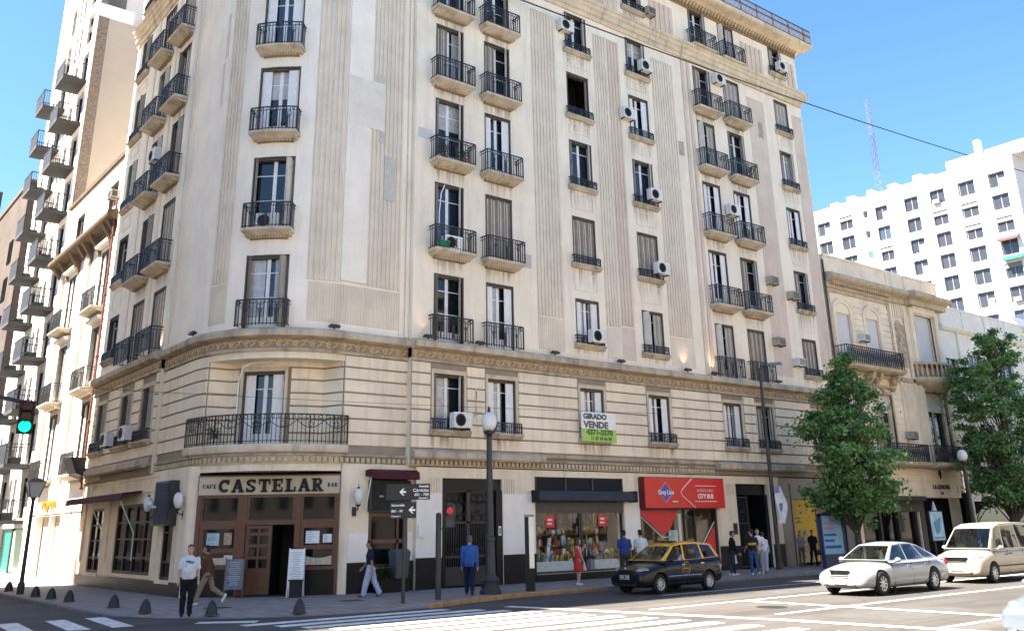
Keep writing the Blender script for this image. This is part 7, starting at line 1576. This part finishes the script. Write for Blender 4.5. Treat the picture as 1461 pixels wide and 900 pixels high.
def car(label,cat,loc,rz,S):
    root=thing(S['name'],label,cat,loc,rz); body=carpaint(*S['paint'])
    W2=S['W']/2; L=S['L']
    # lower body
    b=B(); rings=[]
    for (x,zb,zt,zc,fw_,ft) in S['st']:
        hw=W2*fw_; ht=W2*ft
        half=[(0,zb),(hw*.80,zb),(hw*.965,zb+.07),(hw,zb+(zt-zb)*.42),(hw*.992,zb+(zt-zb)*.72),(ht,zt),(ht*.62,zt+(zc-zt)*.7),(0,zc)]
        pts=[(x,-y,z) for y,z in half]+[(x,y,z) for y,z in half[-2:0:-1]]
        rings.append([b.pt(p) for p in pts])
    n=len(rings[0])
    for u,w_ in zip(rings,rings[1:]):
        for k in range(n): l=(k+1)%n; b.face([u[k],u[l],w_[l],w_[k]])
    b.face(rings[0][::-1]); b.face(rings[-1])
    me=b.mesh('body',[body,TRIMB]); o=bpy.data.objects.new('body',me); COL.objects.link(o)
    sb=o.modifiers.new('s','SUBSURF'); sb.levels=2; sb.render_levels=2
    cut=B(); 
    for x in S['wx']:
        for sd in (-1,1): cut.lathe([(S['wr']+.055,sd*(W2+.2)),(S['wr']+.055,sd*(W2-.30))],(x,0,S['wr']+.01),28,axis='y')
    cme=cut.mesh('cut',[TRIMB,TRIMB]); co_=bpy.data.objects.new('cut',cme); COL.objects.link(co_)
    bo=o.modifiers.new('b','BOOLEAN'); bo.object=co_; bo.operation='DIFFERENCE'; bo.solver='EXACT'
    dg=bpy.context.evaluated_depsgraph_get(); dg.update(); e=bpy.data.meshes.new_from_object(o.evaluated_get(dg)); bpy.data.objects.remove(o); bpy.data.objects.remove(co_)
    e.materials.clear(); e.materials.append(body); e.materials.append(TRIMB)
    e.polygons.foreach_set('use_smooth',[True]*len(e.polygons)); e.set_sharp_from_angle(angle=R(38))
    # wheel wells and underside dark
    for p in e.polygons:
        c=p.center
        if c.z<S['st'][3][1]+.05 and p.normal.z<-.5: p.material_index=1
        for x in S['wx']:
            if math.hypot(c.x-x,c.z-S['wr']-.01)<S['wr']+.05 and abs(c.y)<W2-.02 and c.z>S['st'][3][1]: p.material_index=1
    e.update(); bd=obj('body',e,None,root)
    # cabin
    cab=B(); GLS=[]; gd=lambda nm:GLS.append((nm,B(),AGD)) or GLS[-1][1]; gl=lambda nm:GLS.append((nm,B(),AGL)) or GLS[-1][1]; nS=len(S['belt']); roofm=1 if S.get('roof') else 0
    def patch(tgt,p,ins,bow,nx=4,ny=3,mi=0,glass=None):
        p00,p10,p11,p01=[Vector(q) for q in p]; bow=Vector(bow)
        iu=(ins[0],1-ins[1]); iv=(ins[2],1-ins[3])
        us=[0,iu[0]]+[iu[0]+(iu[1]-iu[0])*k/nx for k in range(1,nx)]+[iu[1],1]; vs=[0,iv[0]]+[iv[0]+(iv[1]-iv[0])*k/ny for k in range(1,ny)]+[iv[1],1]
        f=lambda u,v:(p00*(1-u)+p10*u)*(1-v)+(p01*(1-u)+p11*u)*v+bow*(4*u*(1-u))*(.4+.6*4*v*(1-v) if False else 1)
        for i in range(len(us)-1):
            for j in range(len(vs)-1):
                if us[i+1]-us[i]<1e-6 or vs[j+1]-vs[j]<1e-6: continue
                inside=0<i<len(us)-2 and 0<j<len(vs)-2
                q=[f(us[i],vs[j]),f(us[i+1],vs[j]),f(us[i+1],vs[j+1]),f(us[i],vs[j+1])]
                if inside:
                    if glass is not None: glass.quad(*q)
                else: tgt.quad(*q,mi)
    bt=S['belt']; rf=S['roofl']; wb=S['wb']; wr_=S['wrf']
    for sd in (-1,1):
        for i in range(nS-1):
            (xa,za),(xb,zb_)=bt[i],bt[i+1]; (ra,qa),(rb,qb)=rf[i],rf[i+1]
            g=None if (S.get('open')==i and sd==-1) else (gd if i in S.get('darkwin',()) else gl)('side_window')
            patch(cab,((xa,sd*wb,za),(xb,sd*wb,zb_),(rb,sd*wr_,qb),(ra,sd*wr_,qa)),S['ins'][i],(0,sd*.015,0),3,2,roofm,g)
    patch(cab,((bt[0][0],-wb,bt[0][1]),(bt[0][0],wb,bt[0][1]),(rf[0][0],wr_,rf[0][1]),(rf[0][0],-wr_,rf[0][1])),(.035,.035,.03,.06),(-S.get('bow',.12),0,.01),6,3,roofm,gl('windscreen'))
    patch(cab,((bt[-1][0],wb*.97,bt[-1][1]),(bt[-1][0],-wb*.97,bt[-1][1]),(rf[-1][0],-wr_,rf[-1][1]),(rf[-1][0],wr_,rf[-1][1])),(.07,.07,.06,.1),(.08,0,.01),6,3,roofm,gd('rear_window'))
    # roof skin
    nu=len(rf)
    pts=[(rf[0][0]-S.get('bow',.12)*0,rf[0][1])]+list(rf[1:-1])+[rf[-1]]
    for i in range(nu-1):
        m_=8
        for k in range(m_):
            f=lambda j,kk:(pts[j][0]-(S.get('bow',.12)*(1-((kk/m_)*2-1)**2) if j==0 else 0)+(.08*(1-((kk/m_)*2-1)**2) if j==nu-1 else 0),wr_*(-1+2*kk/m_),pts[j][1]+.045*(1-((kk/m_)*2-1)**2)*(1 if 0<j<nu-1 else .25))
            cab.quad(f(i,k),f(i+1,k),f(i+1,k+1),f(i,k+1),roofm)
    # belt shelf under the cabin
    for sd in (-1,1):
        for i in range(nS-1): cab.quad((bt[i][0],sd*wb,bt[i][1]),(bt[i+1][0],sd*wb,bt[i+1][1]),(bt[i+1][0],sd*W2*.93,bt[i+1][1]-.07),(bt[i][0],sd*W2*.93,bt[i][1]-.07),0)
    cm=[body,carpaint(*S['roof'])] if S.get('roof') else [body]
    obj('cabin',cab,cm,root,smooth=32); [obj(nm,bb_,[mm],root,smooth=40) for nm,bb_,mm in GLS]
    # interior
    b=B(); zb=S['belt'][1][1]; x0=bt[0][0]+.25; x1=bt[-1][0]-.15
    b.box(x0-.15,x0+.12,-wb+.08,wb-.08,zb-.12,zb+.03,0); b.box(x0,x1,-wb+.05,wb-.05,zb-.14,zb-.12,0)
    for xs in S['seats']:
        for y in (-.36,.36):
            b.fr(xs,xs+.16,y-.24,y+.24,zb-.12,xs+.06,xs+.18,y-.2,y+.2,zb+.28,1); b.box(xs+.09,xs+.18,y-.11,y+.11,zb+.3,zb+.46,1)
    b.torus((0,0,0),.001,.0005,4,3)
    obj('interior',b,[CARIN,SEAT],root)
    b=B(); b.T=TR((x0+.2,S['drv']*.36,zb+.02))@Matrix.Rotation(R(90),4,'Z')@Matrix.Rotation(R(-25),4,'X'); b.torus((0,0,0),.17,.014,16,6); obj('steering_wheel',b,[TRIMB],root)
    # wheels
    for x in S['wx']:
        for sd in (-1,1): wheel(root,x,sd*(W2-.115),S['wr'],.2,sd)
    # lamps, grille, plate
    for sd in (-1,1):
        b=B(); hx,hy,hz,ra,rb,rc=S['head']; b.T=TR((hx,sd*hy,hz))@RZ(sd*R(S.get('headrot',-35)*-1)); b.ball((0,0,0),(ra,rb,rc),14,10); b.T=None; obj('headlight',b,[LAMPG],root,smooth=80)
        tx_,ty,tz,ra,rb,rc=S['tail']; b=B(); b.ball((tx_,sd*ty,tz),(ra,rb,rc),10,8); obj('tail_light',b,[M('tail_red',(.25,.01,.01),rough=.2,var=0)],root,smooth=80)
        mx_,my,mz=S['mir']; b=B(); b.ball((mx_,sd*my,mz),(.075,.10,.07),12,8); b.box(mx_-.02,mx_+.04,*sorted((sd*(my-.16),sd*(my-.06))),mz-.05,mz-.015); obj('mirror',b,[body],root,smooth=60)
    gx,gy,g0,g1,bars=S['grille']; b=B(); b.prism([(gx,-gy,g1),(gx,gy,g1),(gx-.005,gy*.86,g0),(gx-.005,-gy*.86,g0)],(.05,0,0),0)
    for k in range(bars): z=g0+(g1-g0)*(k+.5)/bars; b.box(gx-.025,gx,-gy*.93,gy*.93,z-.012,z+.012,1)
    b.box(gx-.03,gx,-gy-.02,gy+.02,g1,g1+.025,1); obj('grille',b,[TRIMB,S.get('gmat',CHROME)],root)
    b=B(); lx,ly,l0,l1=S['lower']; b.box(lx,lx+.08,-ly,ly,l0,l1); 
    for sd in (-1,1): b.box(lx+.10,lx+.2,*sorted((sd*(ly+.08),sd*(W2*.74))),l0+.03,l1-.01)
    obj('air_intake',b,[TRIMB],root)
    px,pz=S['plate']; b=B(); b.box(px-.02,px,-.2,.2,pz,pz+.13); o=obj('number_plate',b,[M('plate_white',(.7,.7,.7),rough=.4,var=.05)],root)
    if S.get('ptxt'):
        b=B(); b.box(px-.021,px-.02,-.19,.19,pz+.01,pz+.12); obj('plate_field',b,[S['pmat']],o); me=text_mesh(S['ptxt'],.1,.002,mat=S['ptm']); me.transform(RZ(-PI/2)); me.transform(TR((px-.023,0,pz+.065))); obj('plate_text',me,None,o)
    # door cuts and handles on both sides (dark tubes along the flank stand in for the shaded gaps)
    def yat(x,z):
        st=S['st']
        for a,c in zip(st,st[1:]):
            if a[0]<=x<=c[0]: 
                t_=(x-a[0])/(c[0]-a[0]); v=[a[i]+(c[i]-a[i])*t_ for i in range(6)]; break
        else: v=st[-1]
        zb,zt=v[1],v[2]; hw=W2*v[4]; q=(z-zb)/(zt-zb); pro=[(0,.93),(.15,.97),(.42,.995),(.72,.985),(1,v[5]/v[4])]
        for (a,p0),(c,p1) in zip(pro,pro[1:]):
            if a<=q<=c: return hw*(p0+(p1-p0)*(q-a)/(c-a))
        return hw*.95
    for sd in (-1,1):
        b=B()
        for (xa,za,xb,zb2) in S['seams']: b.tube([(xa+(xb-xa)*k/6,sd*(yat(xa+(xb-xa)*k/6,za+(zb2-za)*k/6)-.004),za+(zb2-za)*k/6) for k in range(7)],.007,5)
        obj('door_seam',b,[TRIMB],root)
        for hx_,hz_ in S['handles']: b=B(); y=yat(hx_,hz_); b.box(hx_-.09,hx_+.09,*sorted((sd*(y-.01),sd*(y+.028))),hz_-.014,hz_+.016); obj('door_handle',b,[S.get('hmat',body)],root)
        if S.get('side'):
            b=B(); xa,xb,z=S['side']; b.tube([(xa+(xb-xa)*k/8,sd*(yat(xa+(xb-xa)*k/8,z)+.004),z) for k in range(9)],.018,6); obj('side_moulding',b,[S['smat']],root)
    return root
SED=dict(name='parked_car' if False else 'sedan_car',L=5.1,W=1.87,paint=('silver_paint',(.27,.28,.295),.2,.28),wr=.335,wx=(.87,3.87),
 st=[(0,.30,.55,.60,.62,.60),(.06,.22,.62,.68,.86,.80),(.35,.19,.70,.79,.97,.88),(.9,.18,.80,.87,1.0,.92),(1.5,.18,.88,.95,1.0,.93),(2.6,.18,.90,.96,1.0,.92),(3.9,.18,.92,.97,1.0,.90),(4.45,.2,.92,1.0,.99,.88),(4.9,.24,.88,.97,.93,.82),(5.05,.3,.78,.86,.84,.74),(5.1,.36,.66,.7,.7,.6)],
 belt=[(1.38,.97),(2.55,.945),(3.55,.965),(4.35,1.0)],roofl=[(2.12,1.40),(2.62,1.445),(3.28,1.43),(3.72,1.34)],ins=[(.12,.035,.03,.05),(.035,.035,.03,.05),(.04,.16,.05,.09)],wb=.80,wrf=.56,seats=(2.35,3.3),drv=-1,
 head=(.33,.63,.645,.25,.095,.085),headrot=-42,tail=(4.98,.66,.80,.09,.16,.1),mir=(1.72,.98,.98),grille=(.03,.33,.47,.70,4),lower=(.02,.52,.24,.36),plate=(-.0,.34),
 seams=[(1.55,.26,1.5,.86),(2.62,.26,2.62,.9),(3.62,.55,3.75,.92),(1.55,.26,3.3,.26),(3.3,.26,3.62,.55)],handles=((2.45,.80),(3.5,.82)))
def clone(S,**k): d=dict(S); d.update(k); return d
car('silver saloon car driving in the sunlit lane in front of the green tree','car',(26.3,17.42,-.1),R(0),SED)
TAX=dict(name='taxi_car',L=4.18,W=1.68,paint=('black_taxi_paint',(.010,.010,.012),0,.2),roof=('taxi_yellow',(.62,.33,.015),0,.3),wr=.305,wx=(.82,3.28),
 st=[(0,.30,.58,.62,.66,.62),(.06,.22,.66,.72,.88,.82),(.3,.19,.76,.84,.97,.88),(.7,.19,.86,.92,1.0,.92),(1.2,.19,.94,1.0,1.0,.94),(2.2,.19,.97,1.0,1.0,.94),(3.3,.19,1.0,1.02,1.0,.93),(3.85,.22,1.0,1.02,.97,.9),(4.08,.28,.95,.97,.9,.84),(4.18,.36,.80,.82,.78,.72)],
 belt=[(1.0,1.0),(2.12,.995),(3.1,1.02),(3.95,1.06)],roofl=[(1.78,1.46),(2.2,1.53),(3.05,1.54),(3.72,1.47)],ins=[(.15,.045,.02,.08),(.045,.04,.02,.08),(.06,.18,.03,.12)],wb=.74,wrf=.57,seats=(1.95,2.9),drv=-1,bow=.1,open=0,darkwin=(2,),
 head=(.27,.57,.715,.24,.10,.10),headrot=-42,tail=(4.08,.62,.92,.08,.12,.14),mir=(1.3,.90,1.02),grille=(.03,.3,.62,.72,2),gmat=TRIMB,lower=(.015,.5,.26,.40),plate=(-.0,.46),ptxt='ABC 123' if False else 'OKL 482',pmat=TRIMB,ptm=WHITE,
 seams=[(1.15,.3,1.12,.94),(2.16,.3,2.16,.96),(3.0,.6,3.15,.98),(1.15,.3,2.75,.3),(2.75,.3,3.0,.6)],handles=((2.0,.86),(2.95,.88)),hmat=CHROME,side=(1.2,2.85,.52),smat=CHROME)
TX=car('black and yellow taxi standing at the kerb before the red bus tour shop','taxi',(22.85,23.12,-.1),R(1),TAX)
b=B(); b.T=TR((0,-.835,0)); b.torus((2.1,0,.74),.2,.012,20,4); b.torus((2.1,0,.74),.13,.010,16,4); b.box(1.95,2.25,-.006,.004,.72,.76); obj('door_emblem',b,[M('dull_gold',(.30,.19,.05),rough=.5,var=.2)],TX)
b=B(); b.torus((0,0,0),.055,.01,14,4) if False else b.lathe([(0,-.02),(.06,-.02),(.06,.01),(0,.01)],(.0,0,.78),14,axis='x'); obj('badge',b,[CHROME],TX)
b=B(); b.box(2.05,2.3,-.3,.3,1.56,1.60); obj('roof_bar',b,[TRIMB],TX)
VAN=dict(name='passenger_van',L=4.95,W=1.85,paint=('champagne_paint',(.32,.285,.235),.2,.32),wr=.335,wx=(.9,3.9),
 st=[(0,.32,.62,.68,.72,.68),(.06,.24,.74,.84,.90,.84),(.3,.2,.90,.98,.97,.9),(.7,.2,1.0,1.06,1.0,.93),(1.1,.2,1.08,1.12,1.0,.95),(2.2,.2,1.08,1.1,1.0,.95),(3.5,.2,1.1,1.12,1.0,.95),(4.5,.22,1.1,1.12,.99,.94),(4.88,.26,1.08,1.1,.95,.9),(4.95,.34,1.0,1.02,.88,.84)],
 belt=[(.92,1.12),(1.95,1.10),(3.2,1.11),(4.3,1.12),(4.85,1.12)],roofl=[(1.66,1.84),(2.15,1.95),(3.2,1.98),(4.3,1.96),(4.76,1.88)],ins=[(.16,.04,.03,.07),(.035,.035,.03,.09),(.035,.035,.03,.09),(.07,.12,.05,.12)],wb=.84,wrf=.70,seats=(2.0,3.1),drv=-1,bow=.13,darkwin=(2,3),
 head=(.26,.66,.80,.24,.115,.14),headrot=-40,tail=(4.9,.76,1.1,.05,.09,.28),mir=(1.35,1.03,1.16),grille=(.03,.42,.66,.84,3),lower=(.015,.55,.3,.46),plate=(0,.42),
 seams=[(1.1,.3,1.1,1.08),(2.1,.3,2.1,1.08),(3.3,.3,3.3,1.08),(1.3,.3,3.3,.3),(2.2,.86,4.7,.88)],handles=((1.95,.92),(2.3,.94)),hmat=TRIMB,side=(1.2,3.4,.55),smat=RUB)
car('champagne coloured passenger van behind the silver saloon car','van',(33.75,17.62,-.1),R(0),VAN)
GRY=clone(SED,name='grey_car',paint=('blue_grey_paint',(.13,.155,.19),.35,.3),head=(.33,.63,.66,.26,.095,.10))
car('blue grey car cut off by the right edge in the nearest lane','car',(17.26,7.62,-.1),R(0),GRY)
# drivers
person('taxi driver in a pale blue shirt resting an arm in the open taxi window',(25.0,22.76,.02),(-1,0),1.7,1.05,(.36,.44,.55),(.03,.03,.05),(.02,.02,.02),(.01,.01,.01),1,'short',((58,6,30),(42,24,10)),((82,70),(82,70)),-8,0,0,group='drivers')
person('driver of the silver car in a grey shirt behind the windscreen',(28.95,17.05,-.16),(-1,0),1.62,1.,(.30,.30,.32),(.05,.05,.05),(.02,.02,.02),(.02,.02,.02),0,'short',((60,6,20),(58,6,20)),((84,70),(84,70)),-12,0,0,group='drivers')
person('driver of the champagne van in a dark shirt behind the windscreen',(36.0,17.2,.12),(-1,0),1.7,1.,(.10,.13,.25),(.05,.05,.05),(.02,.02,.02),(.02,.02,.02),0,'short',((60,6,20),(58,6,20)),((84,70),(84,70)),-6,0,0,group='drivers')
bpy.context.view_layer.update()
